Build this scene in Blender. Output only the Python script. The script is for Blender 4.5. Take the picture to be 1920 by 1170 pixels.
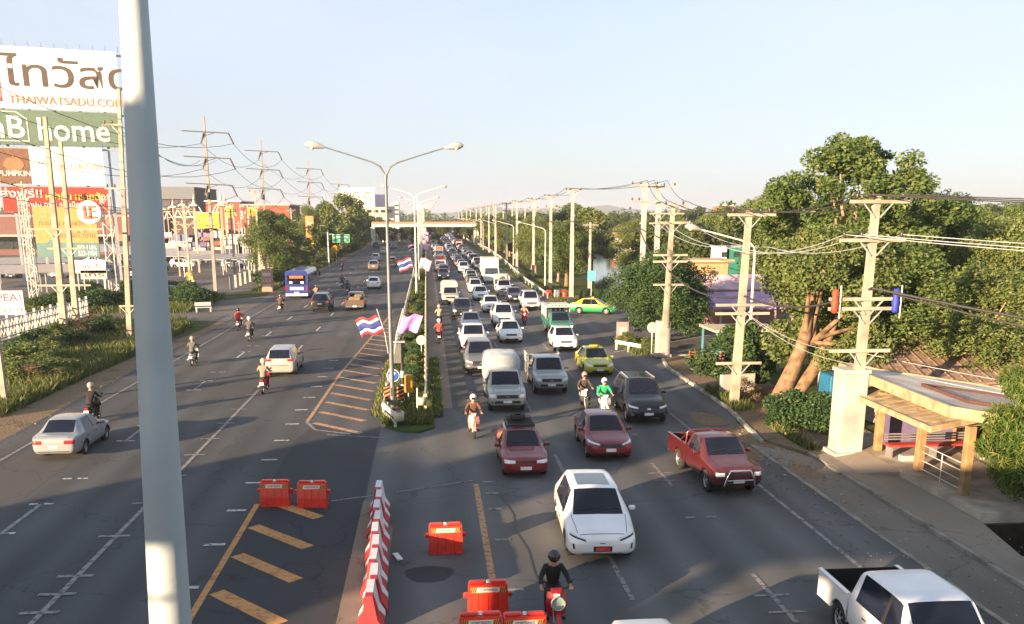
import bpy, bmesh, math, random
from mathutils import Vector, Matrix
from mathutils.bvhtree import BVHTree
R = math.radians
PI = math.pi
scene = bpy.context.scene
for o in list(bpy.data.objects): bpy.data.objects.remove(o)
COL = scene.collection

# ------------------------------------------------------------------ camera
FX, CXP, CYP, HC, HOR = 1750.0, 960.0, 839.0, 9.0, 405.0
TH = math.atan((CYP-HOR)/FX); CT, ST = math.cos(TH), math.sin(TH)
YAW = math.atan((960.0-800.0)/FX*CT)
cd = bpy.data.cameras.new('camera'); cam = bpy.data.objects.new('camera', cd); COL.objects.link(cam)
cam.location = (0, 0, HC); cam.rotation_euler = (PI/2-TH, 0, -YAW)
cd.sensor_width = 36; cd.lens = 36*FX/1920.0
cd.shift_y = (CYP-585.0)/1920.0
cd.clip_start = .1; cd.clip_end = 20000
scene.camera = cam

# ------------------------------------------------------------------ light
SUN_EL = R(10.1)
SH = R(47.4)                       # shadows fall 47.4 deg to the right of the road direction
w = bpy.data.worlds.new('World'); scene.world = w; w.use_nodes = True
nt = w.node_tree; nt.nodes.clear()
out = nt.nodes.new('ShaderNodeOutputWorld'); bg = nt.nodes.new('ShaderNodeBackground')
sky = nt.nodes.new('ShaderNodeTexSky'); sky.sky_type = 'NISHITA'; sky.sun_disc = False
sky.sun_elevation = SUN_EL; sky.sun_rotation = PI+SH
sky.air_density = 1.0; sky.dust_density = 1.0; sky.ozone_density = 1.5; sky.altitude = 50
# thin bright cloud veil over the sky
tc = nt.nodes.new('ShaderNodeTexCoord'); mp = nt.nodes.new('ShaderNodeMapping'); mp.inputs['Scale'].default_value = (1.0, 1.0, 3.4)
nz = nt.nodes.new('ShaderNodeTexNoise'); nz.inputs['Scale'].default_value = 1.7; nz.inputs['Detail'].default_value = 6; nz.inputs['Roughness'].default_value = .52
rp = nt.nodes.new('ShaderNodeValToRGB'); rp.color_ramp.elements[0].position = .42; rp.color_ramp.elements[1].position = .78
rp.color_ramp.elements[0].color = (.58,.58,.58,1); rp.color_ramp.elements[1].color = (.95,.95,.95,1)
mx = nt.nodes.new('ShaderNodeMix'); mx.data_type = 'RGBA'; mx.inputs[7].default_value = (4.25, 4.75, 5.65, 1)
L = nt.links.new
L(tc.outputs['Generated'], mp.inputs['Vector']); L(mp.outputs[0], nz.inputs['Vector']); L(nz.outputs['Fac'], rp.inputs['Fac'])
sz = nt.nodes.new('ShaderNodeSeparateXYZ'); L(tc.outputs['Generated'], sz.inputs[0]); mz = nt.nodes.new('ShaderNodeMapRange'); mz.inputs[1].default_value = .18; mz.inputs[2].default_value = .62; mz.inputs[3].default_value = 1.0; mz.inputs[4].default_value = .75; L(sz.outputs['Z'], mz.inputs[0])
mm_ = nt.nodes.new('ShaderNodeMath'); mm_.operation = 'MULTIPLY'; L(rp.outputs['Color'], mm_.inputs[0]); L(mz.outputs[0], mm_.inputs[1]); mr_ = nt.nodes.new('ShaderNodeMapRange'); mr_.inputs[1].default_value = -.3; mr_.inputs[2].default_value = .8; mr_.inputs[3].default_value = 1.0; mr_.inputs[4].default_value = 1.12; L(sz.outputs['X'], mr_.inputs[0])
L(mm_.outputs[0], mx.inputs[0]); L(sky.outputs['Color'], mx.inputs[6]); vv = nt.nodes.new('ShaderNodeVectorMath'); vv.operation = 'SCALE'; L(mx.outputs[2], vv.inputs[0]); L(mr_.outputs[0], vv.inputs['Scale']); L(vv.outputs[0], bg.inputs['Color'])
bg.inputs['Strength'].default_value = .0465
L(bg.outputs[0], out.inputs['Surface'])
sd = bpy.data.lights.new('sun', 'SUN'); sd.energy = 5.0; sd.angle = R(.5); sd.color = (1.0, .69, .42)
so = bpy.data.objects.new('sun', sd); COL.objects.link(so)
sdir = Vector((math.sin(SH)*math.cos(SUN_EL), math.cos(SH)*math.cos(SUN_EL), -math.sin(SUN_EL)))   # direction light travels
so.rotation_euler = sdir.to_track_quat('-Z', 'Y').to_euler(); so.location = (-60, -60, 40)
scene.view_settings.view_transform = 'Standard'; scene.view_settings.look = 'None'
scene.view_settings.exposure = 2.0; scene.view_settings.gamma = 1.0
scene.render.engine = 'CYCLES'; scene.cycles.use_denoising = True
scene.cycles.max_bounces = 6; scene.cycles.transparent_max_bounces = 8
scene.cycles.volume_bounces = 0

# ------------------------------------------------------------------ pixel helpers (photo pixels -> metres, road along +Y)
def ray(px, py):
    x = (px-CXP)/FX; y = -(py-CYP)/FX
    X, Y, Z = x, CT+y*ST, -ST+y*CT
    return (X*math.cos(YAW)+Y*math.sin(YAW), -X*math.sin(YAW)+Y*math.cos(YAW), Z)
def G(px, py, z=0.0):
    r = ray(px, py); t = (z-HC)/r[2]; return (r[0]*t, r[1]*t)
def AT(px, py, Y):
    r = ray(px, py); t = Y/r[1]; return (r[0]*t, HC+r[2]*t)
def CAM2R(x, y):
    return (x*math.cos(YAW)+y*math.sin(YAW), -x*math.sin(YAW)+y*math.cos(YAW))

# ------------------------------------------------------------------ materials
MATS = {}
def newmat(name):
    m = bpy.data.materials.new(name); m.use_nodes = True
    return m, m.node_tree, m.node_tree.nodes['Principled BSDF']
def mat(name, col, rough=.6, metal=0.0, var=.12, scale=3.0, coat=0.0, bump=0.0, spec=.5, emit=0.0, trans=0.0, dirt=None):
    """plain procedural material: base colour broken up by two noises"""
    if name in MATS: return MATS[name]
    m, t, b = newmat(name)
    tcn = t.nodes.new('ShaderNodeTexCoord'); n1 = t.nodes.new('ShaderNodeTexNoise'); n1.inputs['Scale'].default_value = scale; n1.inputs['Detail'].default_value = 6
    mxn = t.nodes.new('ShaderNodeMix'); mxn.data_type = 'RGBA'
    d = dirt if dirt else tuple(c*(1-var*1.6) for c in col)
    u = tuple(min(1, c*(1+var)) for c in col)
    mxn.inputs[6].default_value = (*d, 1); mxn.inputs[7].default_value = (*u, 1)
    r = t.nodes.new('ShaderNodeMapRange'); r.inputs[1].default_value = .3; r.inputs[2].default_value = .65
    t.links.new(tcn.outputs['Object'], n1.inputs['Vector']); t.links.new(n1.outputs['Fac'], r.inputs[0]); t.links.new(r.outputs[0], mxn.inputs[0])
    t.links.new(mxn.outputs[2], b.inputs['Base Color'])
    b.inputs['Roughness'].default_value = rough; b.inputs['Metallic'].default_value = metal
    b.inputs['Coat Weight'].default_value = coat; b.inputs['Specular IOR Level'].default_value = spec
    if bump:
        bp = t.nodes.new('ShaderNodeBump'); bp.inputs['Strength'].default_value = bump; bp.inputs['Distance'].default_value = .02
        n2 = t.nodes.new('ShaderNodeTexNoise'); n2.inputs['Scale'].default_value = scale*9; n2.inputs['Detail'].default_value = 4
        t.links.new(tcn.outputs['Object'], n2.inputs['Vector']); t.links.new(n2.outputs['Fac'], bp.inputs['Height']); t.links.new(bp.outputs[0], b.inputs['Normal'])
    MATS[name] = m; return m
def objcol_mat(name, rough, coat, metal=0.0, var=.1, spec=.5):
    m, t, b = newmat(name)
    oi = t.nodes.new('ShaderNodeObjectInfo'); tcn = t.nodes.new('ShaderNodeTexCoord')
    n1 = t.nodes.new('ShaderNodeTexNoise'); n1.inputs['Scale'].default_value = 1.3; n1.inputs['Detail'].default_value = 8
    r = t.nodes.new('ShaderNodeMapRange'); r.inputs[1].default_value = .35; r.inputs[2].default_value = .6; r.inputs[3].default_value = 1-var; r.inputs[4].default_value = 1
    mu = t.nodes.new('ShaderNodeVectorMath'); mu.operation = 'SCALE'
    t.links.new(tcn.outputs['Object'], n1.inputs['Vector']); t.links.new(n1.outputs['Fac'], r.inputs[0])
    t.links.new(oi.outputs['Color'], mu.inputs[0]); t.links.new(r.outputs[0], mu.inputs['Scale']); t.links.new(mu.outputs[0], b.inputs['Base Color'])
    b.inputs['Roughness'].default_value = rough; b.inputs['Coat Weight'].default_value = coat; b.inputs['Coat Roughness'].default_value = .08; b.inputs['Metallic'].default_value = metal
    b.inputs['Specular IOR Level'].default_value = spec
    MATS[name] = m; return m
PAINT = objcol_mat('car_paint', .38, .7, .15)
CLOTH = objcol_mat('cloth', .85, 0, 0, .25)
PLAST = objcol_mat('moulded_plastic', .35, .3, 0, .12)
GLASS = mat('tinted_glass', (.006,.009,.020), .07, var=.3, scale=1.0, coat=.0, spec=.42)
GLASSG = mat('greenish_glass', (.03,.04,.045), .08, var=.4, scale=2.0, coat=.5)
TRIM = mat('black_trim', (.018,.018,.02), .5)
TYRE = mat('tyre_rubber', (.02,.02,.021), .85)
RIM = mat('alloy', (.42,.43,.45), .35, .7)
CHROME = mat('chrome', (.6,.6,.62), .2, .9)
LENS = mat('headlamp_lens', (.72,.74,.76), .12, coat=1)
TAIL = mat('tail_lens', (.42,.012,.015), .2, coat=.8)
PLATE = mat('white_plate', (.72,.72,.7), .5)
REDPL = mat('red_plate', (.6,.03,.03), .5)
GRILLE = mat('grille_black', (.02,.021,.023), .35)
WELL = mat('wheel_well', (.008,.008,.009), .9)
CONC = mat('concrete', (.36,.32,.26), .9, var=.25, scale=1.2, bump=.35)
CONCW = mat('painted_concrete', (.37,.36,.34), .85, var=.18, scale=.9, bump=.2)
POLEC = mat('pole_concrete', (.33,.29,.235), .88, var=.2, scale=1.4, bump=.25)
STEELG = mat('galvanised', (.40,.44,.47), .5, .35, var=.15, scale=4)
WHITEM = mat('white_metal', (.52,.52,.51), .5, var=.12)
CREAMM = mat('cream_metal', (.50,.47,.36), .55, var=.16)
DARKM = mat('dark_metal', (.05,.05,.052), .6)
PORC = mat('dark_porcelain', (.05,.035,.03), .3)
WIRE = mat('wire_black', (.03,.03,.032), .7)
SKIN = mat('skin', (.36,.21,.14), .6)
HELM = objcol_mat('helmet_shell', .25, .8)

# ------------------------------------------------------------------ mesh collecting
class MB:
    def __init__(s): s.v = []; s.f = []; s.m = []; s.sm = []; s.mats = []; s.ids = {}
    def mi(s, m):
        if m.name not in s.ids: s.ids[m.name] = len(s.mats); s.mats.append(m)
        return s.ids[m.name]
    def add(s, vs, fs, m, smooth=False, M=None):
        n = len(s.v); k = s.mi(m)
        if M is not None: vs = [M @ Vector(p) for p in vs]
        s.v.extend([tuple(p) for p in vs])
        for f in fs: s.f.append(tuple(i+n for i in f)); s.m.append(k); s.sm.append(smooth)
        return s
    def box(s, c, d, m, rz=0, M=None, bev=0.0):
        x, y, z = d[0]/2, d[1]/2, d[2]/2
        b = bev
        if b:
            vs = []
            for sz in (-1, 1):
                for (px, py) in ((-x+b,-y),(x-b,-y),(x,-y+b),(x,y-b),(x-b,y),(-x+b,y),(-x,y-b),(-x,-y+b)):
                    vs.append((px, py, sz*(z-b)))
            for (sz) in (-1, 1):
                for (px, py) in ((-x+b,-y+b),(x-b,-y+b),(x-b,y-b),(-x+b,y-b)): vs.append((px,py,sz*z))
            fs = [(i,(i+1)%8,8+(i+1)%8,8+i) for i in range(8)]
            fs += [(19,18,17,16),(20,21,22,23)]
            for k,(a,c2) in enumerate(((0,1),(2,3),(4,5),(6,7))):
                fs.append((a,16+k,16+(k+1)%4,c2)); fs.append((c2+8,20+(k+1)%4,20+k,a+8))
            for k,(a,c2) in enumerate(((7,0),(1,2),(3,4),(5,6))):
                fs.append((a,16+k,c2)); fs.append((c2+8,20+k,a+8))
        else:
            vs = [(-x,-y,-z),(x,-y,-z),(x,y,-z),(-x,y,-z),(-x,-y,z),(x,-y,z),(x,y,z),(-x,y,z)]
            fs = [(3,2,1,0),(4,5,6,7),(0,1,5,4),(1,2,6,5),(2,3,7,6),(3,0,4,7)]
        T = Matrix.Translation(Vector(c)) @ Matrix.Rotation(rz, 4, 'Z')
        return s.add(vs, fs, m, False, (M @ T) if M is not None else T)
    def bar(s, a, b, w, h, m, M=None):
        """rectangular bar from a to b, w wide across, h high"""
        a = Vector(a); b = Vector(b); d = b-a; l = d.length
        q = d.to_track_quat('Y', 'Z').to_matrix().to_4x4()
        T = Matrix.Translation((a+b)/2) @ q
        return s.box((0,0,0), (w, l, h), m, 0, (M @ T) if M is not None else T)
    def tube(s, pts, r, m, n=8, M=None, smooth=True, cap=True):
        pts = [Vector(p) for p in pts]; k = len(pts)
        rs = r if isinstance(r, (list, tuple)) else [r]*k
        vs = []; up = Vector((0,0,1))
        prev = None
        for i, p in enumerate(pts):
            d = (pts[min(i+1,k-1)]-pts[max(i-1,0)]).normalized()
            if prev is None:
                ref = up if abs(d.z) < .95 else Vector((0,1,0))
                x = d.cross(ref).normalized()
            else:
                x = (prev - d*prev.dot(d)).normalized()
            prev = x; y = d.cross(x)
            for j in range(n):
                a = 2*PI*j/n; vs.append(p+(x*math.cos(a)+y*math.sin(a))*rs[i])
        fs = [(i*n+j, i*n+(j+1)%n, (i+1)*n+(j+1)%n, (i+1)*n+j) for i in range(k-1) for j in range(n)]
        s.add(vs, fs, m, smooth, M)
        if cap:
            s.add(vs[:n], [tuple(range(n))[::-1]], m, False, M); s.add(vs[-n:], [tuple(range(n))], m, False, M)
        return s
    def lathe(s, prof, m, n=16, M=None, smooth=True):
        vs = [(r*math.cos(2*PI*j/n), r*math.sin(2*PI*j/n), z) for r, z in prof for j in range(n)]
        fs = [(i*n+j, i*n+(j+1)%n, (i+1)*n+(j+1)%n, (i+1)*n+j) for i in range(len(prof)-1) for j in range(n)]
        return s.add(vs, fs, m, smooth, M)
    def poly(s, pts, m, M=None): return s.add(pts, [tuple(range(len(pts)))], m, False, M)
    def prism(s, pts, z0, z1, m, M=None):
        n = len(pts)
        vs = [(x,y,z0) for x,y in pts]+[(x,y,z1) for x,y in pts]
        fs = [tuple(range(n))[::-1], tuple(range(n,2*n))]+[(i,(i+1)%n,n+(i+1)%n,n+i) for i in range(n)]
        return s.add(vs, fs, m, False, M)
    def text(s, body, size, m, M, ext=.02, align='LEFT', fit=None, bold=.012):
        c = bpy.data.curves.new('t', 'FONT'); c.body = body; c.size = size; c.extrude = ext; c.offset = bold*size; c.align_x = align; c.resolution_u = 3
        o = bpy.data.objects.new('t', c); COL.objects.link(o); bpy.context.view_layer.update()
        me = bpy.data.meshes.new_from_object(o.evaluated_get(bpy.context.evaluated_depsgraph_get()))
        if fit and len(me.vertices):
            xs = [v.co.x for v in me.vertices]; ys = [v.co.y for v in me.vertices]
            sx = fit[0]/(max(xs)-min(xs)); sy = fit[1]/(max(ys)-min(ys)); x0, y0 = min(xs), min(ys)
            vs = [((v.co.x-x0)*sx, (v.co.y-y0)*sy, v.co.z) for v in me.vertices]
        else: vs = [tuple(v.co) for v in me.vertices]
        s.add(vs, [tuple(p.vertices) for p in me.polygons], m, False, M)
        bpy.data.objects.remove(o); bpy.data.curves.remove(c); bpy.data.meshes.remove(me)
        return s
    def mesh(s, name):
        me = bpy.data.meshes.new(name); me.from_pydata(s.v, [], s.f)
        for m in s.mats: me.materials.append(m)
        me.polygons.foreach_set('material_index', s.m); me.polygons.foreach_set('use_smooth', s.sm)
        me.update(); return me
    def build(s, name, parent=None, loc=(0,0,0), rz=0, color=None):
        return link(name, s.mesh(name), parent, loc, rz, color)
def link(name, me, parent=None, loc=(0,0,0), rz=0, color=None):
    o = bpy.data.objects.new(name, me); COL.objects.link(o); o.location = loc; o.rotation_euler = (0,0,rz)
    if parent is not None: o.parent = parent
    if color is not None: o.color = (*color[:3], 1)
    return o
def tag(o, label, cat, group=None):
    o['label'] = label; o['category'] = cat
    if group: o['group'] = group
    return o
def kind(o, k): o['kind'] = k; return o
def thing(name, label, cat, loc=(0,0,0), rz=0, group=None):
    o = bpy.data.objects.new(name, None); COL.objects.link(o); o.location = loc; o.rotation_euler = (0,0,rz); o.empty_display_size = .3
    return tag(o, label, cat, group)
FRONT = Matrix(((1,0,0,0),(0,0,-1,0),(0,1,0,0),(0,0,0,1)))      # text lying in XY stands up facing -Y
def wall_m(x, y, z, rz=0): return Matrix.Translation((x,y,z)) @ Matrix.Rotation(rz,4,'Z') @ FRONT
rnd = random.Random(7)
# ================================================================== VEHICLES
# local frame: front faces -Y, centre of the wheelbase box at the origin, z = 0 on the road
def eval_mesh(o):
    bpy.context.view_layer.update()
    dg = bpy.context.evaluated_depsgraph_get()
    return bpy.data.meshes.new_from_object(o.evaluated_get(dg))
def loft(st, L_):
    """st: list of stations (tb, tt, w, zb, zt, wr, zr, crown)"""
    vs = []; fs = []; fm = []
    n = len(st)
    for (tb, tt, w_, zb, zt, wr, zr, cr) in st:
        yb, yt = tb-L_/2, tt-L_/2
        half = [(w_*.80, yb, zb), (w_*.985, yb, zb+.07), (w_*1.02, yb, zb+(zt-zb)*.55), (w_*.98, yb, zt), (wr+.012, yt, zr-.015), (wr-.04, yt, zr+cr*.6)]
        ring = [(0, yb, zb)]+half+[(0, yt, zr+cr)]+[(-x, y, z) for x, y, z in half[::-1]]
        vs += ring
    m = 14
    return vs, m, n
def car_body(S):
    """returns dict part->mesh (body, windshield, rear_window, side_window) and the BVH used to lay trims on it"""
    st = S['st']; L_ = S['L']
    vs, m, n = loft(st, L_)
    bm = bmesh.new(); cv = bm.verts.layers.float.new('crease_vert'); cr = bm.edges.layers.float.new('crease_edge'); V = [bm.verts.new(v) for v in vs]
    for i in range(n-1):
        for j in range(m):
            a, b, c_, d = V[i*m+j], V[i*m+(j+1)%m], V[(i+1)*m+(j+1)%m], V[(i+1)*m+j]
            f = bm.faces.new((a, b, c_, d)); f.smooth = True
            k = j if j < 7 else 13-j          # strip number, mirrored
            mi = 0
            if k == 6 and i in S['ws']: mi = 1
            if k == 6 and i in S['rw']: mi = 2
            if k == 4 and i in S['sw']: mi = 3
            if k == 4 and i in S.get('pil', ()): mi = 4
            f.material_index = mi
    for i in (0, n-1):
        f = bm.faces.new([V[i*m+j] for j in range(m)]); f.smooth = True
    bm.normal_update(); bmesh.ops.recalc_face_normals(bm, faces=bm.faces)
    for e in bm.edges:
        mis = {f.material_index for f in e.link_faces}
        if len(mis) > 1: e[cr] = .85
    for v in bm.verts:
        mis = [f.material_index for f in v.link_faces]
        if any(k in mis for k in (1,2,3)) and len(set(mis)) > 1: v[cv] = .62
    for i in range(n-1):
        for j in (4, 10):
            e = bm.edges.get((V[i*m+j], V[(i+1)*m+j]))
            if e and e[cr] < .5: e[cr] = S.get('shoulder', .35)
        for j in (1, 13):
            e = bm.edges.get((V[i*m+j], V[(i+1)*m+j]));  e[cr] = .5
    for i in S.get('crs', ()):
        for j in range(m):
            e = bm.edges.get((V[i*m+j], V[i*m+(j+1)%m])); e[cr] = max(e[cr], .55)
    for i in (0, n-1):
        for j in range(m):
            e = bm.edges.get((V[i*m+j], V[i*m+(j+1)%m])); e[cr] = S.get('endcr', .45)
    me = bpy.data.meshes.new('tmp'); bm.to_mesh(me); bm.free()
    for mm in (PAINT, GLASS, GLASSG, GLASS, TRIM, WELL): me.materials.append(mm)
    o = bpy.data.objects.new('tmp', me); COL.objects.link(o)
    md = o.modifiers.new('s', 'SUBSURF'); md.levels = md.render_levels = 2
    me2 = eval_mesh(o)
    o.modifiers.clear(); o.data = me2
    # wheel wells
    c = MB()
    for t in S['wheels']:
        for sx in (-1, 1):
            rr = S['wr']+.06
            c.tube([(sx*(S['W']/2-.27), t-L_/2, S['wr']*.98), (sx*(S['W']/2+.3), t-L_/2, S['wr']*.98)], rr, WELL, 24, smooth=False)
    co = c.build('cut'); 
    for k in range(5): pass
    co.data.materials.clear(); 
    for mm in (PAINT, GLASS, GLASSG, GLASS, TRIM, WELL): co.data.materials.append(mm)
    for p in co.data.polygons: p.material_index = 5
    bo = o.modifiers.new('b', 'BOOLEAN'); bo.operation = 'DIFFERENCE'; bo.object = co; bo.solver = 'EXACT'
    me3 = eval_mesh(o)
    bpy.data.objects.remove(o); bpy.data.objects.remove(co)
    bm = bmesh.new(); bm.from_mesh(me3)
    bvh = BVHTree.FromBMesh(bm)
    parts = {}
    def grab(sel, name):
        b2 = bmesh.new(); mp_ = {}
        for f in bm.faces:
            if sel(f):
                nv = []
                for v in f.verts:
                    if v not in mp_: mp_[v] = b2.verts.new(v.co)
                    nv.append(mp_[v])
                try: nf = b2.faces.new(nv)
                except ValueError: continue
                nf.material_index = f.material_index; nf.smooth = f.smooth and f.material_index != 5
        me_ = bpy.data.meshes.new(name); b2.to_mesh(me_); b2.free()
        for mm in (PAINT, GLASS, S.get('rglass', GLASS), GLASS, TRIM, WELL): me_.materials.append(mm)
        return me_
    parts['body'] = grab(lambda f: f.material_index in (0, 4, 5), 'body')
    parts['windshield'] = grab(lambda f: f.material_index == 1, 'windshield')
    if S['rw']: parts['rear_window'] = grab(lambda f: f.material_index == 2, 'rear_window')
    parts['side_window_r'] = grab(lambda f: f.material_index == 3 and f.calc_center_median().x > 0, 'side_window')
    parts['side_window_l'] = grab(lambda f: f.material_index == 3 and f.calc_center_median().x < 0, 'side_window')
    bm.free()
    return parts, bvh
def decal(mb, bvh, quad, m, view, nx=6, ny=3, off=.006):
    """lay a patch on the body. quad: four (a, b) corners; view: 'F','B','S+','S-','T'"""
    vs = []
    for j in range(ny+1):
        for i in range(nx+1):
            u, v = i/nx, j/ny
            a = (quad[0][0]*(1-u)+quad[1][0]*u)*(1-v)+(quad[3][0]*(1-u)+quad[2][0]*u)*v
            b = (quad[0][1]*(1-u)+quad[1][1]*u)*(1-v)+(quad[3][1]*(1-u)+quad[2][1]*u)*v
            if view == 'F': o, d = Vector((a, -8, b)), Vector((0,1,0))
            elif view == 'B': o, d = Vector((a, 8, b)), Vector((0,-1,0))
            elif view == 'S+': o, d = Vector((8, a, b)), Vector((-1,0,0))
            elif view == 'S-': o, d = Vector((-8, a, b)), Vector((1,0,0))
            else: o, d = Vector((a, b, 8)), Vector((0,0,-1))
            h = bvh.ray_cast(o, d)
            if h[0] is None: return
            nrm = h[1] if h[1].dot(d) < 0 else -h[1]
            vs.append(h[0]+nrm*off)
    fs = [(j*(nx+1)+i, j*(nx+1)+i+1, (j+1)*(nx+1)+i+1, (j+1)*(nx+1)+i) for j in range(ny) for i in range(nx)]
    mb.add(vs, fs, m, True)
def wheel_mb(r, w_, rim=RIM, spokes=5):
    t = MB(); a = MB()
    t.lathe([(r*.62,-w_/2),(r*.9,-w_/2),(r,-w_*.33),(r,w_*.33),(r*.9,w_/2),(r*.62,w_/2)], TYRE, 20)
    a.lathe([(r*.62,w_*.36),(r*.60,w_*.42),(r*.55,w_*.22)], rim, 20)
    a.lathe([(0.001,w_*.18),(r*.56,w_*.18)], WELL, 20)
    for k in range(spokes):
        an = 2*PI*k/spokes
        M_ = Matrix.Rotation(an, 4, 'Z')
        a.add([(r*.06,-r*.07,w_*.36),(r*.6,-r*.05,w_*.3),(r*.6,r*.05,w_*.3),(r*.06,r*.07,w_*.36)], [(0,1,2,3)], rim, False, M_)
    a.lathe([(0.001,w_*.40),(r*.13,w_*.38),(r*.14,w_*.3)], rim, 12)
    for k in range(5):
        pass
    return t, a
WH = {}
def wheel_meshes(r, w_, rim, sp):
    k = (round(r,3), w_, rim.name, sp)
    if k not in WH:
        t, a = wheel_mb(r, w_, rim, sp)
        WH[k] = (t.mesh('tyre'), a.mesh('rim'))
    return WH[k]

def st_sedan(L=4.5, W=1.74, H=1.46, sharp=0, deck=.99, hood=.93, cowl=1.22, ws=1.98, rr=3.28, rb=3.95):
    h = W/2
    return [(0.0,0.02,h*.72,.34,.58,h*.52,.66,.01),(.10,.12,h*.90,.24,.66,h*.66,.72,.02),(.35,.4,h*.975,.19,.72,h*.74,.79,.03),
            (.85,.85,h,.19,.80,h*.76,hood-.08,.035),(cowl,cowl-.05,h,.19,.87,h*.80,hood,.03),
            (cowl+.28,ws,h,.19,.89,h*.66,H-.06,.03),(cowl+1.02,cowl+1.05,h,.19,.90,h*.68,H-.035,.035),(cowl+1.1,cowl+1.13,h,.19,.90,h*.68,H-.035,.035),
            (cowl+2.05,rr-.18,h,.19,.91,h*.665,H-.05,.03),(rb-.35,rr,h*.995,.2,.93,h*.65,H-.08,.03),(rb-.05,rb,h*.985,.22,.95,h*.74,deck,.025),
            (L-.22,L-.22,h*.96,.24,.92,h*.74,deck-.02,.03),(L-.05,L-.04,h*.90,.28,.84,h*.68,deck-.06,.02),(L,L,h*.78,.36,.74,h*.6,deck-.2,.01)]
def st_hatch(L=3.9, W=1.72, H=1.52, hood=.98, cowl=1.0, ws=1.7, rr=3.45, rb=3.74, zb=.19, belt=.92, tail=None):
    h = W/2; tail = tail or belt+.02
    return [(0.0,0.02,h*.72,zb+.15,.60,h*.52,.70,.01),(.09,.11,h*.92,zb+.05,.68,h*.68,.77,.02),(.3,.35,h*.98,zb,.76,h*.74,hood-.13,.03),
            (.7,.7,h,zb,.84,h*.77,hood-.06,.035),(cowl,cowl-.05,h,zb,belt-.02,h*.80,hood,.03),
            (cowl+.28,ws,h,zb,belt,h*.68,H-.06,.03),(cowl+.98,cowl+1.0,h,zb,belt+.01,h*.70,H-.03,.035),(cowl+1.06,cowl+1.08,h,zb,belt+.01,h*.70,H-.03,.035),
            (L-.95,L-.9,h,zb,belt+.02,h*.69,H-.05,.03),(L-.42,rr,h*.99,zb+.02,belt+.03,h*.67,H-.08,.025),(L-.2,rb,h*.97,zb+.04,belt+.03,h*.76,tail+.05,.01),
            (L-.07,L-.05,h*.93,zb+.06,tail-.12,h*.74,tail-.03,.0),(L,L,h*.86,zb+.14,tail-.3,h*.66,tail-.2,.0)]
def st_pickup(L=3.55, W=1.80, H=1.76, hood=1.10, cowl=1.25, ws=1.85, zb=.34, belt=1.12, double=True):
    h = W/2; e = L
    return [(0.0,0.02,h*.80,zb+.12,.82,h*.6,.90,.01),(.08,.10,h*.94,zb+.02,.90,h*.72,.97,.02),(.28,.3,h*.99,zb,.98,h*.78,hood-.08,.03),
            (.75,.75,h,zb,1.02,h*.80,hood-.03,.035),(cowl,cowl-.05,h,zb,belt-.03,h*.82,hood+.03,.03),
            (cowl+.25,ws,h,zb,belt,h*.74,H-.05,.03),(cowl+.92,cowl+.95,h,zb,belt,h*.755,H-.02,.035),(cowl+.99,cowl+1.02,h,zb,belt,h*.755,H-.02,.035),
            (e-.3,e-.28,h*.995,zb,belt,h*.75,H-.04,.03),(e-.10,e-.16,h*.99,zb,belt,h*.74,H-.06,.02),(e,e-.04,h*.975,zb+.02,belt-.02,h*.73,H-.12,.0)]
COMP = {}
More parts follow.
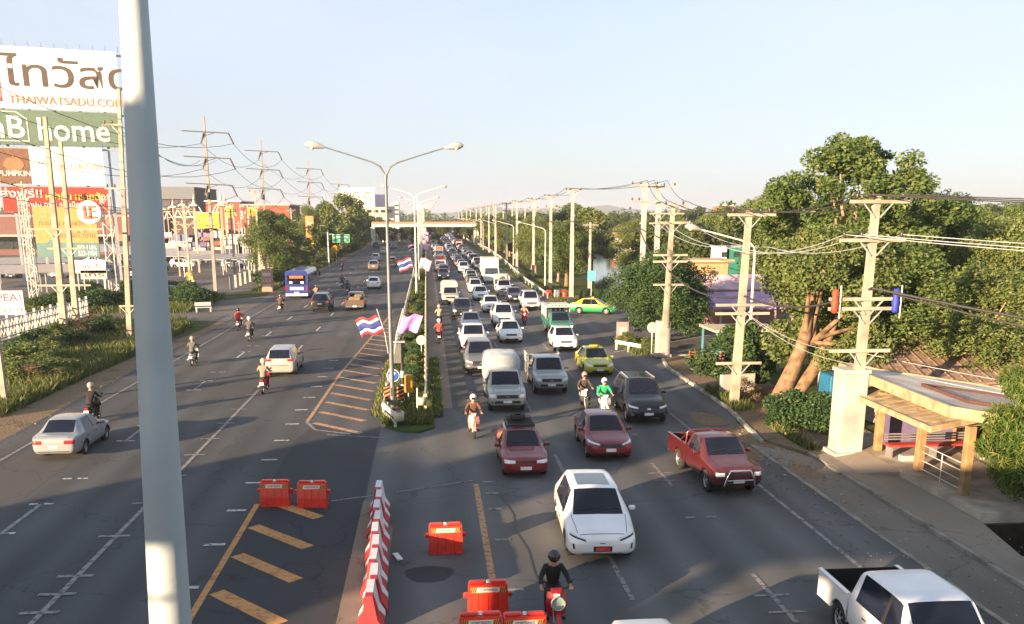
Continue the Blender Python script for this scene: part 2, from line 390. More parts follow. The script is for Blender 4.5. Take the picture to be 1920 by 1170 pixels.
def compile_car(key, S):
    """all part meshes of one kind of vehicle: list of (name, mesh, local matrix, parent index, painted)"""
    L_, W_ = S['L'], S['W']; st = S['st']; fl = S.get('full', L_)      # full length with a cargo bed
    S = dict(S)
    parts, bvh = car_body(S)
    P = []
    body = MB(); me = parts['body']
    off = (L_-fl)/2                                     # cab lofted about its own centre, shift so the whole is centred
    y0 = -L_/2
    tr = MB()
    nw = S['noz']                                       # front details
    lens = MB(); 
    ev = S.get('look')
    decs = []
    def D(name, quad, m, view, nx=6, ny=3, o_=.006, mirror=False):
        q = MB(); decal(q, bvh, quad, m, view, nx, ny, o_)
        if q.v: decs.append((name, q.mesh(name), False))
        if mirror:
            q = MB(); decal(q, bvh, [(-a, b) for a, b in quad], m, {'S+': 'S-'}.get(view, view) if view[0] != 'S' else view, nx, ny, o_)
            if q.v: decs.append((name, q.mesh(name), False))
    for nm, quad, m, view, mirror in S['dec']:
        D(nm, quad, m, view, 8, 4, .012 if nm == 'number_plate' else (.009 if nm in ('badge','bumper_insert') else .006), mirror)
    # door gaps, sills and handles belong to the body
    det = MB()
    for sv, sx in (('S+', 1), ('S-', -1)):
        for t in S['gaps']:
            decal(det, bvh, [(t-L_/2-.008, S['gz'][0]), (t-L_/2+.008, S['gz'][0]), (t-L_/2+.008, S['gz'][1]), (t-L_/2-.008, S['gz'][1])], TRIM, sv, 1, 6, .004)
        for t in S['handles']:
            decal(det, bvh, [(t-L_/2-.09, S['gz'][1]-.14), (t-L_/2+.09, S['gz'][1]-.14), (t-L_/2+.09, S['gz'][1]-.11), (t-L_/2-.09, S['gz'][1]-.11)], S.get('hmat', TRIM), sv, 3, 1, .012)
    h0 = S['gz'][1]
    hood = [( -W_*.40, y0+.16),( W_*.40, y0+.16),( W_*.40, y0+.175),( -W_*.40, y0+.175)]
    decal(det, bvh, hood, TRIM, 'T', 8, 1, .004)
    for sx in (-1, 1): decal(det, bvh, [(sx*W_*.345,y0+.22),(sx*W_*.352,y0+.22),(sx*W_*.40,y0+st[4][0]-.06),(sx*W_*.393,y0+st[4][0]-.06)], TRIM, 'T', 1, 8, .004)
    wt_ = st[4][0]+.10
    for x_a, x_b in ((-.55,.02),(.08,.60)): decal(det, bvh, [(x_a,y0+wt_-.02),(x_b,y0+wt_+.05),(x_b,y0+wt_+.068),(x_a,y0+wt_-.002)], TRIM, 'T', 4, 1, .014)
    for t in S.get('wiper', ()):
        for sx in (-1, 1):
            a_ = sx*.05; decal(det, bvh, [(a_-.28*(sx>0)*1-.28*(sx<0)*0, y0+t), (a_+.35, y0+t+.04), (a_+.35, y0+t+.055), (a_-.28, y0+t+.015)], TRIM, 'T', 4, 1, .012)
    dm = det.mesh('body_det')
    bm = bmesh.new(); bm.from_mesh(me); k = len(me.materials); 
    bm2 = MB()
    bm2.v = [tuple(v.co) for v in me.vertices]; bm2.f = [tuple(p.vertices) for p in me.polygons]; bm2.m = []; bm2.sm = [p.use_smooth for p in me.polygons]
    for mm in me.materials: bm2.mi(mm)
    bm2.m = [bm2.mi(me.materials[p.material_index]) for p in me.polygons]
    bm.free()
    bm2.add(det.v, [], TRIM)
    base = len(me.vertices)
    for f, mi_, s_ in zip(det.f, det.m, det.sm):
        bm2.f.append(tuple(i+base for i in f)); bm2.m.append(bm2.mi(det.mats[mi_])); bm2.sm.append(s_)
    P.append(('body', bm2.mesh('body'), (0,off,0), None, True))
    P.append(('windshield', parts['windshield'], (0,off,0), None, False))
    if 'rear_window' in parts: P.append(('rear_window', parts['rear_window'], (0,off,0), None, False))
    for k_ in ('side_window_r', 'side_window_l'): P.append(('side_window', parts[k_], (0,off,0), None, False))
    for nm, m_, p_ in decs: P.append((nm, m_, (0,off,0), None, p_))
    # mirrors
    mz, mt, mx_ = S['mir']
    for sx in (-1, 1):
        q = MB(); q.box((sx*(W_/2+.08), mt-L_/2, mz), (.2,.10,.13), PAINT, bev=.03); q.box((sx*(W_/2-.02), mt-L_/2+.01, mz-.05), (.12,.05,.04), TRIM)
        P.append(('door_mirror', q.mesh('door_mirror'), (0,off,0), None, True))
    rt, ri = wheel_meshes(S['wr'], .2, S.get('rim', RIM), S.get('sp', 5))
    for t in (S['axles']):
        for sx in (-1, 1):
            M_ = Matrix.Translation((sx*(W_/2-.135), t-fl/2, S['wr'])) @ Matrix.Rotation(sx*PI/2, 4, 'Y')
            P.append(('wheel', None, M_, (rt, ri), False))
    for nm, m_, painted in S.get('extra', ()): P.append((nm, m_, (0,0,0), None, painted))
    COMP[key] = dict(P=P, name=S['name'], L=fl, W=W_)
    return COMP[key]
LOD = {}
def lod_mesh(key):
    if key in LOD: return LOD[key]
    q = MB()
    for nm, me, M_, ext, pt in COMP[key]['P']:
        Mx = M_ if isinstance(M_, Matrix) else Matrix.Translation(M_)
        for mm in (ext if ext else (me,)):
            n = len(q.v); q.v += [tuple(Mx @ v.co) for v in mm.vertices]
            for p in mm.polygons:
                q.f.append(tuple(i+n for i in p.vertices)); q.m.append(q.mi(mm.materials[p.material_index])); q.sm.append(p.use_smooth)
    LOD[key] = q.mesh(key); return LOD[key]
def put_car(key, x, y, rz, color, label, cat, group, full=True, y_is_front=True):
    c = COMP[key]
    # x, y is the ground point under the middle of the end that is nearer to the camera
    l2 = c['L']/2
    if y_is_front:
        cy = y+l2*math.cos(rz if abs(rz) < 1.6 else rz-PI); cx = x+(-1)*l2*math.sin(rz if abs(rz) < 1.6 else rz-PI)
    else: cx, cy = x, y
    if not full:
        o = link(c['name'], lod_mesh(key), None, (cx,cy,.008), rz, color); return tag(o, label, cat, group)
    root = thing(c['name'], label, cat, (cx,cy,.008), rz, group)
    for nm, me, M_, ext, pt in c['P']:
        if ext:
            wl = link('wheel', ext[0], root); wl.matrix_local = M_
            wl.data = ext[0]
            ri = link('rim', ext[1], wl)
        else:
            link(nm, me, root, M_, 0, color)
    return root
# ---- specs
def base_spec(name, L_, W_, st, wr, wheels, ws=(4,), rw=(9,), sw=(5,7), pil=(6,), **k):
    d = dict(name=name, L=L_, W=W_, st=st, wr=wr, wheels=wheels, axles=k.pop('axles', wheels), ws=ws, rw=rw, sw=sw, pil=pil, noz=0, dec=[], gaps=(), gz=(.3,.85), handles=(), mir=(1.0,1.5,0), crs=())
    d.update(k); return d
def lights_sedan(W_, z=.66, tz=.84, slim=False, grm=GRILLE, plate=PLATE, pz=.42):
    h = W_/2
    dz = .045 if slim else .065
    return [('headlight', [(h*.50,z-dz),(h*.86,z-dz*.2),(h*.90,z+dz*1.5),(h*.52,z+dz*.6)], LENS, 'F', True),
            ('grille', [(-h*.44,z-.07),(h*.44,z-.07),(h*.47,z+.05),(-h*.47,z+.05)], grm, 'F', False),
            ('bumper_insert', [(-h*.60,.27),(h*.60,.27),(h*.52,.40),(-h*.52,.40)], GRILLE, 'F', False),
            ('number_plate', [(-.19,pz-.055),(.19,pz-.055),(.19,pz+.06),(-.19,pz+.06)], plate, 'F', False),
            ('taillight', [(h*.52,tz-.07),(h*.90,tz-.08),(h*.90,tz+.05),(h*.52,tz+.05)], TAIL, 'B', True),
            ('number_plate', [(-.18,tz-.16),(.18,tz-.16),(.18,tz-.04),(-.18,tz-.04)], PLATE, 'B', False)]
compile_car('sedan', base_spec('sedan', 4.45, 1.72, st_sedan(4.45,1.72,1.46), .31, (.84,3.44), dec=lights_sedan(1.72), gaps=(1.42,2.34,3.3), handles=(2.15,3.05), mir=(.96,1.55,0)))
compile_car('red_sedan', base_spec('sedan', 4.5, 1.76, st_sedan(4.5,1.76,1.45,rr=3.35,rb=4.02), .33, (.88,3.5), dec=[
    ('headlight', [(.42,.655),(.80,.72),(.83,.775),(.42,.70)], LENS, 'F', True), ('grille', [(-.48,.58),(.48,.58),(.42,.70),(-.42,.70)], GRILLE, 'F', False),
    ('bumper_insert', [(-.62,.24),(.62,.24),(.4,.36),(-.4,.36)], GRILLE, 'F', False), ('number_plate', [(-.19,.42),(.19,.42),(.19,.54),(-.19,.54)], PLATE, 'F', False),
    ('taillight', [(.42,.78),(.80,.76),(.82,.88),(.44,.88)], TAIL, 'B', True)], gaps=(1.42,2.34,3.3), handles=(2.15,3.05), mir=(.96,1.55,0)))
compile_car('old_sedan', base_spec('sedan', 4.3, 1.69, st_sedan(4.3,1.69,1.42,deck=.95,hood=.9,cowl=1.2,ws=1.85,rr=3.1,rb=3.66), .29, (.8,3.25), sp=7, shoulder=.5, dec=[
    ('headlight', [(.45,.60),(.76,.60),(.76,.70),(.45,.70)], LENS, 'F', True), ('grille', [(-.4,.60),(.4,.60),(.4,.70),(-.4,.70)], GRILLE, 'F', False),
    ('number_plate', [(-.19,.38),(.19,.38),(.19,.49),(-.19,.49)], PLATE, 'F', False),
    ('taillight', [(.40,.66),(.77,.66),(.77,.80),(.40,.80)], TAIL, 'B', True), ('number_plate', [(-.18,.50),(.18,.50),(.18,.60),(-.18,.60)], PLATE, 'B', False),
    ('bumper_insert', [(-.7,.36),(.7,.36),(.7,.39),(-.7,.39)], TRIM, 'B', False)], gaps=(1.4,2.28,3.1), handles=(2.1,2.95), mir=(.92,1.5,0)))
# old estate / hatch with roof rack
compile_car('old_hatch', base_spec('hatchback', 4.1, 1.66, st_hatch(4.1,1.66,1.40,hood=.90,cowl=1.22,ws=1.86,rr=3.62,rb=3.95,belt=.87), .29, (.78,3.2), rw=(9,), sp=6, shoulder=.5, dec=[
    ('headlight', [(.38,.60),(.75,.60),(.75,.71),(.38,.70)], LENS, 'F', True), ('grille', [(-.36,.62),(.36,.62),(.36,.68),(-.36,.68)], TRIM, 'F', False),
    ('number_plate', [(-.20,.36),(.20,.36),(.20,.48),(-.20,.48)], PLATE, 'F', False), ('taillight', [(.5,.7),(.76,.7),(.76,.86),(.5,.86)], TAIL, 'B', True)],
    gaps=(1.4,2.22,3.1), handles=(2.05,2.9), mir=(.92,1.52,0)))
compile_car('hatch', base_spec('hatchback', 3.85, 1.70, st_hatch(3.85,1.70,1.50), .30, (.72,3.12), dec=lights_sedan(1.70,.68,.88), gaps=(1.2,2.05,2.85), handles=(1.9,2.7), mir=(.98,1.36,0)))
compile_car('mpv', base_spec('hatchback', 4.4, 1.74, st_hatch(4.4,1.74,1.60,hood=1.0,cowl=1.08,ws=1.85,rr=4.05,rb=4.28,belt=.96,tail=1.0), .32, (.8,3.45), dec=lights_sedan(1.74,.70,.98)+[('bumper_insert', [(-.5,.66),(.5,.66),(.5,.69),(-.5,.69)], CHROME, 'B', False)], gaps=(1.3,2.15,3.1), handles=(2.0,2.9), mir=(1.04,1.5,0)))
sk = [('sunroof', [(-.46,-.12),(.46,-.12),(.44,1.15),(-.44,1.15)], GLASSG, 'T', False)]
compile_car('electric_suv', base_spec('suv', 4.5, 1.88, st_hatch(4.5,1.88,1.62,hood=1.04,cowl=1.12,ws=1.92,rr=4.0,rb=4.32,zb=.22,belt=1.0,tail=1.05), .35, (.86,3.6), sp=5, dec=[
    ('headlight', [(.44,.66),(.84,.76),(.86,.80),(.46,.71)], GRILLE, 'F', True), ('headlight', [(.40,.712),(.82,.812),(.83,.832),(.40,.73)], LENS, 'F', True),
    ('bumper_insert', [(-.62,.24),(.62,.24),(.5,.32),(-.5,.32)], GRILLE, 'F', False), ('bumper_insert', [(.73,.46),(.78,.46),(.80,.60),(.75,.60)], GRILLE, 'F', True),
    ('badge', [(-.07,.60),(.07,.60),(.07,.62),(-.07,.62)], GRILLE, 'F', False),
    ('plate_frame', [(-.25,.38),(.25,.38),(.25,.53),(-.25,.53)], TRIM, 'F', False), ('number_plate', [(-.19,.405),(.19,.405),(.19,.505),(-.19,.505)], REDPL, 'F', False),
    ('taillight', [(.2,.9),(.85,.9),(.85,.97),(.2,.97)], TAIL, 'B', True)]+sk, gaps=(1.38,2.3,3.4), handles=(2.12,3.15), mir=(1.08,1.62,0)))
suvdec = [('headlight', [(.48,.74),(.84,.80),(.85,.88),(.48,.81)], LENS, 'F', True), ('grille', [(-.5,.62),(.5,.62),(.47,.83),(-.47,.83)], GRILLE, 'F', False),
    ('bumper_insert', [(-.62,.36),(.62,.36),(.58,.50),(-.58,.50)], GRILLE, 'F', False), ('badge', [(-.08,.70),(.08,.70),(.08,.77),(-.08,.77)], CHROME, 'F', False),
    ('number_plate', [(-.2,.46),(.2,.46),(.2,.58),(-.2,.58)], PLATE, 'F', False), ('foglight', [(.66,.44),(.80,.46),(.80,.56),(.66,.54)], CHROME, 'F', True),
    ('taillight', [(.55,.98),(.86,.98),(.86,1.08),(.55,1.08)], TAIL, 'B', True), ('number_plate', [(-.2,.78),(.2,.78),(.2,.90),(-.2,.90)], PLATE, 'B', False),
    ('bumper_insert', [(-.7,.42),(.7,.42),(.7,.50),(-.7,.50)], CHROME, 'B', False)]
compile_car('suv', base_spec('suv', 4.75, 1.86, st_hatch(4.75,1.86,1.80,hood=1.14,cowl=1.25,ws=1.95,rr=4.3,rb=4.6,zb=.32,belt=1.14,tail=1.14), .39, (.9,3.65), sp=6, shoulder=.5, dec=suvdec,
    gaps=(1.5,2.4,3.5), gz=(.45,1.05), handles=(2.2,3.25), mir=(1.2,1.72,0)))
pkdec = [('headlight', [(.56,.74),(.84,.76),(.85,.92),(.58,.90)], LENS, 'F', True), ('grille', [(-.5,.72),(.5,.72),(.5,.88),(-.5,.88)], GRILLE, 'F', False),
    ('bumper_insert', [(-.6,.48),(.6,.48),(.6,.60),(-.6,.60)], GRILLE, 'F', False), ('badge', [(-.09,.79),(.09,.79),(.09,.82),(-.09,.82)], CHROME, 'F', False),
    ('number_plate', [(-.2,.50),(.2,.50),(.2,.62),(-.2,.62)], PLATE, 'F', False), ('foglight', [(.66,.50),(.78,.50),(.78,.60),(.66,.60)], CHROME, 'F', True)]
def bed_mb(fl, cabL, W_, zf=.62, zt=1.12, floor=TRIM, liner=False):
    q = MB(); y0 = cabL-fl/2+.03; y1 = fl/2-.02; h = W_/2-.01; r = .44; cx = fl-1.12-fl/2
    pts = [(y0,zf-.12)]
    for k in range(13):
        a = PI-PI*k/12; pts.append((cx+r*math.cos(a), max(zf-.12,.38+r*math.sin(a))))
    pts += [(y1,zf-.12),(y1,zt),(y0,zt)]
    Msd = Matrix(((0,0,1,0),(1,0,0,0),(0,1,0,0),(0,0,0,1)))
    for sx in (-1, 1):
        q.prism(pts, sx*h-.03*(sx+1)/1, sx*h+.03*(1-sx), PAINT, Msd)
    q.box((0,y1-.03,(zf+zt)/2-.02),(2*h-.07,.06,zt-zf+.02),PAINT)
    q.box((0,y0+.03,(zf+zt)/2),(2*h-.07,.05,zt-zf),PAINT)
    q.box((0,(y0+y1)/2,zf),(2*h-.08,y1-y0-.1,.05),floor)
    if liner:
        for sx in (-1, 1): q.box((sx*(h-.075),(y0+y1)/2,(zf+zt)/2+.03),(.03,y1-y0-.12,zt-zf),TRIM)
        q.box((0,y1-.08,(zf+zt)/2+.03),(2*h-.14,.03,zt-zf-.02),TRIM); q.box((0,y0+.08,(zf+zt)/2+.03),(2*h-.14,.03,zt-zf-.02),TRIM)
    for sx in (-1, 1): q.box((sx*(h-.02),(y0+y1)/2,zt+.02),(.10,y1-y0,.035),PAINT,bev=.01)
    return q, y0, y1, h
def pickup(key, fl=5.1, W_=1.80, cabL=3.5, extra=(), name='pickup_truck', dec=None, H=1.74, floor=TRIM, liner=False, **k):
    q, y0, y1, h = bed_mb(fl, cabL, W_, floor=floor, liner=liner)
    ex = [('cargo_bed', q.mesh('cargo_bed'), True)]
    b = MB(); b.box((0,fl/2+.05,.50),(W_-.1,.14,.16),k.pop('bump', CHROME),bev=.02); ex.append(('rear_bumper', b.mesh('rear_bumper'), False))
    for sx in (-1, 1):
        t = MB(); t.box((sx*(h-.06),y1-.01+.02,.92),(.10,.03,.26),TAIL); ex.append(('taillight', t.mesh('taillight'), False))
    p = MB(); p.box((0,fl/2+.13,.52),(.36,.012,.13),PLATE); ex.append(('number_plate', p.mesh('number_plate'), False))
    for e in extra: ex.append(e(q, y0, y1, h, fl))
    compile_car(key, base_spec(name, cabL, W_, st_pickup(cabL,W_,H), .38, (.9,), axles=(.9, fl-1.12), ws=(4,), rw=(), sw=(5,7), pil=(6,), crs=(8,9,10), full=fl, endcr=.9,
        dec=(dec or pkdec), gaps=(1.48,2.35), gz=(.45,1.03), handles=(2.2,2.9) if cabL > 3.2 else (2.2,), mir=(1.2,1.62,0), shoulder=.5, sp=6, extra=ex, **k))
    # rear glass of the cab
    COMP[key]['P'].append(('rear_window', MB().box((0,cabL-fl/2-.035,1.42),(1.05,.03,.34),GLASS).mesh('rear_window'), (0,0,0), None, False))
pickup('pickup')
def canopy(zt=2.25, m=CREAMM, rack=False):
    def f(q, y0, y1, h, fl):
        c = MB(); za = 1.16; n = 10; sec = []
        for k in range(n+1):
            a = PI*k/n; x = math.copysign(abs(math.cos(a))**.35, math.cos(a))*(h+.04); z = za+(zt-za)*(math.sin(a)**.32)
            sec.append((x, z))
        ya, yb = y0-.35, y1+.02
        vs = [(x, y, z) for y in (ya, ya+.12, yb-.12, yb) for (x, z) in [(sx*(.93 if y in (ya,yb) else 1), sz if y not in (ya,yb) else za+(sz-za)*.94) for sx, sz in sec]]
        m_ = n+1
        c.add(vs, [(i*m_+j, i*m_+j+1, (i+1)*m_+j+1, (i+1)*m_+j) for i in range(3) for j in range(n)], m, True)
        c.add(vs[:m_], [tuple(range(m_))], m); c.add(vs[-m_:], [tuple(range(m_))[::-1]], m)
        for y in (ya+.5, ya+1.0, ya+1.5): 
            c.tube([(x*1.004, y, z+.004) for x, z in sec], .012, STEELG, 5)
        return ('canopy', c.mesh('canopy'), False)
    return f
def cage(q, y0, y1, h, fl):
    c = MB()
    for sx in (-1, 1):
        for z in (1.3,1.48,1.66): c.bar((sx*(h-.02),y0,z),(sx*(h-.02)+sx*.06,y1,z),.03,.03,STEELG)
        for k in range(7):
            y = y0+(y1-y0)*k/6; c.bar((sx*(h-.02),y,1.1),(sx*(h-.02)+sx*.05*k/6,y,1.68),.03,.03,STEELG)
    c.bar((-h,y0,1.66),(h,y0,1.66),.03,.03,STEELG)
    return ('cage_rack', c.mesh('cage_rack'), False)
SILV = mat('silver_fibre', (.36,.42,.45), .35, .1, coat=.4, var=.08)
pickup('canopy_pickup', fl=5.3, extra=[canopy(2.35, SILV)])
pickup('cream_canopy_pickup', fl=5.2, extra=[canopy(2.3, CREAMM)])
pickup('cage_pickup', fl=5.2, extra=[cage])
def rollbar(q, y0, y1, h, fl):
    c = MB()
    c.tube([(-h+.08,y0+.18,1.1),(-h+.12,y0+.14,1.55),(-h+.22,y0+.12,1.62),(h-.22,y0+.12,1.62),(h-.12,y0+.14,1.55),(h-.08,y0+.18,1.1)], .035, PAINT, 8)
    for sx in (-1,1): c.tube([(sx*(h-.12),y0+.14,1.5),(sx*(h-.08),y0+.75,1.12)], .03, PAINT, 8)
    return ('roll_bar', c.mesh('roll_bar'), True)
def bullbar(q, y0, y1, h, fl):
    c = MB(); y = -fl/2-.10
    c.tube([(-.52,y+.05,.42),(-.46,y,.70),(-.34,y+.02,.94),(.34,y+.02,.94),(.46,y,.70),(.52,y+.05,.42)], .035, CHROME, 8)
    c.tube([(-.44,y,.62),(.44,y,.62)], .02, CHROME, 6)
    return ('bull_bar', c.mesh('bull_bar'), False)
olddec = [('headlight', [(.50,.74),(.78,.74),(.78,.86),(.50,.86)], LENS, 'F', True), ('grille', [(-.46,.74),(.46,.74),(.46,.85),(-.46,.85)], GRILLE, 'F', False),
    ('bumper_insert', [(-.76,.50),(.76,.50),(.76,.62),(-.76,.62)], TRIM, 'F', False), ('number_plate', [(-.19,.50),(.19,.50),(.19,.62),(-.19,.62)], PLATE, 'F', False)]
pickup('red_pickup', fl=4.95, W_=1.72, cabL=2.95, H=1.66, extra=[rollbar, bullbar], dec=olddec, floor=mat('rusty_bed', (.16,.04,.035), .8))
pickup('white_pickup', fl=5.25, W_=1.88, cabL=3.7, H=1.77, liner=True)
# taxis: sedan with a roof lamp
def add_part(key, newkey, name, mbs, catname=None, drop=(), swap=None):
    c = COMP[key]; P = [p for p in c['P'] if p[0] not in drop]
    if swap:
        P2 = []
        for nm, me, M_, ext, pt in P:
            if me is not None and nm == 'body':
                me = me.copy()
                for i, mm in enumerate(me.materials):
                    if mm.name in swap: me.materials[i] = swap[mm.name]
            P2.append((nm, me, M_, ext, pt))
        P = P2
    for nm, mb in mbs: P.append((nm, mb.mesh(nm), (0,0,0), None, False))
    COMP[newkey] = dict(P=P, name=name, L=c['L'], W=c['W'])
TAXY = mat('taxi_sign_yellow', (.75,.6,.05), .4)
ts = MB(); ts.box((0,.05,1.50),(.55,.20,.13),TAXY,bev=.03); ts.text('TAXI', .12, TRIM, wall_m(-.17,-.052,1.455), .002)
add_part('sedan', 'taxi', 'taxi', [('roof_sign', ts)])
# two-tone taxi: yellow over green
def twotone():
    m, t, b = newmat('yellow_green_paint')
    tcn = t.nodes.new('ShaderNodeTexCoord'); sp = t.nodes.new('ShaderNodeSeparateXYZ'); r = t.nodes.new('ShaderNodeMath'); r.operation = 'GREATER_THAN'; r.inputs[1].default_value = .80
    mxn = t.nodes.new('ShaderNodeMix'); mxn.data_type = 'RGBA'; mxn.inputs[6].default_value = (.01,.25,.07,1); mxn.inputs[7].default_value = (.75,.62,.02,1)
    t.links.new(tcn.outputs['Object'], sp.inputs[0]); t.links.new(sp.outputs['Z'], r.inputs[0]); t.links.new(r.outputs[0], mxn.inputs[0]); t.links.new(mxn.outputs[2], b.inputs['Base Color'])
    b.inputs['Roughness'].default_value = .35; b.inputs['Coat Weight'].default_value = .6; return m
add_part('sedan', 'green_taxi', 'taxi', [('roof_sign', ts)], swap={'car_paint': twotone()})
# roof rack estate
rk = MB()
for i in range(9): rk.bar((-.46,-.08+i*.17,1.52),(.46,-.08+i*.17,1.52),.035,.03,TRIM)
for sx in (-1,1):
    rk.bar((sx*.50,-.15,1.56),(sx*.50,1.4,1.56),.03,.03,TRIM); rk.bar((sx*.50,-.15,1.50),(sx*.50,1.4,1.50),.03,.03,TRIM)
    for i in range(5): rk.bar((sx*.50,-.13+i*.38,1.36),(sx*.50,-.13+i*.38,1.57),.025,.025,TRIM)
for z in (1.50,1.56): rk.bar((-.5,-.15,z),(.5,-.15,z),.03,.03,TRIM); rk.bar((-.5,1.4,z),(.5,1.4,z),.03,.03,TRIM)
sp_ = MB()
sp_.lathe([(.13,-.09),(.27,-.09),(.30,-.04),(.30,.04),(.27,.09),(.13,.09)], TYRE, 18, Matrix.Translation((-.02,.95,1.63)))
add_part('old_hatch', 'rack_hatch', 'hatchback', [('roof_rack', rk), ('spare_tyre', sp_)])
rr_ = MB()
for sx in (-1,1): rr_.bar((sx*.62,-.35,1.83),(sx*.60,1.4,1.81),.04,.04,STEELG)
for i in range(5): rr_.box((0,-.25+i*.33,1.835),(1.0,.13,.012),GLASS)
add_part('suv', 'rail_suv', 'suv', [('roof_rails', rr_)])
# pale toned load on roof of a taxi-van
# songthaew: pickup with roofed passenger bench at the back
GREENP = mat('songthaew_green', (.03,.16,.11), .4, coat=.5)
PALEG = mat('pale_mint', (.50,.56,.48), .6)
def songtaew(q, y0, y1, h, fl):
    c = MB(); z0, z1 = 1.15, 2.05; yb = y1+.35; ya = y0-.05
    for sx in (-1, 1):
        c.box((sx*(h+.05),(ya+yb)/2,z0-.12),(.06,yb-ya,.5),GREENP)
        c.box((sx*(h+.05),(ya+yb)/2,z1-.08),(.06,yb-ya,.22),PALEG)
        for k in range(6): c.box((sx*(h+.05),ya+(yb-ya)*k/5,(z0+z1)/2),(.05,.05,z1-z0),WHITEM)
    c.box((0,(ya+yb)/2-.25,z1+.06),(2*h+.25,yb-ya+.9,.08),PALEG,bev=.03)
    c.box((0,ya-.6,z1+.17),(2*h-.1,.08,.22),PALEG)
    for k in range(-2,3): c.box((k*.27,ya-.645,z1+.17),(.16,.012,.12),GREENP)
    for sx in (-1,1): c.bar((sx*(h+.02),ya-.62,z1+.2),(sx*(h+.02),yb,z1+.2),.03,.03,STEELG)
    for k in range(3): c.box((-.35+k*.35,ya-.03,(z0+z1)/2+.2),(.26,.02,.4),GLASS)
    return ('passenger_cabin', c.mesh('passenger_cabin'), False)
pickup('songthaew', fl=5.4, extra=[songtaew], name='songthaew', cabL=2.95)
# box trucks
def truck(key, fl, W_, H, name='box_truck', boxm=CREAMM, front=None, cabw=None, cabh=2.35, wr=.42, redpanel=None, panel_z=None):
    P = []; cw = cabw or W_-.15; f = -fl/2
    cab = MB(); z0 = .45
    prof = [(f+.05,z0),(f,z0+.25),(f+.02,z0+.75),(f+.22,cabh-.12),(f+.40,cabh),(f+1.65,cabh+.02),(f+1.7,z0+.1),(f+1.35,z0)]
    Msd = Matrix(((0,0,1,0),(1,0,0,0),(0,1,0,0),(0,0,0,1)))
    n = len(prof)
    vs = [(sx*cw/2*(.93 if z > 1.9 else 1), y, z) for sx in (-1, 1) for (y, z) in prof]
    cab.add(vs, [tuple(range(n)), tuple(range(n,2*n))[::-1]]+[(i,(i+1)%n,n+(i+1)%n,n+i) for i in range(n)], PAINT)
    P.append(('cab', cab.mesh('cab'), (0,0,0), None, True))
    ws_ = MB(); y_ = lambda z: f+.02+(.20)*(z-(z0+.75))/(cabh-.12-z0-.75)-.012
    za, zb = z0+.80, cabh-.2
    ws_.poly([(-cw*.44,y_(za),za),(cw*.44,y_(za),za),(cw*.42,y_(zb),zb),(-cw*.42,y_(zb),zb)], GLASSG); P.append(('windshield', ws_.mesh('windshield'), (0,0,0), None, False))
    for sx in (-1, 1):
        g = MB(); x = sx*(cw/2+.008)
        g.poly([(x,f+.35,za),(x,f+1.2,za),(x*.97,f+1.15,zb),(x*.97,f+.5,zb)], GLASS); P.append(('side_window', g.mesh('side_window'), (0,0,0), None, False))
        l = MB(); l.box((sx*cw*.38,f-.005,z0+.35),(.26,.03,.16),LENS); P.append(('headlight', l.mesh('headlight'), (0,0,0), None, False))
        d = MB(); d.box((sx*(cw/2+.18),f+.15,1.7),(.10,.06,.38),TRIM,bev=.01); d.bar((sx*cw/2,f+.2,1.85),(sx*(cw/2+.18),f+.15,1.85),.03,.03,TRIM); P.append(('door_mirror', d.mesh('door_mirror'), (0,0,0), None, False))
    gr = MB()
    for k in range(3): gr.box((0,f-.0,z0+.42+k*.08),(cw*.5,.04,.03),GRILLE)
    P.append(('grille', gr.mesh('grille'), (0,0,0), None, False))
    bp = MB(); bp.box((0,f+.02,z0+.05),(cw,.22,.26),PAINT,bev=.03); bp.box((0,f-.10,z0+.05),(.4,.012,.14),PLATE); P.append(('front_bumper', bp.mesh('front_bumper'), (0,0,0), None, True))
    bx = MB(); yb0 = f+1.8; bx.box((0,(yb0+fl/2)/2,(H+.9)/2),(W_,fl/2-yb0,H-.9),boxm,bev=.03)
    bx.box((0,yb0-.02,H-.25-.0),(W_-.1,.05,.5),boxm); 
    for k in range(14):
        y = yb0+.2+(fl/2-yb0-.4)*k/13
        for sx in (-1,1): bx.box((sx*(W_/2+.012),y,(H+.9)/2),(.03,.05,H-1.05),boxm)
    if redpanel: bx.box((0,yb0-.05,panel_z or H-.45),(W_*.8,.03,.75),redpanel,bev=.01)
    P.append(('cargo_box', bx.mesh('cargo_box'), (0,0,0), None, False))
    ch = MB()
    for sx in (-1,1): ch.box((sx*.4,.3,.62),(.12,fl-1.2,.2),DARKM)
    P.append(('chassis', ch.mesh('chassis'), (0,0,0), None, False))
    rt, ri = wheel_meshes(wr, .26, RIM, 6)
    for t in (.75, fl-1.4):
        for sx in (-1, 1): P.append(('wheel', None, Matrix.Translation((sx*(cw/2-.12), t-fl/2, wr)) @ Matrix.Rotation(sx*PI/2,4,'Y'), (rt, ri), False))
    COMP[key] = dict(P=P, name=name, L=fl, W=W_)
WARMW = mat('cream_box_panel', (.60,.57,.46), .55, var=.08)
truck('box_truck', 7.2, 2.25, 3.35, boxm=WARMW, cabh=2.3)
truck('small_box_truck', 5.4, 1.85, 2.55, boxm=WARMW, cabh=1.95, wr=.36, redpanel=mat('red_panel', (.6,.09,.06), .5), panel_z=2.2)
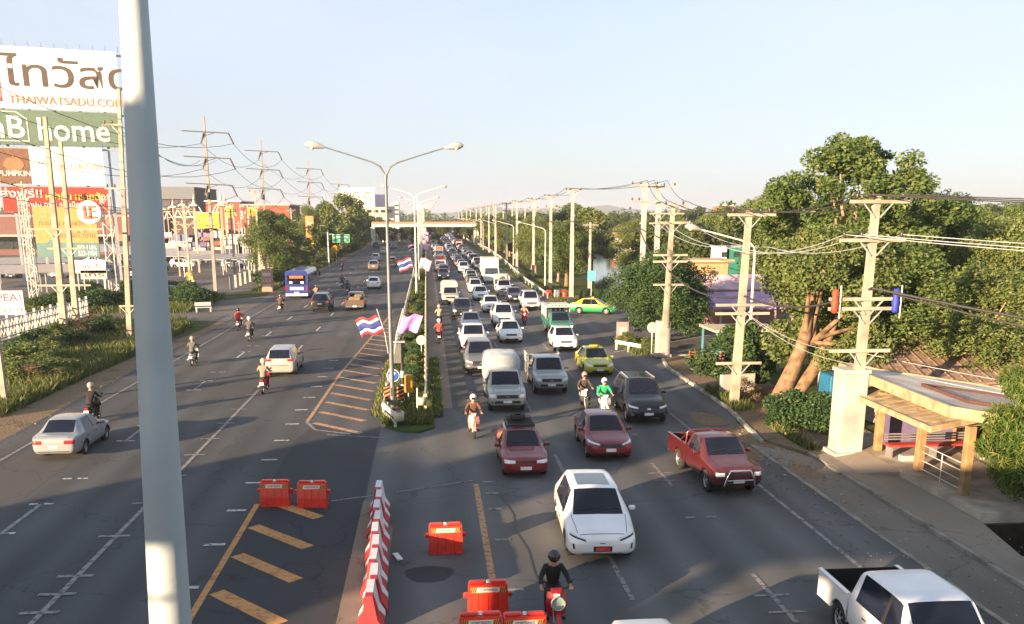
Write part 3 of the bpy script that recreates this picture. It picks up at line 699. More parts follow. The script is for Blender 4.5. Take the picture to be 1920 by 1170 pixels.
# bus seen from behind, front is -Y
BUSB = mat('bus_blue', (.022,.040,.20), .3, coat=.6, var=.1)
def bus():
    P = []; W_, L_, H = 2.5, 9.2, 3.15
    b = MB(); 
    sec = [(-1.25,.35),(-1.25,2.75),(-1.12,3.05),(-.8,3.15),(.8,3.15),(1.12,3.05),(1.25,2.75),(1.25,.35)]
    n = len(sec); vs = [(x*(.97 if i in (0,3) else 1), y, z if i not in (0,3) else (z-.05 if z > 1 else z+.05)) for i, y in enumerate((-L_/2, -L_/2+.25, L_/2-.2, L_/2)) for x, z in sec]
    b.add(vs, [(i*n+j, i*n+(j+1)%n, (i+1)*n+(j+1)%n, (i+1)*n+j) for i in range(3) for j in range(n)]+[tuple(range(n))[::-1], tuple(range(3*n,4*n))], BUSB)
    for sx in (-1,1): b.box((sx*1.255,0,.75),(.02,L_-.4,.06),mat('bus_stripe',(.5,.5,.55),.4))
    P.append(('body', b.mesh('body'), (0,0,0), None, False))
    g = MB(); g.box((0,L_/2+.012,2.15),(1.95,.03,.95),GLASS,bev=.01); P.append(('rear_window', g.mesh('rear_window'), (0,0,0), None, False))
    o_ = MB(); o_.box((0,L_/2+.04,2.45),(1.5,.012,.26),mat('bus_banner',(.62,.13,.05),.5)); 
    for x in (-.62,.62): o_.box((x,L_/2+.04,1.86),(.34,.012,.22),PLATE)
    P.append(('window_banner', o_.mesh('window_banner'), (0,0,0), None, False))
    f_ = MB(); f_.box((0,-L_/2-.012,1.9),(2.1,.03,1.3),GLASS,bev=.01); P.append(('windshield', f_.mesh('windshield'), (0,0,0), None, False))
    for sx in (-1,1):
        s_ = MB()
        for k in range(7): s_.box((sx*1.262,-L_/2+.95+k*1.15,2.2),(.02,1.05,.8),GLASS)
        P.append(('side_window', s_.mesh('side_window'), (0,0,0), None, False))
        t = MB(); t.box((sx*1.12,L_/2+.02,1.25),(.16,.04,.42),TAIL); P.append(('taillight', t.mesh('taillight'), (0,0,0), None, False))
        m_ = MB(); m_.bar((sx*1.2,-L_/2,2.7),(sx*1.5,-L_/2-.2,2.6),.05,.05,TRIM); m_.box((sx*1.5,-L_/2-.2,2.3),(.2,.08,.5),TRIM); P.append(('door_mirror', m_.mesh('door_mirror'), (0,0,0), None, False))
    p = MB(); p.box((0,L_/2+.07,.52),(2.44,.16,.3),mat('bus_bumper',(.35,.38,.5),.4),bev=.03); p.box((0,L_/2+.16,.75),(.5,.012,.16),PLATE); P.append(('rear_bumper', p.mesh('rear_bumper'), (0,0,0), None, False))
    e = MB(); e.box((0,L_/2+.01,1.2),(1.5,.03,.35),mat('bus_pale_band',(.4,.43,.6),.4),bev=.01); P.append(('engine_cover', e.mesh('engine_cover'), (0,0,0), None, False))
    rt, ri = wheel_meshes(.48, .3, RIM, 8)
    for t in (-L_/2+1.9, L_/2-2.5):
        for sx in (-1,1): P.append(('wheel', None, Matrix.Translation((sx*1.12,t,.48)) @ Matrix.Rotation(sx*PI/2,4,'Y'), (rt, ri), False))
    COMP['bus'] = dict(P=P, name='bus', L=L_, W=W_)
bus()
# ================================================================== MOTORCYCLES AND RIDERS (front faces -Y)
def skin_mesh(name, chains, m, levels=2, root=None):
    """chains: list of lists of (x,y,z,r); first point of a later chain may coincide with an earlier one (joined)"""
    vs = []; es = []; rs = []; idx = {}
    for ch in chains:
        prev = None
        for (x, y, z, r) in ch:
            k = (round(x,3), round(y,3), round(z,3))
            if k not in idx: idx[k] = len(vs); vs.append((x,y,z)); rs.append(r)
            i = idx[k]
            if prev is not None and prev != i: es.append((prev, i))
            prev = i
    me = bpy.data.meshes.new(name); me.from_pydata(vs, es, []); o = bpy.data.objects.new(name, me); COL.objects.link(o)
    sk_ = o.modifiers.new('k', 'SKIN'); sk_.use_smooth_shade = True
    sv = me.skin_vertices[0].data
    for i, r in enumerate(rs):
        rr = r if isinstance(r, tuple) else (r, r)
        sv[i].radius = rr; sv[i].use_root = (i == 0)
    sb = o.modifiers.new('s', 'SUBSURF'); sb.levels = sb.render_levels = levels
    out_ = eval_mesh(o); bpy.data.objects.remove(o)
    out_.materials.clear(); out_.materials.append(m)
    for p in out_.polygons: p.use_smooth = True
    return out_
def rider_parts(lean=0.0, fingers=True):
    """seated on a motorcycle, hands on the grips at x=+-.33, y=-.42, z=1.03; feet on the boards"""
    pel = (0,.22,.86); sp = (0,.20,1.05); ch = (0,.10,1.26); nk = (0,.04,1.42); hd = (0,.00,1.53); ht = (0,-.01,1.66)
    body = [[(*pel,.14),(*sp,.125),(*ch,.15),(*nk,.052),(*hd,.082),(*ht,.088),(0,-.01,1.72,.055)]]
    for s in (-1, 1):
        body.append([(*ch,.15),(s*.17,.09,1.34,.062),(s*.29,-.04,1.16,.045),(s*.325,-.28,1.05,.032),(s*.33,-.375,1.045,.027),(s*.33,-.41,1.05,.035)])
        if fingers:
            for k in range(4):
                x = s*(.30+.022*k)
                body.append([(s*.33,-.41,1.05,.035),(x,-.445,1.055,.012),(x,-.475,1.04,.010),(x,-.468,1.012,.009),(x,-.445,1.005,.008)])
            body.append([(s*.33,-.375,1.045,.027),(s*.298,-.40,1.03,.011),(s*.285,-.43,1.01,.010)])
        body.append([(*pel,.14),(s*.10,.16,.84,.088),(s*.19,-.24,.78,.058),(s*.17,-.16,.42,.042),(s*.17,-.14,.33,.032),(s*.18,-.24,.30,.03),(s*.18,-.33,.30,.022)])
    me = skin_mesh('person', body, SKIN, 2)
    jk = [[(0,.23,.80,.175),(0,.22,.92,.165),(*sp,.15),(*ch,.175),(0,.045,1.385,.075)]]
    for s in (-1, 1): jk.append([(*ch,.175),(s*.18,.09,1.345,.082),(s*.295,-.04,1.16,.060),(s*.326,-.29,1.05,.046)])
    jacket = skin_mesh('jacket', jk, CLOTH, 2)
    tr = [[(0,.22,.98,.14),(0,.22,.84,.165)]]
    for s in (-1, 1): tr.append([(0,.22,.84,.15),(s*.10,.15,.83,.10),(s*.19,-.245,.78,.073),(s*.17,-.16,.42,.058),(s*.17,-.145,.34,.05)])
    trousers = skin_mesh('trousers', tr, CLOTH, 2)
    sh = []
    for s in (-1,1): sh.append(MB().box((s*.18,-.23,.275),(.09,.27,.08),TRIM,bev=.02).mesh('shoe'))
    hel = MB()
    pr = []
    for k in range(9):
        a = -PI*.32+PI*.82*k/8; pr.append((.145*math.cos(a), .155*math.sin(a)))
    hel.lathe(pr+[(0.001,.155)], HELM, 18, Matrix.Translation((0,.0,1.63)))
    hel.box((0,-.125,1.60),(.17,.05,.09),GLASS,bev=.015)
    fc = MB(); fc.box((0,-.083,1.575),(.026,.03,.04),SKIN,bev=.008); fc.box((0,-.078,1.535),(.05,.012,.012),mat('lips',(.3,.1,.09),.5))
    for s in (-1,1): fc.box((s*.032,-.083,1.61),(.024,.008,.012),TRIM)
    return me, jacket, trousers, sh, hel.mesh('helmet'), fc.mesh('face')
RP = rider_parts()
def bike_meshes(sport=False):
    b = MB()
    b.tube([(0,-.50,.55),(0,-.43,.80),(0,-.38,1.0)], .045, PLAST, 8)
    # leg shield, floor, under-seat body, tail
    b.add([(-.20,-.40,.40),(.20,-.40,.40),(.24,-.44,.70),(.20,-.40,.95),(-.20,-.40,.95),(-.24,-.44,.70),(0,-.52,.42),(0,-.58,.70),(0,-.53,.97)],
          [(0,6,7,5),(6,1,2,7),(5,7,8,4),(7,2,3,8),(0,5,4,3,2,1),(0,1,6),(4,8,3)], PLAST)
    if not sport: b.box((0,-.16,.36),(.36,.50,.08),TRIM,bev=.02)
    else: b.box((0,-.12,.52),(.22,.45,.28),PLAST,bev=.05)
    b.box((0,.25,.58),(.28,.62,.30),PLAST,bev=.06)
    b.add([(-.14,.30,.50),(.14,.30,.50),(.14,.30,.72),(-.14,.30,.72),(-.05,.78,.68),(.05,.78,.68),(.05,.78,.78),(-.05,.78,.78)],[(0,1,5,4),(1,2,6,5),(2,3,7,6),(3,0,4,7),(4,5,6,7)], PLAST)
    b.box((0,.02,.33),(.20,.30,.22),DARKM,bev=.03)
    b.tube([(.14,.10,.30),(.17,.40,.32),(.18,.72,.42)], [.03,.045,.05], STEELG, 8)
    s = MB(); s.box((0,.28,.775),(.27,.68,.09),TRIM,bev=.035)
    h = MB(); h.tube([(-.36,-.40,1.04),(-.18,-.42,1.02),(0,-.42,.98),(.18,-.42,1.02),(.36,-.40,1.04)], .018, TRIM, 6)
    h.box((0,-.47,1.0),(.26,.12,.12),PLAST,bev=.03)
    for sx in (-1,1):
        h.tube([(sx*.22,-.42,1.02),(sx*.30,-.44,1.16)], .007, TRIM, 5); h.box((sx*.31,-.44,1.19),(.10,.02,.07),TRIM,bev=.008)
    l = MB(); l.box((0,-.545,.985 if not sport else .90),(.15,.04,.09),LENS,bev=.012)
    fk = MB()
    for sx in (-1,1): fk.tube([(sx*.07,-.48,.72),(sx*.07,-.62,.28)], .02, STEELG, 6)
    fd = MB(); 
    for k in range(6):
        a0 = R(20+k*23); a1 = R(20+(k+1)*23); r = .34
        fd.add([(x,-.62-r*math.cos(a)*1.0,.28+r*math.sin(a)) for a in (a0,a1) for x in (-.06,.06)], [(0,1,3,2)], PLAST)
    t = MB(); t.box((0,.79,.70),(.15,.04,.07),TAIL,bev=.01)
    p = MB(); p.box((0,.84,.56),(.20,.012,.16),PLATE)
    tw = MB(); tw.lathe([(.21,-.05),(.27,-.045),(.285,0),(.27,.045),(.21,.05)], TYRE, 22)
    rw = MB(); rw.lathe([(.215,-.03),(.20,0),(.215,.03)], RIM, 22); rw.lathe([(.03,-.06),(.03,.06)], RIM, 8)
    for k in range(6): rw.bar((0,0,0),(.21*math.cos(k*PI/3),.21*math.sin(k*PI/3),0),.02,.015,RIM)
    return dict(body=b.mesh('body'), seat=s.mesh('seat'), handlebar=h.mesh('handlebar'), headlight=l.mesh('headlight'), front_fork=fk.mesh('front_fork'), fender=fd.mesh('fender'), taillight=t.mesh('taillight'), number_plate=p.mesh('number_plate'), tyre=tw.mesh('tyre'), rim=rw.mesh('rim'))
BK = {False: bike_meshes(False), True: bike_meshes(True)}
def moto(x, y, rz, bcol, jcol, tcol, hcol, blabel, plabel, sport=False, full=True, box=None, name='motorcycle', pgroup=None, bgroup=None, basket=False, scale=1.0, side=0):
    """x, y: road point under the end nearer the camera"""
    d = .88
    cx = x; cy = y+d
    B = BK[sport]
    root = thing(name, blabel, 'motorcycle', (cx,cy,.008), rz, bgroup)
    for nm in ('body','seat','handlebar','headlight','front_fork','fender','taillight','number_plate'):
        link(nm, B[nm], root, (0,0,0), 0, bcol)
    for wy in (-.62,.58):
        wl = link('wheel', B['tyre'], root); wl.matrix_local = Matrix.Translation((0,wy,.285)) @ Matrix.Rotation(PI/2,4,'Y'); link('rim', B['rim'], wl)
    if box:
        q = MB(); q.box((0,.62,1.02),(.42,.42,.42),mat('box_'+str(box), box, .6),bev=.03); link('delivery_box', q.mesh('delivery_box'), root)
    if basket:
        q = MB(); q.lathe([(.10,-.05),(.15,.0),(.16,.10),(.15,.13)], mat('pale_hub',(.55,.58,.56),.4), 16, Matrix.Translation((0,-.66,.78)) @ Matrix.Rotation(PI/2-.2,4,'X')); q.lathe([(0.001,.03),(.14,.03)], mat('pale_hub2',(.2,.3,.28),.4), 16, Matrix.Translation((0,-.66,.78)) @ Matrix.Rotation(PI/2-.2,4,'X'))
        link('front_basket', q.mesh('front_basket'), root)
    p = link('person', RP[0], None, (cx,cy,.008), rz); tag(p, plabel, 'person', pgroup)
    link('jacket', RP[1], p, (0,0,0), 0, jcol); link('trousers', RP[2], p, (0,0,0), 0, tcol); [link('shoe', q_, p) for q_ in RP[3]]; link('helmet', RP[4], p, (0,0,0), 0, hcol); link('face', RP[5], p)
    return root
# ================================================================== GROUND AND ROADS
def asphalt(name, a, b, tracks=None, rough=.88, patch=.5, wear=False):
    m, t, bs = newmat(name); N = t.nodes.new
    tcn = N('ShaderNodeTexCoord'); mp_ = N('ShaderNodeMapping'); mp_.inputs['Scale'].default_value = (1, .22, 1)
    n1 = N('ShaderNodeTexNoise'); n1.inputs['Scale'].default_value = .35; n1.inputs['Detail'].default_value = 8; n1.inputs['Roughness'].default_value = .6
    n2 = N('ShaderNodeTexNoise'); n2.inputs['Scale'].default_value = 38; n2.inputs['Detail'].default_value = 3
    n3 = N('ShaderNodeTexNoise'); n3.inputs['Scale'].default_value = .09; n3.inputs['Detail'].default_value = 5
    t.links.new(tcn.outputs['Object'], mp_.inputs[0]); t.links.new(mp_.outputs[0], n1.inputs['Vector']); t.links.new(tcn.outputs['Object'], n2.inputs['Vector']); t.links.new(tcn.outputs['Object'], n3.inputs['Vector'])
    if wear: n1.inputs['Scale'].default_value = 5.5; mp_.inputs['Scale'].default_value = (1,1,1)
    r1 = N('ShaderNodeMapRange'); r1.inputs[1].default_value = .40 if wear else .3; r1.inputs[2].default_value = .5 if wear else .7; t.links.new(n1.outputs['Fac'], r1.inputs[0])
    mx1 = N('ShaderNodeMix'); mx1.data_type = 'RGBA'; mx1.inputs[6].default_value = (*a,1); mx1.inputs[7].default_value = (*b,1); t.links.new(r1.outputs[0], mx1.inputs[0])
    # wheel tracks: slight darkening along the lanes
    sp = N('ShaderNodeSeparateXYZ'); t.links.new(tcn.outputs['Object'], sp.inputs[0])
    mu = N('ShaderNodeMath'); mu.operation = 'MULTIPLY_ADD'; mu.inputs[1].default_value = 2*PI/1.72; mu.inputs[2].default_value = tracks if tracks is not None else 0; t.links.new(sp.outputs['X'], mu.inputs[0])
    si = N('ShaderNodeMath'); si.operation = 'SINE'; t.links.new(mu.outputs[0], si.inputs[0])
    r2 = N('ShaderNodeMapRange'); r2.inputs[1].default_value = -1; r2.inputs[2].default_value = 1; r2.inputs[3].default_value = .80 if tracks is not None else 1; r2.inputs[4].default_value = 1.08 if tracks is not None else 1; t.links.new(si.outputs[0], r2.inputs[0])
    r3 = N('ShaderNodeMapRange'); r3.inputs[1].default_value = .35; r3.inputs[2].default_value = .65; r3.inputs[3].default_value = .8; r3.inputs[4].default_value = 1.12; t.links.new(n3.outputs['Fac'], r3.inputs[0])
    m1 = N('ShaderNodeMath'); m1.operation = 'MULTIPLY'; t.links.new(r2.outputs[0], m1.inputs[0]); t.links.new(r3.outputs[0], m1.inputs[1])
    r4 = N('ShaderNodeMapRange'); r4.inputs[3].default_value = .75; r4.inputs[4].default_value = 1.25; t.links.new(n2.outputs['Fac'], r4.inputs[0])
    m2 = N('ShaderNodeMath'); m2.operation = 'MULTIPLY'; t.links.new(m1.outputs[0], m2.inputs[0]); t.links.new(r4.outputs[0], m2.inputs[1])
    # cracks
    vo = N('ShaderNodeTexVoronoi'); vo.feature = 'DISTANCE_TO_EDGE'; vo.inputs['Scale'].default_value = .16
    nd = N('ShaderNodeTexNoise'); nd.inputs['Scale'].default_value = .8; nd.inputs['Detail'].default_value = 5; t.links.new(tcn.outputs['Object'], nd.inputs['Vector'])
    va = N('ShaderNodeVectorMath'); va.operation = 'MULTIPLY_ADD'; va.inputs[1].default_value = (2.2,2.2,0); t.links.new(nd.outputs['Color'], va.inputs[0]); t.links.new(tcn.outputs['Object'], va.inputs[2]); t.links.new(va.outputs[0], vo.inputs['Vector'])
    rc = N('ShaderNodeMapRange'); rc.inputs[1].default_value = 0.0; rc.inputs[2].default_value = .006; rc.inputs[3].default_value = .62; rc.inputs[4].default_value = 1; t.links.new(vo.outputs['Distance'], rc.inputs[0])
    m3 = N('ShaderNodeMath'); m3.operation = 'MULTIPLY'; t.links.new(m2.outputs[0], m3.inputs[0]); t.links.new(rc.outputs[0], m3.inputs[1])
    vs = N('ShaderNodeVectorMath'); vs.operation = 'SCALE'; t.links.new(mx1.outputs[2], vs.inputs[0]); t.links.new(m3.outputs[0], vs.inputs['Scale'])
    t.links.new(vs.outputs[0], bs.inputs['Base Color']); bs.inputs['Roughness'].default_value = rough; bs.inputs['Specular IOR Level'].default_value = .35
    bp = N('ShaderNodeBump'); bp.inputs['Strength'].default_value = .25; bp.inputs['Distance'].default_value = .01; t.links.new(n2.outputs['Fac'], bp.inputs['Height']); t.links.new(bp.outputs[0], bs.inputs['Normal'])
    return m
ASPH = asphalt('asphalt', (.054,.059,.065), (.084,.088,.093), tracks=.9)
ASPHR = asphalt('asphalt_right', (.088,.093,.097), (.132,.134,.134), tracks=2.0)
ASPHN = asphalt('asphalt_new', (.034,.038,.044), (.046,.050,.056))
ASPHP = asphalt('asphalt_patch', (.062,.062,.064), (.085,.083,.082))
LOTM = asphalt('lot_asphalt', (.10,.095,.09), (.14,.13,.12))
TAN = asphalt('tan_shoulder', (.17,.135,.105), (.24,.19,.145))
SHC = asphalt('shoulder_concrete', (.13,.12,.105), (.20,.18,.155))
WALK = asphalt('walk_concrete', (.17,.15,.125), (.28,.245,.20))
def earth(name, g1, g2, d1, d2, scale=.5, thr=.5):
    m, t, b = newmat(name); N = t.nodes.new
    tcn = N('ShaderNodeTexCoord'); a = N('ShaderNodeTexNoise'); a.inputs['Scale'].default_value = scale; a.inputs['Detail'].default_value = 9; a.inputs['Roughness'].default_value = .65
    c = N('ShaderNodeTexNoise'); c.inputs['Scale'].default_value = scale*14; c.inputs['Detail'].default_value = 6
    for n_ in (a, c): t.links.new(tcn.outputs['Object'], n_.inputs['Vector'])
    mg = N('ShaderNodeMix'); mg.data_type = 'RGBA'; mg.inputs[6].default_value = (*g1,1); mg.inputs[7].default_value = (*g2,1)
    md = N('ShaderNodeMix'); md.data_type = 'RGBA'; md.inputs[6].default_value = (*d1,1); md.inputs[7].default_value = (*d2,1)
    t.links.new(c.outputs['Fac'], mg.inputs[0]); t.links.new(c.outputs['Fac'], md.inputs[0])
    r = N('ShaderNodeMapRange'); r.inputs[1].default_value = thr-.06; r.inputs[2].default_value = thr+.06; t.links.new(a.outputs['Fac'], r.inputs[0])
    mm = N('ShaderNodeMix'); mm.data_type = 'RGBA'; t.links.new(r.outputs[0], mm.inputs[0]); t.links.new(mg.outputs[2], mm.inputs[6]); t.links.new(md.outputs[2], mm.inputs[7])
    t.links.new(mm.outputs[2], b.inputs['Base Color']); b.inputs['Roughness'].default_value = .95; b.inputs['Specular IOR Level'].default_value = .1
    bp = N('ShaderNodeBump'); bp.inputs['Strength'].default_value = .6; bp.inputs['Distance'].default_value = .06; t.links.new(c.outputs['Fac'], bp.inputs['Height']); t.links.new(bp.outputs[0], b.inputs['Normal'])
    return m
GRASSG = earth('grass_ground', (.035,.055,.015), (.075,.10,.03), (.12,.10,.05), (.18,.14,.08), .35, .62)
DIRT = earth('dirt', (.16,.12,.08), (.24,.18,.12), (.07,.085,.03), (.11,.10,.05), .6, .60)
MUD = earth('ditch_mud', (.03,.025,.018), (.06,.045,.03), (.02,.018,.014), (.05,.04,.03), .8, .5)
def sheet(name, pts, z, m):
    q = MB(); q.poly([(x, y, z) for x, y in pts], m); return kind(q.build(name), 'structure')
def rect(x0, y0, x1, y1): return [(x0,y0),(x1,y0),(x1,y1),(x0,y1)]
g = MB()
for r_ in (rect(-7000,-400,15.3,9000), rect(15.3,25.3,7000,9000), rect(15.3,-400,7000,22.3), rect(30,22.3,7000,25.3)): g.poly([(x,y,0) for x, y in r_], GRASSG)
kind(g.build('ground'), 'structure')
q = MB(); q.poly([(15.3,22.3,-1.4),(30,22.3,-1.4),(30,25.3,-1.4),(15.3,25.3,-1.4)], MUD)
for a_, b_ in (((15.3,22.3),(30,22.3)),((30,22.3),(30,25.3)),((30,25.3),(15.3,25.3)),((15.3,25.3),(15.3,22.3))):
    q.poly([(a_[0],a_[1],-1.4),(b_[0],b_[1],-1.4),(b_[0],b_[1],-.002),(a_[0],a_[1],-.002)], MUD)
kind(q.build('ditch'), 'structure')
sheet('dirt_verge', [(-19.6,-40),(-17.4,-40),(-17.4,700),(-18.6,700),(-19.0,120),(-18.4,80),(-19.4,60),(-20.2,42),(-19.0,20)], .004, DIRT)
sheet('road', rect(-17.7,-40,-2.2,700), .008, ASPH)
sheet('road', [(-2.2,-40),(12.9,-40),(12.9,36),(14.2,42.5),(14.35,55),(15.3,60),(30,60),(60,52),(60,86),(30,88),(18,92),(14.2,100),(12.9,112),(13.0,700),(-2.2,700)], .008, ASPHR)
sheet('road_patch', [(-5.62,-40),(-2.25,-40),(-2.25,38.9),(-5.2,41.2),(-5.62,38)], .012, ASPHN)
sheet('road_patch', [(1.05,44),(2.0,42),(1.95,120),(1.75,400),(1.0,400),(1.1,120)], .012, ASPHP)
for k_, pts_ in enumerate(([(-12.3,48),(-9.4,48.4),(-9.3,55),(-12.2,54.5)],[(-15.9,30),(-13.4,30.3),(-13.5,41),(-15.8,40.6)],[(-9.0,62),(-6.0,62.2),(-6.1,72),(-8.9,72)],[(8.5,44),(11.0,44),(11.0,49),(8.6,49.2)])): sheet('road_patch', pts_, .0105, ASPHP)
sheet('tan_shoulder', [(-.2,44.2),(1.05,44.2),(1.1,120),(1.0,420),(-.4,420)], .012, TAN)
sheet('tan_shoulder', [(-2.25,-40),(-1.05,-40),(-1.2,20),(-1.2,26.5),(-1.9,29.3),(-2.25,29.3)], .012, TAN)
sheet('side_street', [(-17.7,84),(-24,86),(-40,84),(-70,84),(-70,92),(-40,93),(-26,100),(-17.7,113)], .012, LOTM)
sheet('car_park', [(-22,118),(-26,112),(-120,112),(-120,330),(-30,330),(-27,180),(-21,150)], .004, LOTM)
q = MB()
q.prism([(12.9,5),(14.55,5),(14.55,33.4),(13.6,36),(12.9,35.8)], .0, .016, SHC); kind(q.build('shoulder'), 'structure')
KRB = mat('old_kerb', (.24,.22,.19), .95, var=.35, scale=1.1, bump=.6, dirt=(.10,.095,.08))
rk0 = random.Random(2)
q = MB()
for k in range(62):
    y_ = -24+k*.97; o_ = rk0.uniform(-.02,.02); q.box((12.9+o_,y_,.012),(.17+rk0.uniform(-.05,.03),.95,.03+rk0.uniform(0,.012)),KRB)
kind(q.build('kerb'), 'structure')
q = MB(); q.prism([(14.70,5),(24,5),(24,22.3),(15.75,22.35),(16.35,25.28),(16.5,33.5),(14.70,33.5)], -.01, .12, WALK); kind(q.build('pavement'), 'structure')
q = MB()
for k in range(29):
    y_ = 5.5+k; q.box((14.61+rk0.uniform(-.025,.025),y_,.06),(.17,.97,.12+rk0.uniform(-.03,.02)),KRB,rz=rk0.uniform(-.02,.02))
kind(q.build('kerb'), 'structure')
q = MB(); q.prism([(13.65,36.1),(14.7,33.6),(18.6,33.7),(18.6,60),(15.15,59.6),(14.45,55),(14.35,46),(14.25,42.5)], 0, .10, DIRT); kind(q.build('pavement'), 'structure')
kb = [(13.45,36.0),(14.15,42.5),(14.26,46),(14.38,55),(15.05,59.6),(18.5,60.4)]
q = MB()
KRW = mat('faded_kerb', (.42,.39,.33), .9, var=.35, scale=1.3, bump=.5, dirt=(.17,.15,.12))
for a_, b_ in zip(kb, kb[1:]):
    a_ = Vector(a_); b_ = Vector(b_); n_ = max(1, int((b_-a_).length/.9))
    for k in range(n_):
        if rk0.random() < .08: continue
        p0, p1 = a_.lerp(b_,k/n_), a_.lerp(b_,(k+.94)/n_); j = rk0.uniform(-.03,.03); q.bar((p0.x+j,p0.y,.06),(p1.x+j,p1.y,.06+rk0.uniform(-.02,.02)),.16,.15,KRW)
kind(q.build('kerb'), 'structure')
# water
wm, wt, wb = newmat('water'); wb.inputs['Base Color'].default_value = (.03,.05,.045,1); wb.inputs['Roughness'].default_value = .06
wn = wt.nodes.new('ShaderNodeTexNoise'); wn.inputs['Scale'].default_value = .8; wn.inputs['Detail'].default_value = 4; wtc = wt.nodes.new('ShaderNodeTexCoord'); wbp = wt.nodes.new('ShaderNodeBump'); wbp.inputs['Strength'].default_value = .12
wt.links.new(wtc.outputs['Object'], wn.inputs['Vector']); wt.links.new(wn.outputs['Fac'], wbp.inputs['Height']); wt.links.new(wbp.outputs[0], wb.inputs['Normal'])
sheet('water', [(20.4,112),(30,108),(44,118),(58,160),(64,235),(60,275),(44,262),(36,215),(27,160)], .02, wm)
# ---- markings
WPM = asphalt('white_marking', (.16,.16,.16), (.50,.49,.47), wear=True); YPM = asphalt('yellow_marking', (.34,.17,.065), (.52,.27,.10), wear=True); TPM = asphalt('worn_yellow_marking', (.20,.13,.09), (.43,.26,.15), wear=True)
OWM = asphalt('worn_marking', (.11,.11,.11), (.26,.255,.25), wear=True)
zm = .016
ZK = [0]
W_ = MB(); Y_ = MB(); T_ = MB(); O_ = MB()
def ln(q, a, b, w_, m):
    a = Vector((*a, 0)); b = Vector((*b, 0)); d = (b-a).normalized(); n_ = Vector((-d.y, d.x, 0))*w_/2
    ZK[0] = (ZK[0]+1)%9; zz_ = zm+(.006 if abs(d.x) > .9 else 0)+ZK[0]*.0003
    q.add([(p.x, p.y, zz_) for p in (a-n_, b-n_, b+n_, a+n_)], [(0,1,2,3)], m)
ln(W_, (-16.3,-20), (-16.1,600), .13, OWM); ln(W_, (11.2,-20), (11.2,58), .13, OWM); ln(W_, (12.9,113), (12.6,600), .13, OWM)
ln(W_, (-9.2,-10), (-9.1,50), .14, OWM)
for y in (18,19.8,21.1,22.2,23.4,26.5,29.7): ln(W_, (-9.65,y), (-8.75,y), .16, OWM)
for y in (33,36,38.7,41.7,44.8,48.6,60,63,66): ln(W_, (-9.55,y), (-8.75,y), .13, OWM)
for k in range(22):
    y = 26.9+k*11.6; ln(W_, (-12.55,y), (-12.55,y+3), .14, OWM if k < 3 else WPM)
    if k < 5:
        for yy in (y+3.0, y+.1): ln(W_, (-12.9,yy), (-12.65,yy), .16, WPM); ln(W_, (-12.45,yy), (-12.15,yy), .16, WPM)
        ln(W_, (-12.95,y+6), (-12.65,y+6), .14, WPM); ln(W_, (-12.45,y+6), (-12.1,y+6), .14, WPM)
    if y > 54: ln(W_, (-9.05,y+3), (-9.05,y+6), .14, WPM)
for k in range(14): 
    y = 19.2+k*3.15; ln(W_, (-6.45,y), (-5.85,y), .19, WPM)
for k in range(40):
    y = 19.0+k*11.2
    if y > 55 and k % 2: continue
    ln(O_, (8.2,y), (8.2,y+3), .13, OWM); ln(O_, (4.75,y+1.6), (4.75,y+4.6), .13, OWM)
    if k < 3:
        for yy in (y+.6, y+1.6): ln(O_, (7.75,yy), (8.65,yy), .12, OWM)
        ln(O_, (7.7,y-3.5), (8.05,y-3.5), .16, OWM); ln(O_, (8.35,y-3.5), (8.7,y-3.5), .16, OWM)
for y in (21.5,25.2,28.1,29.8,31.2): ln(O_, (1.75,y), (2.2,y), .15, OWM)
ln(O_, (12.5,62.3), (21.8,71), .14, WPM)
ln(O_, (-4.4,39.0), (-1.9,38.2), .10, OWM); ln(O_, (-3.3,29.4), (-1.9,29.9), .08, OWM); ln(O_, (-1.2,30.2), (1.4,31.4), .08, OWM)
ln(Y_, (-5.65,-10), (-5.62,29.3), .17, YPM)
for y in (29.7,27.05,24.6,22.0,19.4): ln(Y_, (-5.35,y), (-3.5,y-2.0), .42, YPM)
ln(T_, (-5.55,41.6), (-5.25,55), .17, TPM); ln(T_, (-5.25,55), (-3.4,92), .15, TPM); ln(T_, (-5.55,41.6), (-5.0,40.0), .14, OWM); ln(T_, (-5.0,40.0), (-3.4,39.1), .12, OWM)
for k in range(18):
    y = 41.4+k*2.45; xl = -5.2+(max(0, y-55)*.045); xr = -3.0
    if xl < xr-.3: ln(T_, (xl, y), (xr, y-2.2*(xr-xl)/2.2), .33, TPM)
ln(T_, (1.42,8), (1.5,31.0), .19, TPM)
for k in range(40): ln(O_, (1.95,44+k*.62), (2.35,44+k*.62), .12, OWM)
# turn arrow
O_.add([(x, y, zm) for x, y in ((2.11,44.9),(2.45,46.3),(2.2,46.3),(2.2,48.5),(2.02,48.5),(2.02,46.3),(1.77,46.3))], [(0,1,2,3,4,5,6)], OWM)
for q_, n_ in ((W_,'lane_markings'),(Y_,'yellow_markings'),(T_,'worn_yellow_markings'),(O_,'faded_markings')): kind(q_.build(n_), 'structure')
q = MB(); q.add([(-.13+ .62*math.cos(a)*(1+.12*math.sin(3*a)), 22.75+.62*math.sin(a)*(1+.1*math.cos(2*a)), .016) for a in [2*PI*k/20 for k in range(20)]], [tuple(range(20))], ASPHN); kind(q.build('oil_stain'), 'structure')
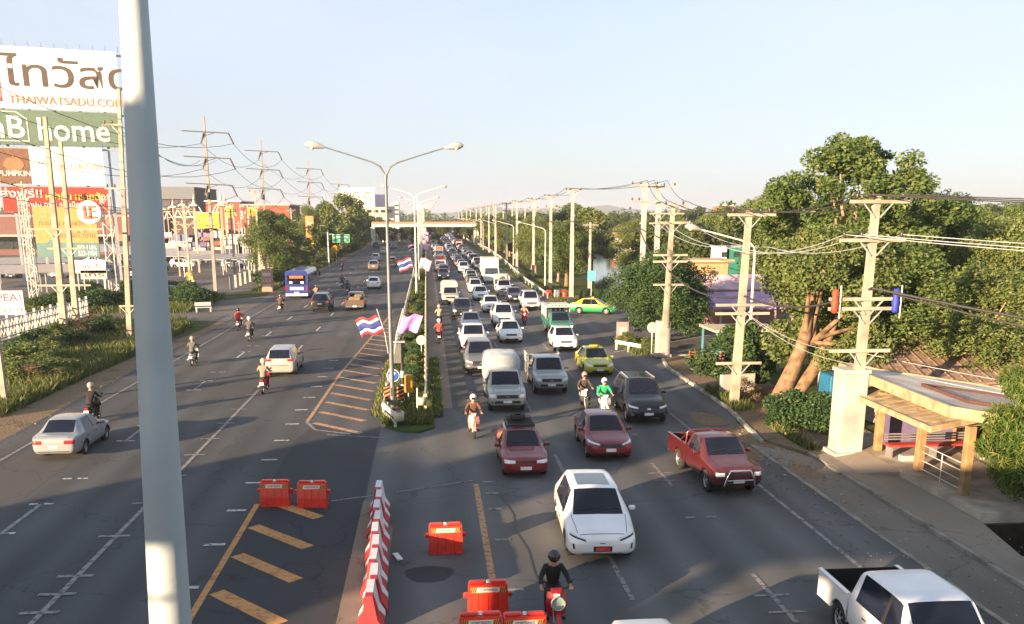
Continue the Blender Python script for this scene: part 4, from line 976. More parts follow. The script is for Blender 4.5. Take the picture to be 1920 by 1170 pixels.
# crack line in the right lanes
q = MB()
pc = [(2.2,30),(2.5,27.5),(2.42,26),(2.62,24.3),(2.6,22.5),(2.75,20.5),(2.7,18)]
for a_, b_ in zip(pc, pc[1:]):
    a2 = Vector((*a_,0)); b2 = Vector((*b_,0)); q.add([(a2.x-.02,a2.y,.017),(a2.x+.02,a2.y,.017),(b2.x+.02,b2.y,.017),(b2.x-.02,b2.y,.017)], [(0,1,2,3)], TRIM)
kind(q.build('road_crack'), 'structure')
q = MB(); rc0 = random.Random(31)
for x0_, y0_, x1_, y1_, n_ in ((12.95,30,14.4,40,260),(13.2,8,14.4,30,120),(11.6,22,12.8,42,160),(14.9,34,18.4,44,420),(-18.8,30,-17.5,80,200),(14.9,8,16.3,24,80)):
    for _ in range(n_):
        x_, y_ = rc0.uniform(x0_,x1_), rc0.uniform(y0_,y1_); s_ = rc0.uniform(.01,.034)*(1.7 if rc0.random() < .06 else 1); z_ = .12 if x_ > 14.7 else .016
        q.box((x_,y_,z_+s_*.3),(s_*rc0.uniform(1,2.4),s_*rc0.uniform(.8,1.8),s_*.8),rc0.choice([KRB, DIRT, CONC]),rz=rc0.uniform(0,3))
kind(q.build('rubble_and_litter'), 'stuff')
q = MB()
for cx_, cy_, r_ in ((13.4,37.2,1.5),(12.3,34.4,.8),(13.5,31.5,.7),(12.6,40.5,1.1)):
    q.add([(cx_+r_*.7*math.cos(a)*rc0.uniform(.7,1.2), cy_+r_*1.5*math.sin(a)*rc0.uniform(.7,1.2), .0195) for a in [2*PI*k/18 for k in range(18)]], [tuple(range(18))], DIRT)
kind(q.build('dirt_patch'), 'structure')
# ---- median island
q = MB()
tip = [(-2.15,41.2),(-1.95,40.1),(-1.3,39.2),(-.5,39.0),(.15,39.8),(.15,41.4)]
q.prism(tip+[(0.0,46),(-.15,60),(-.15,600),(-2.3,600),(-2.3,60),(-2.4,46)], 0, .10, GRASSG); kind(q.build('median_island'), 'structure')

# ================================================================== VEGETATION
def leafmat(name, c1, c2, c3, trans=.3):
    m, t, b = newmat(name); N = t.nodes.new
    at = N('ShaderNodeVertexColor'); at.layer_name = 'tint'
    sp = N('ShaderNodeSeparateColor'); t.links.new(at.outputs['Color'], sp.inputs[0])
    m1 = N('ShaderNodeMix'); m1.data_type = 'RGBA'; m1.inputs[6].default_value = (*c1,1); m1.inputs[7].default_value = (*c2,1); t.links.new(sp.outputs[0], m1.inputs[0])
    m2 = N('ShaderNodeMix'); m2.data_type = 'RGBA'; m2.inputs[7].default_value = (*c3,1); t.links.new(m1.outputs[2], m2.inputs[6]); t.links.new(sp.outputs[1], m2.inputs[0])
    t.links.new(m2.outputs[2], b.inputs['Base Color']); b.inputs['Roughness'].default_value = .55; b.inputs['Specular IOR Level'].default_value = .3
    tr = N('ShaderNodeBsdfTranslucent'); t.links.new(m2.outputs[2], tr.inputs['Color']); ms = N('ShaderNodeMixShader'); ms.inputs[0].default_value = trans+.12
    t.links.new(b.outputs[0], ms.inputs[1]); t.links.new(tr.outputs[0], ms.inputs[2]); t.links.new(ms.outputs[0], t.nodes['Material Output'].inputs['Surface'])
    return m
LEAF = leafmat('leaf_mid', (.065,.12,.033), (.15,.215,.062), (.22,.25,.085))
LEAFD = leafmat('leaf_dark', (.026,.07,.025), (.065,.125,.042), (.10,.15,.05), .2)
LEAFY = leafmat('leaf_olive', (.10,.155,.042), (.205,.255,.085), (.27,.27,.11))
LEAFB = leafmat('leaf_far', (.055,.10,.032), (.11,.15,.045), (.17,.18,.06))
GRBL = leafmat('grass_blades', (.06,.11,.025), (.13,.165,.045), (.26,.22,.10))
BARK = mat('bark', (.20,.13,.075), .95, var=.35, scale=3, bump=.9)
BARKP = mat('pale_bark', (.30,.22,.14), .95, var=.3, scale=3, bump=.6)
def leaf_cloud(clumps, n, size, seed, m, long_=1.7, droop=.25, yel=.07, name='crown'):
    """clumps: (x,y,z,r). many small leaf faces spread through the clump volumes"""
    r = random.Random(seed); vs = []; fs = []; cols = []
    tot = sum(c[3]**2 for c in clumps)
    for (cx, cy, cz, cr) in clumps:
        k = int(n*cr*cr/tot); ct = r.random()*.6
        for _ in range(k):
            th = r.uniform(0, 2*PI); u = r.uniform(-1, 1); rad = cr*(r.random()**.42)
            s_ = math.sqrt(1-u*u); d = Vector((s_*math.cos(th), s_*math.sin(th), u))
            p = Vector((cx, cy, cz))+Vector((d.x*rad, d.y*rad, d.z*rad*.8))
            ax = Vector((r.gauss(0,1), r.gauss(0,1), r.gauss(0,.6)-droop)).normalized()
            nn = (d*.7+Vector((r.gauss(0,.6), r.gauss(0,.6), r.gauss(0,.6)+.35))).normalized()
            sd_ = ax.cross(nn)
            if sd_.length < .05: continue
            sd_.normalize(); l = size*r.uniform(.65,1.35); w2 = l/long_/2
            b = len(vs); up = nn*l*.08
            vs += [p-ax*l*.5, p+sd_*w2+up, p+ax*l*.5, p-sd_*w2+up]
            fs.append((b,b+1,b+2,b+3))
            c = (min(1, max(0, ct+r.gauss(.15,.25))), 1.0 if r.random() < yel else 0.0, 0, 1)
            cols += [c]*4
    me = bpy.data.meshes.new(name); me.from_pydata([tuple(v) for v in vs], [], fs); me.materials.append(m)
    ca = me.color_attributes.new('tint', 'FLOAT_COLOR', 'POINT')
    ca.data.foreach_set('color', [x for c in cols for x in c]); me.update()
    return me
def crown_clumps(seed, H, Wd, zb, n, rr=(.10,.2), shape='round'):
    r = random.Random(seed); out_ = []
    for i in range(n):
        th = r.uniform(0, 2*PI); t_ = r.random()
        z = zb+(H-zb)*(.08+.86*t_)
        if shape == 'round': prof = math.sqrt(max(.06, 1-((t_-.42)/.60)**2))
        elif shape == 'spread': prof = max(.3, math.sin(PI*min(1,(t_*.85+.18))))*1.05
        elif shape == 'column': prof = max(.35, 1-abs(t_-.4)*.9)
        else: prof = max(.2, 1-t_*.75)
        rad = Wd/2*prof*(r.random()**.45)*.86
        out_.append((rad*math.cos(th), rad*math.sin(th), z, Wd*r.uniform(*rr)))
    return out_
def trunk_mesh(seed, clumps, H, rad, m, base=((0,0,0),), fork=.4, lean=(0,0)):
    r = random.Random(seed); q = MB()
    top = Vector((lean[0], lean[1], H*.78))
    pts = [Vector((0,0,-.1)), Vector((lean[0]*.25+r.uniform(-.1,.1), lean[1]*.25, H*.2)), Vector((lean[0]*.55+r.uniform(-.15,.15), lean[1]*.55+r.uniform(-.15,.15), H*.45)), top]
    q.tube(pts, [rad*1.35, rad*.95, rad*.7, rad*.18], m, 10)
    for c in r.sample(clumps, min(12, len(clumps))):
        t_ = r.uniform(.22,.62); p0 = pts[1].lerp(pts[3], t_); e = Vector(c[:3]); md = p0.lerp(e,.5)+Vector((r.uniform(-.3,.3),r.uniform(-.3,.3),r.uniform(0,.5)))
        q.tube([p0, md, e], [rad*.38, rad*.24, rad*.06], m, 6)
    return q.mesh('trunk')
TREES = {}
def airy_tree():
    r = random.Random(77); cl = []
    for i in range(120):
        th = r.uniform(0,2*PI); u = r.uniform(-.75,1); s_ = math.sqrt(1-u*u); k = r.uniform(.45,1)**.5
        cl.append((4.5*k*s_*math.cos(th), 4.5*k*s_*math.sin(th), 8.3+3.3*k*u-(.25*s_*k), r.uniform(.35,.85)))
    TREES['open_top'] = (trunk_mesh(78, cl, 11.5, .3, BARKP), leaf_cloud(cl, 30000, .21, 79, LEAF), 12, 9.6)
def treetype(key, seed, H, Wd, zb, ncl, nleaf, size, lm, bark, rad=.25, shape='round', rr=(.10,.2), long_=1.7, droop=.25, yel=.07):
    cl = crown_clumps(seed, H, Wd, zb, ncl, rr, shape)
    TREES[key] = (trunk_mesh(seed+1, cl, H, rad, bark), leaf_cloud(cl, nleaf, size, seed+2, lm, long_, droop, yel), H, Wd)
treetype('broad_a', 11, 10, 8, 2.2, 64, 42000, .20, LEAF, BARK, .28)
treetype('broad_b', 21, 10, 8, 1.6, 70, 40000, .20, LEAFY, BARKP, .24)
treetype('dark_round', 31, 7, 8, 1.0, 64, 42000, .22, LEAFD, BARK, .24, long_=2.6, droop=.7, yel=.05)
airy_tree()
treetype('far_a', 51, 10, 9, 1.0, 34, 6500, .55, LEAFB, BARK, .3)
treetype('far_b', 61, 10, 8, .8, 30, 6500, .55, LEAFY, BARKP, .25)
treetype('slim', 71, 10, 5, 1.2, 34, 9000, .36, LEAF, BARKP, .16, shape='column')
treetype('slim_b', 81, 10, 5.5, 1.0, 34, 9000, .36, LEAFY, BARKP, .16, shape='round')
treetype('bush', 91, 1.6, 2.4, .1, 26, 5000, .16, LEAFD, BARK, .04, rr=(.14,.24))
treetype('bush_y', 95, 1.5, 2.4, .1, 24, 3500, .16, LEAFY, BARKP, .04, rr=(.12,.22), long_=2.5)
treetype('bare_shrub', 99, 1.5, 2.0, .1, 20, 1500, .14, leafmat('dry_leaf', (.20,.15,.08),(.26,.2,.12),(.16,.13,.05)), BARKP, .03, rr=(.1,.2), long_=3)
def tree(kindk, x, y, h, wd, label, name='tree', cat='tree', group=None, rz=None, z=0):
    t, c, H, Wd = TREES[kindk]
    root = thing(name, label, cat, (x,y,z), rnd.uniform(0,6.28) if rz is None else rz, group)
    root.scale = (wd/Wd, wd/Wd, h/H)
    link('trunk', t, root); link('crown', c, root); return root
def ptree(kindk, px, ytop, Y, wpx, label, name='tree', **k):
    x, zt = AT(px, ytop, Y); return tree(kindk, x, Y, zt, wpx*Y*1.02/FX, label, name, **k)
# ================================================================== TREES IN PLACE
ptree('open_top', 1618, 244, 50, 380, 'tallest tree, with an open airy crown rising above all others on the right')
ptree('broad_a', 1775, 372, 56, 230, 'broad green tree to the right of the tallest tree, reaching behind the top wires')
ptree('broad_b', 1895, 412, 50, 230, 'olive green tree at the far right edge behind the overhead wires')
ptree('broad_a', 1700, 470, 44, 280, 'dense leafy tree just behind the pole with the red and blue bundles')
ptree('broad_b', 1850, 500, 42, 260, 'leafy tree behind the right end of the shelter roof', rz=1.0)
ptree('broad_b', 1475, 352, 92, 180, 'broad bright green tree behind the concrete pole with the long top crossarm')
ptree('broad_a', 1555, 380, 64, 190, 'green tree filling the gap left of the tallest tree')
ptree('dark_round', 1245, 476, 67, 205, 'dark green round tree with drooping leaves beside the white pillar')
ptree('dark_round', 1290, 520, 71, 90, 'smaller dark tree hiding behind the dark round tree')
# leaning twin-trunk tree
cl = crown_clumps(5, 8.4, 7.4, 1.9, 58, (.10,.17))
cl = [(x+2.9, y+1.6, z, r) for x, y, z, r in cl if x+2.9 > 1.3 or z > 6.2]
tw = MB()
tw.tube([(0,0,-.2),(.55,.2,1.0),(1.15,.45,2.2),(1.6,.6,3.5),(1.9,.8,5.2)], [.62,.42,.36,.30,.12], BARK, 12)
tw.tube([(.6,.0,-.2),(1.2,.2,.9),(2.0,.4,1.9),(2.6,.6,3.0),(3.2,.8,4.4)], [.50,.34,.30,.24,.10], BARK, 12)
for k, c in enumerate(cl[:10]): tw.tube([(1.6+.2*(k%3),.6,3.3),(c[0]*.6+.8,c[1]*.6+.3,c[2]*.7+1),c[:3]], [.14,.09,.03], BARK, 6)
for k in range(7):
    a = 2*PI*k/7; tw.tube([(.3+.2*math.cos(a),.1+.2*math.sin(a),.35),(.3+.7*math.cos(a),.1+.7*math.sin(a),.02),(.3+1.2*math.cos(a),.1+1.2*math.sin(a),-.1)], [.2,.12,.04], BARK, 6)
lt = thing('tree', 'old leaning tree with two thick brown trunks beside the road', 'tree', (15.75,41.3,0))
tw.build('trunk', lt); link('crown', leaf_cloud(cl, 36000, .21, 8, LEAFY, 1.8, .5), lt)
# small plumeria with open crown
cl = crown_clumps(15, 3.6, 5.0, .7, 36, (.08,.14), 'spread'); 
pl = thing('tree', 'small low tree with pale flowers over the sandy pavement', 'tree', (15.9,46.8,0))
link('trunk', trunk_mesh(16, cl, 2.6, .12, BARKP), pl); link('crown', leaf_cloud(cl, 9000, .26, 17, LEAFD, 2.6, .1, .18), pl)
# row of trees along the right side of the far road
rr_ = random.Random(3)
seqk = ['broad_a','slim_b','slim','broad_b','slim','slim_b']
adj = ['round', 'slender', 'bushy', 'tall', 'leafy', 'ragged']
for i in range(26):
    Y = 122+i*10.5+max(0,i-12)*5; x = 18.6+rr_.uniform(-1.2,1.2)-(1.2 if Y > 250 else 0)
    k_ = seqk[i%6] if Y < 230 else ('far_a' if i%2 else 'far_b')
    h = 8.0+rr_.uniform(-1,1.3); 
    lab = f'{adj[i%6]} green tree in the roadside row, ' + (['nearest to the lake corner','second from the lake corner','third from the lake corner','fourth from the lake corner','fifth from the lake corner'][i] if i < 5 else 'in its far part towards the overpass')
    tree(k_, x, Y, h, 7.0 if k_[:3] != 'sli' else 5.6, lab if i < 5 else 'green tree in the far part of the roadside row towards the overpass', group='trees in the row along the right side of the road')
for i in range(12):     # second rank behind
    Y = 168+i*16; tree('far_a' if i%2 else 'far_b', 26+rr_.uniform(-2,4), Y, 8.8+rr_.uniform(-.8,1.2), 9, 'green tree of the second rank behind the roadside row', group='trees behind the roadside row')
# wooded land beyond the water
for i in range(62):
    Y = rr_.uniform(285, 420) if i < 40 else rr_.uniform(110, 260)
    x = rr_.uniform(35, 190) if i < 40 else Y*rr_.uniform(.42,.62)
    tree('far_a' if rr_.random() < .5 else 'far_b', x, Y, rr_.uniform(8.5,12.5), rr_.uniform(10,14), 'green tree in the woodland beyond the water', group='woodland trees beyond the water')
for i in range(9):
    px = 1200+i*38; ptree('far_a' if i%2 else 'broad_b', px, 410-(i*6 if i > 3 else 0)+rr_.uniform(-8,8), 130+rr_.uniform(-12,12), 110, ['first','second','third','fourth','fifth','sixth','seventh','eighth','ninth'][i]+' from the left of the trees behind the twin poles and purple roofs', group='trees behind the purple roofs')
for i, (px, yt, Y, wp) in enumerate([(1640,410,85,150),(1740,400,80,160),(1850,398,85,170),(1930,385,95,150),(1560,470,58,120),(1960,470,50,200)]):
    ptree('broad_a' if i%2 else 'broad_b', px, yt, Y, wp, 'green tree in the thicket behind the shelter', group='trees in the thicket behind the shelter')
# left side
ptree('broad_a', 505, 398, 140, 105, 'dark green round tree left of the blue bus', name='tree')
for i, (px, yt, Y, wp, k_) in enumerate([(577,385,200,50,'broad_b'),(612,382,215,60,'far_b'),(648,368,250,80,'far_b'),(672,392,270,50,'far_a'),(690,405,320,45,'far_a'),(560,440,160,40,'slim_b'),(600,420,185,60,'far_a'),(640,415,225,70,'far_b'),(545,400,230,60,'far_a')]):
    ptree(k_, px, yt, Y, wp, ['tree right of the orange sign column','tree behind the orange sign column','tallest tree on the left, in front of the distant billboards','tree beside the distant billboards','last tree before the overpass on the left','slim tree between the round tree and the orange column','low tree behind the green road sign','weeping tree behind the green road sign','pale tree behind the round dark tree'][i])
for i in range(14):
    tree('far_a' if i%2 else 'far_b', -24-rr_.uniform(0,5), 290+i*17, rr_.uniform(7,10), 9, 'green tree in the line far along the left side of the road', group='trees far along the left side of the road')
for i in range(16):
    tree('far_a', -60-i*16+rr_.uniform(-4,4), 420+rr_.uniform(-20,30), rr_.uniform(8,11), 15, 'tree in the line behind the market buildings', group='trees behind the market buildings')
# far wood as one mass
rf = random.Random(44); clf = [(rf.uniform(-900,1400), rf.uniform(700,1100), rf.uniform(2,8), rf.uniform(10,16)) for _ in range(260)]
kind(link('far_woodland', leaf_cloud(clf, 60000, 3.2, 45, LEAFB)), 'stuff')
# shrubs
tree('bush', 16.7, 37.9, 1.5, 2.3, 'clipped dark green bush nearest the white pillar', 'bush', 'bush')
tree('bush', 15.6, 38.8, 1.5, 2.2, 'clipped dark green bush at the foot of the leaning tree', 'bush', 'bush')
for i in range(9): tree('bush', 16.9+i*.72, 100.6+(i%2)*.4, 1.15, 1.7, 'green bush of the hedge beside the water', 'bush', 'bush', 'hedge bushes beside the water')
tree('bare_shrub', 15.6, 44.4, 1.2, 1.6, 'dry yellowish shrub at the kerb near the lamp pole', 'shrub', 'shrub')
tree('bare_shrub', 16.2, 46.0, 1.0, 1.5, 'dry low shrub under the small flowering tree', 'shrub', 'shrub')
tree('bush_y', 14.7, 61.6, 1.0, 1.6, 'low green shrub at the foot of the dark round tree', 'shrub', 'shrub')
tree('bush_y', 13.9, 65.2, 1.0, 1.6, 'low green shrub beside the short white rail', 'shrub', 'shrub')
# feathery bamboo-like shrub next to the shelter
cl = crown_clumps(25, 4.5, 3.9, .6, 40, (.12,.22), 'column')
bb = thing('bamboo', 'feathery bright green bamboo clump hiding the right end of the shelter', 'bamboo', (18.45,26.2,.12))
link('stems', trunk_mesh(26, cl, 3.6, .07, mat('bamboo_cane', (.10,.14,.04), .6)), bb); link('crown', leaf_cloud(cl, 34000, .28, 27, leafmat('bamboo_leaf', (.05,.11,.02),(.12,.19,.04),(.2,.22,.06)), 6.5, .9, .2), bb)
tree('bush_y', 15.9, 21.0, 1.1, 1.4, 'low shrub at the right edge beside the pavement', 'shrub', 'shrub')
# thicket on the left verge
for i in range(46):
    px = rr_.uniform(-60, 420); Y = rr_.uniform(52, 88); x = -Y*rr_.uniform(.335,.50)
    if x > -21.0: x = -21-rr_.random()*4
    if (x > -26 and Y > 80) or x < -28.5: continue
    k_ = rr_.choice(['bush','bush_y','bush_y','bare_shrub'])
    tree(k_, x, Y, rr_.uniform(.7,1.7), rr_.uniform(2,3.6), 'wild shrub in the overgrown verge left of the road', 'shrub', 'shrub', 'wild shrubs in the overgrown left verge')
for i in range(16):
    tree('bush', -23.5-rr_.uniform(0,14), 97+rr_.uniform(-3,12), rr_.uniform(1.2,2.0), rr_.uniform(3,4.5), 'dark bush in front of the market car park', 'bush', 'bush', 'bushes in front of the market car park')
for i in range(26):
    tree('far_a' if i%3 else 'bush', -20.0-rr_.uniform(0,3.5), 128+i*6.2, rr_.uniform(1.4,2.2), rr_.uniform(3.4,5), 'clipped green bush along the left verge before the overpass', 'bush', 'bush', 'bushes along the far left verge')
# median shrubs
for i in range(56):
    Y = 47+i*2.6*(1+i*.018); k_ = 'bush' if i%3 else 'bush_y'
    tree(k_, -1.05+rr_.uniform(-.25,.35), Y, rr_.uniform(.5,.85), rr_.uniform(1.1,1.5), 'low green shrub planted along the median strip', 'shrub', 'shrub', 'low shrubs along the median strip', z=.14)
def blades(name, spots, n, h0, h1, seed):
    r = random.Random(seed); vs = []; fs = []; cols = []
    for (x0,y0,x1,y1,z,wgt) in spots:
        for _ in range(int(n*wgt)):
            x = r.uniform(x0,x1); y = r.uniform(y0,y1); a = r.uniform(0,2*PI); h = r.uniform(h0,h1); w2 = .03+.02*h; b = len(vs)
            dx, dy = math.cos(a)*w2, math.sin(a)*w2; lx, ly = r.gauss(0,.35)*h, r.gauss(0,.35)*h
            vs += [(x-dx,y-dy,z),(x+dx,y+dy,z),(x+lx*.5+dx*.6,y+ly*.5+dy*.6,z+h*.6),(x+lx,y+ly,z+h)]; fs.append((b,b+1,b+2,b+3))
            cols += [(r.random(), 1.0 if r.random() < .18 else 0, 0, 1)]*4
    me = bpy.data.meshes.new(name); me.from_pydata(vs, [], fs); me.materials.append(GRBL)
    ca = me.color_attributes.new('tint', 'FLOAT_COLOR', 'POINT'); ca.data.foreach_set('color', [x for c in cols for x in c]); me.update()
    return kind(link(name, me), 'stuff')
blades('grass', [(-2.2,40.2,.05,47,.15,.16),(-2.35,47,-.2,75,.15,.28),(-2.35,75,-.2,140,.15,.3),(-2.75,42.5,-2.2,60,.0,.05),(.0,42,.55,60,.0,.05)], 26000, .10, .34, 1)
blades('grass', [(-34,42,-21.0,84,0,1.0),(-21.2,44,-19.6,80,0,.2),(-40,92,-23,110,0,.4),(-21.5,118,-19.0,200,0,.3)], 42000, .25, .8, 2)
blades('grass', [(13.5,61,16,68,0,.25),(13.3,101,22,106,0,.35),(13.6,108,17,150,0,.5),(14.3,42,15.2,47,.1,.12),(14.6,34.2,15.0,38,.1,.04),(15.8,19,17,21.8,.12,.06)], 14000, .12, .45, 3)

# ================================================================== GUARD RAILS
def guard_rail(name, label, pts, post_every, h, m, pm, wave=True, two=True, far_after=100):
    root = thing(name, label, 'guard rail', (*pts[0],0))
    def loc(p): return (p[0]-pts[0][0], p[1]-pts[0][1])
    b = MB()
    for a_, c_ in zip(pts, pts[1:]):
        a, c = loc(a_), loc(c_)
        b.bar((*a,h),(*c,h),.06,.24,m); b.bar((*a,h+.05),(*c,h+.05),.075,.05,m); b.bar((*a,h-.06),(*c,h-.06),.075,.05,m)
        if two: b.bar((*a,h-.32),(*c,h-.32),.05,.10,m)
    b.build('rail', root)
    pm_ = MB(); pm_.box((0,0,(h+.12)/2),(.12,.12,h+.12),pm); pm_.box((0,0,h),(.18,.10,.12),CONC if pm is CREAMM else pm); pme = pm_.mesh('post')
    allp = []
    for a_, c_ in zip(pts, pts[1:]):
        a, c = Vector((*loc(a_),0)), Vector((*loc(c_),0)); n = max(1, int((c-a).length/post_every))
        for k in range(n): allp.append(a.lerp(c, k/n))
    for p in allp[:far_after]: link('post', pme, root, p)
    if len(allp) > far_after:
        q = MB()
        for p in allp[far_after:]: q.box((p.x,p.y,(h+.12)/2),(.12,.12,h+.12),pm)
        kind(q.build('posts', root), 'stuff')
    return root
guard_rail('guard_rail', 'white steel guard rail along the left side of the grassy median', [(-1.55,39.9),(-2.15,42.2),(-2.22,50),(-2.22,300),(-2.25,560)], 2.0, .62, WHITEM, WHITEM)
guard_rail('guard_rail', 'cream yellow guard rail along the right side of the grassy median', [(-.25,42.6),(-.22,46),(-.28,120),(-.35,300),(-.4,560)], 2.0, .92, CREAMM, CREAMM)
guard_rail('guard_rail', 'long pale guard rail at the foot of the roadside trees', [(13.2,104),(13.4,130),(15.2,190),(16.3,254),(15.4,330),(14.8,420),(14.5,560)], 4.0, .62, WHITEM, STEELG, two=False)
guard_rail('guard_rail', 'short white rail beside the side street corner', [(12.9,63.6),(14.1,61.2)], 1.2, .55, WHITEM, WHITEM, two=False)
# round end pieces on the median rail
q = MB(); q.lathe([(.14,.42),(.22,.42),(.22,.80),(.14,.80)], CREAMM, 16, Matrix.Translation((-1.38,39.75,0))); tag(q.build('rail_end'), 'white rounded end loop of the left median rail', 'rail end')
q = MB(); q.lathe([(.12,.55),(.2,.55),(.2,.90),(.12,.90)], CREAMM, 16, Matrix.Translation((-.42,42.5,0))); q.tube([(-.62,42.4,0),(-.6,42.4,1.35)], .035, WHITEM, 8); tag(q.build('rail_end'), 'rounded end loop of the right median rail, with its post', 'rail end')

# ================================================================== LAMPS AND POLES
def lamp_head(m1=STEELG):
    q = MB()
    pts = [(0,0,0),(.18,0,.015),(.45,0,.03),(.72,0,.02),(.86,0,-.01)]
    q.tube(pts, [.045,.10,.16,.15,.05], mat('lamp_grey', (.30,.31,.31), .5), 10)
    q.lathe([(.001,-.12),(.08,-.10),(.13,-.03),(.14,.0)], mat('lamp_lens', (.6,.6,.55), .15, coat=1), 12, Matrix.Translation((.55,0,-.05)))
    return q.mesh('lamp_head')
LH = lamp_head()
def dbl_lamp(x, y, label, h=10.65, col=STEELG, head=True, group=None):
    root = thing('street_lamp', label, 'street lamp', (x,y,.14), 0, group)
    p = MB(); p.tube([(0,0,0),(0,0,h*.5),(0,0,h)], [.115,.085,.06], col, 12); p.box((0,0,.06),(.42,.42,.12),CONC); p.box((0,-.13,.9),(.13,.02,.4),DARKM); p.build('pole', root)
    for sx in (-1, 1):
        a = MB(); a.tube([(0,0,h-.35),(sx*.05,0,h),(sx*.22,0,h+.32),(sx*.55,0,h+.50),(sx*1.3,0,h+.74),(sx*2.65,0,h+1.14)], [.05,.045,.04,.035,.03,.028], col, 8); a.build('arm', root)
        l = link('lamp_head', LH, root, (sx*2.6,0,h+1.12), 0 if sx > 0 else PI); l.rotation_euler = (0, R(-8), 0 if sx > 0 else PI)
    return root
ys = [43.3]+[43.3+58.5*k for k in range(1, 9)]
dl = ['nearest double-armed street lamp, standing behind the blue arrow sign', 'second nearest double-armed street lamp on the median', 'third double-armed street lamp along the median', 'fourth double-armed street lamp along the median']
for i, y in enumerate(ys):
    dbl_lamp(-1.77 if i == 0 else -1.25, y, dl[i] if i < 4 else 'tiny double-armed street lamp far along the median', col=mat('lamp_steel', (.15,.17,.185), .5, .3) if i == 0 else mat('lamp_white', (.58,.58,.55), .5), group='double-armed street lamps on the median')
def sgl_lamp(x, y, label, h=7.2, reach=2.9, rise=1.15, group='single-armed street lamps on the right', rz=PI):
    root = thing('street_lamp', label, 'street lamp', (x,y,0), rz, group)
    p = MB(); m_ = mat('lamp_white', (.58,.58,.55), .5); p.tube([(0,0,0),(0,0,h)], [.10,.065], m_, 10); p.box((0,0,.15),(.4,.4,.3),CONC); p.build('pole', root)
    a = MB(); a.tube([(0,0,h-.02),(.05,0,h+.25),(.25,0,h+.45),(.8,0,h+.62),(reach,0,h+rise)], [.062,.055,.05,.045,.04], m_, 8); a.build('arm', root)
    l = link('lamp_head', LH, root, (reach-.05,0,h+rise-.02)); l.rotation_euler = (0,R(-12),0); return root
sgl_lamp(16.6, 47.2, 'nearest single-armed street lamp, arching over the kerb in front of the purple roofs')
for i in range(7): sgl_lamp(14.9, 120+i*45, ['single-armed street lamp nearest the lake corner','second single-armed lamp from the lake corner','third single-armed lamp from the lake corner'][i] if i < 3 else 'tiny single-armed street lamp far along the right side', h=7.0)
# the big lamp pole right beside the camera
def cam_pole():
    root = thing('lamp_pole', 'thick tapering grey steel pole close to the camera, crossing the whole picture', 'pole', (-2.0,6.2,0))
    xb, _ = AT(320,1170,5.7); xt, zt = AT(250,0,5.7); _, zb = AT(320,1170,5.7)
    q = MB(); dx = (xt-xb)/(zt-zb)
    z = [0,zb,(zb+zt)/2,zt,13.0]; r0 = .128; r1 = .076; k_ = (r1-r0)/(zt-zb)
    q.tube([(xb+dx*(zz-zb)+2.0, 5.7-6.2, zz) for zz in z], [r0+k_*(zz-zb) if zz > .1 else .2 for zz in z], mat('pole_paint', (.40,.47,.50), .55, .15, var=.10, scale=1.2, bump=.12), 20)
    q.build('pole', root)
    a = MB(); a.tube([(xb+dx*(12.9-zb)+2.0,-.5,12.9),(1.6,-.2,13.5),(3.5,.2,14.0)], [.06,.05,.04], STEELG, 8); a.build('arm', root)
cam_pole()
# utility poles
def pin_insulator(q, x, y, z, s=1.0):
    q.lathe([(.03*s,0),(.03*s,.05*s),(.09*s,.08*s),(.05*s,.13*s),(.08*s,.17*s),(.03*s,.24*s),(.001,.25*s)], PORC, 10, Matrix.Translation((x,y,z)))
def utility_pole(x, y, base_w, top_w, h, arms, label, z0=0.0, group=None, lean=(0,0), m=POLEC, name='utility_pole', rz=0.0):
    """arms: (z, left reach, right reach, [insulator xs], kind)"""
    root = thing(name, label, 'utility pole', (x,y,z0), rz, group)
    q = MB(); n = 4
    lx, ly = lean
    v = [(-base_w/2,-base_w/2,0),(base_w/2,-base_w/2,0),(base_w/2,base_w/2,0),(-base_w/2,base_w/2,0),(lx-top_w/2,ly-top_w/2,h),(lx+top_w/2,ly-top_w/2,h),(lx+top_w/2,ly+top_w/2,h),(lx-top_w/2,ly+top_w/2,h)]
    q.add(v, [(3,2,1,0),(4,5,6,7),(0,1,5,4),(1,2,6,5),(2,3,7,6),(3,0,4,7)], m); q.build('shaft', root)
    for (z, l, r_, ins, kd) in arms:
        a = MB(); cx = lx*z/h; cy = ly*z/h-.5*(base_w+(top_w-base_w)*z/h)-.055
        am = STEELG if kd == 'steel' else POLEC
        a.bar((cx-l,cy,z),(cx+r_,cy,z),.10,.12,am)
        for s_ in (-1, 1):
            if (l if s_ < 0 else r_) > .5: a.bar((cx+s_*min(.55,(l if s_ < 0 else r_)),cy,z-.05),(cx+s_*.1,cy,z-.55),.04,.04,STEELG)
        a.build('crossarm', root)
        for xi in ins:
            q2 = MB(); pin_insulator(q2, cx+xi, cy, z+.06, 1.0); q2.build('insulator', root)
    return root
utility_pole(16.0, 33.4, .36, .22, 9.75, [(9.5,1.05,1.15,(-.8,-.2,.9),''),(8.15,1.3,1.15,(-1.15,-.5,1.0),''),(6.05,1.5,1.0,(),''),(5.7,1.5,.9,(),''),(4.15,1.3,1.0,(),'')], 'tall concrete utility pole rising behind the bus shelter, with red and blue bundles', lean=(.12,0))
pb = MB(); pb.box((0,0,1.65),(1.0,.9,3.1),CONCW,bev=.04); pb.box((0,0,.08),(1.25,1.15,.16),CONCW); pb.box((0,0,3.26),(1.1,1.0,.14),CREAMM,bev=.02)
tag(pb.build('concrete_pillar', None, (15.85,33.6,.1)), 'white painted concrete pillar at the left corner of the bus shelter', 'pillar')
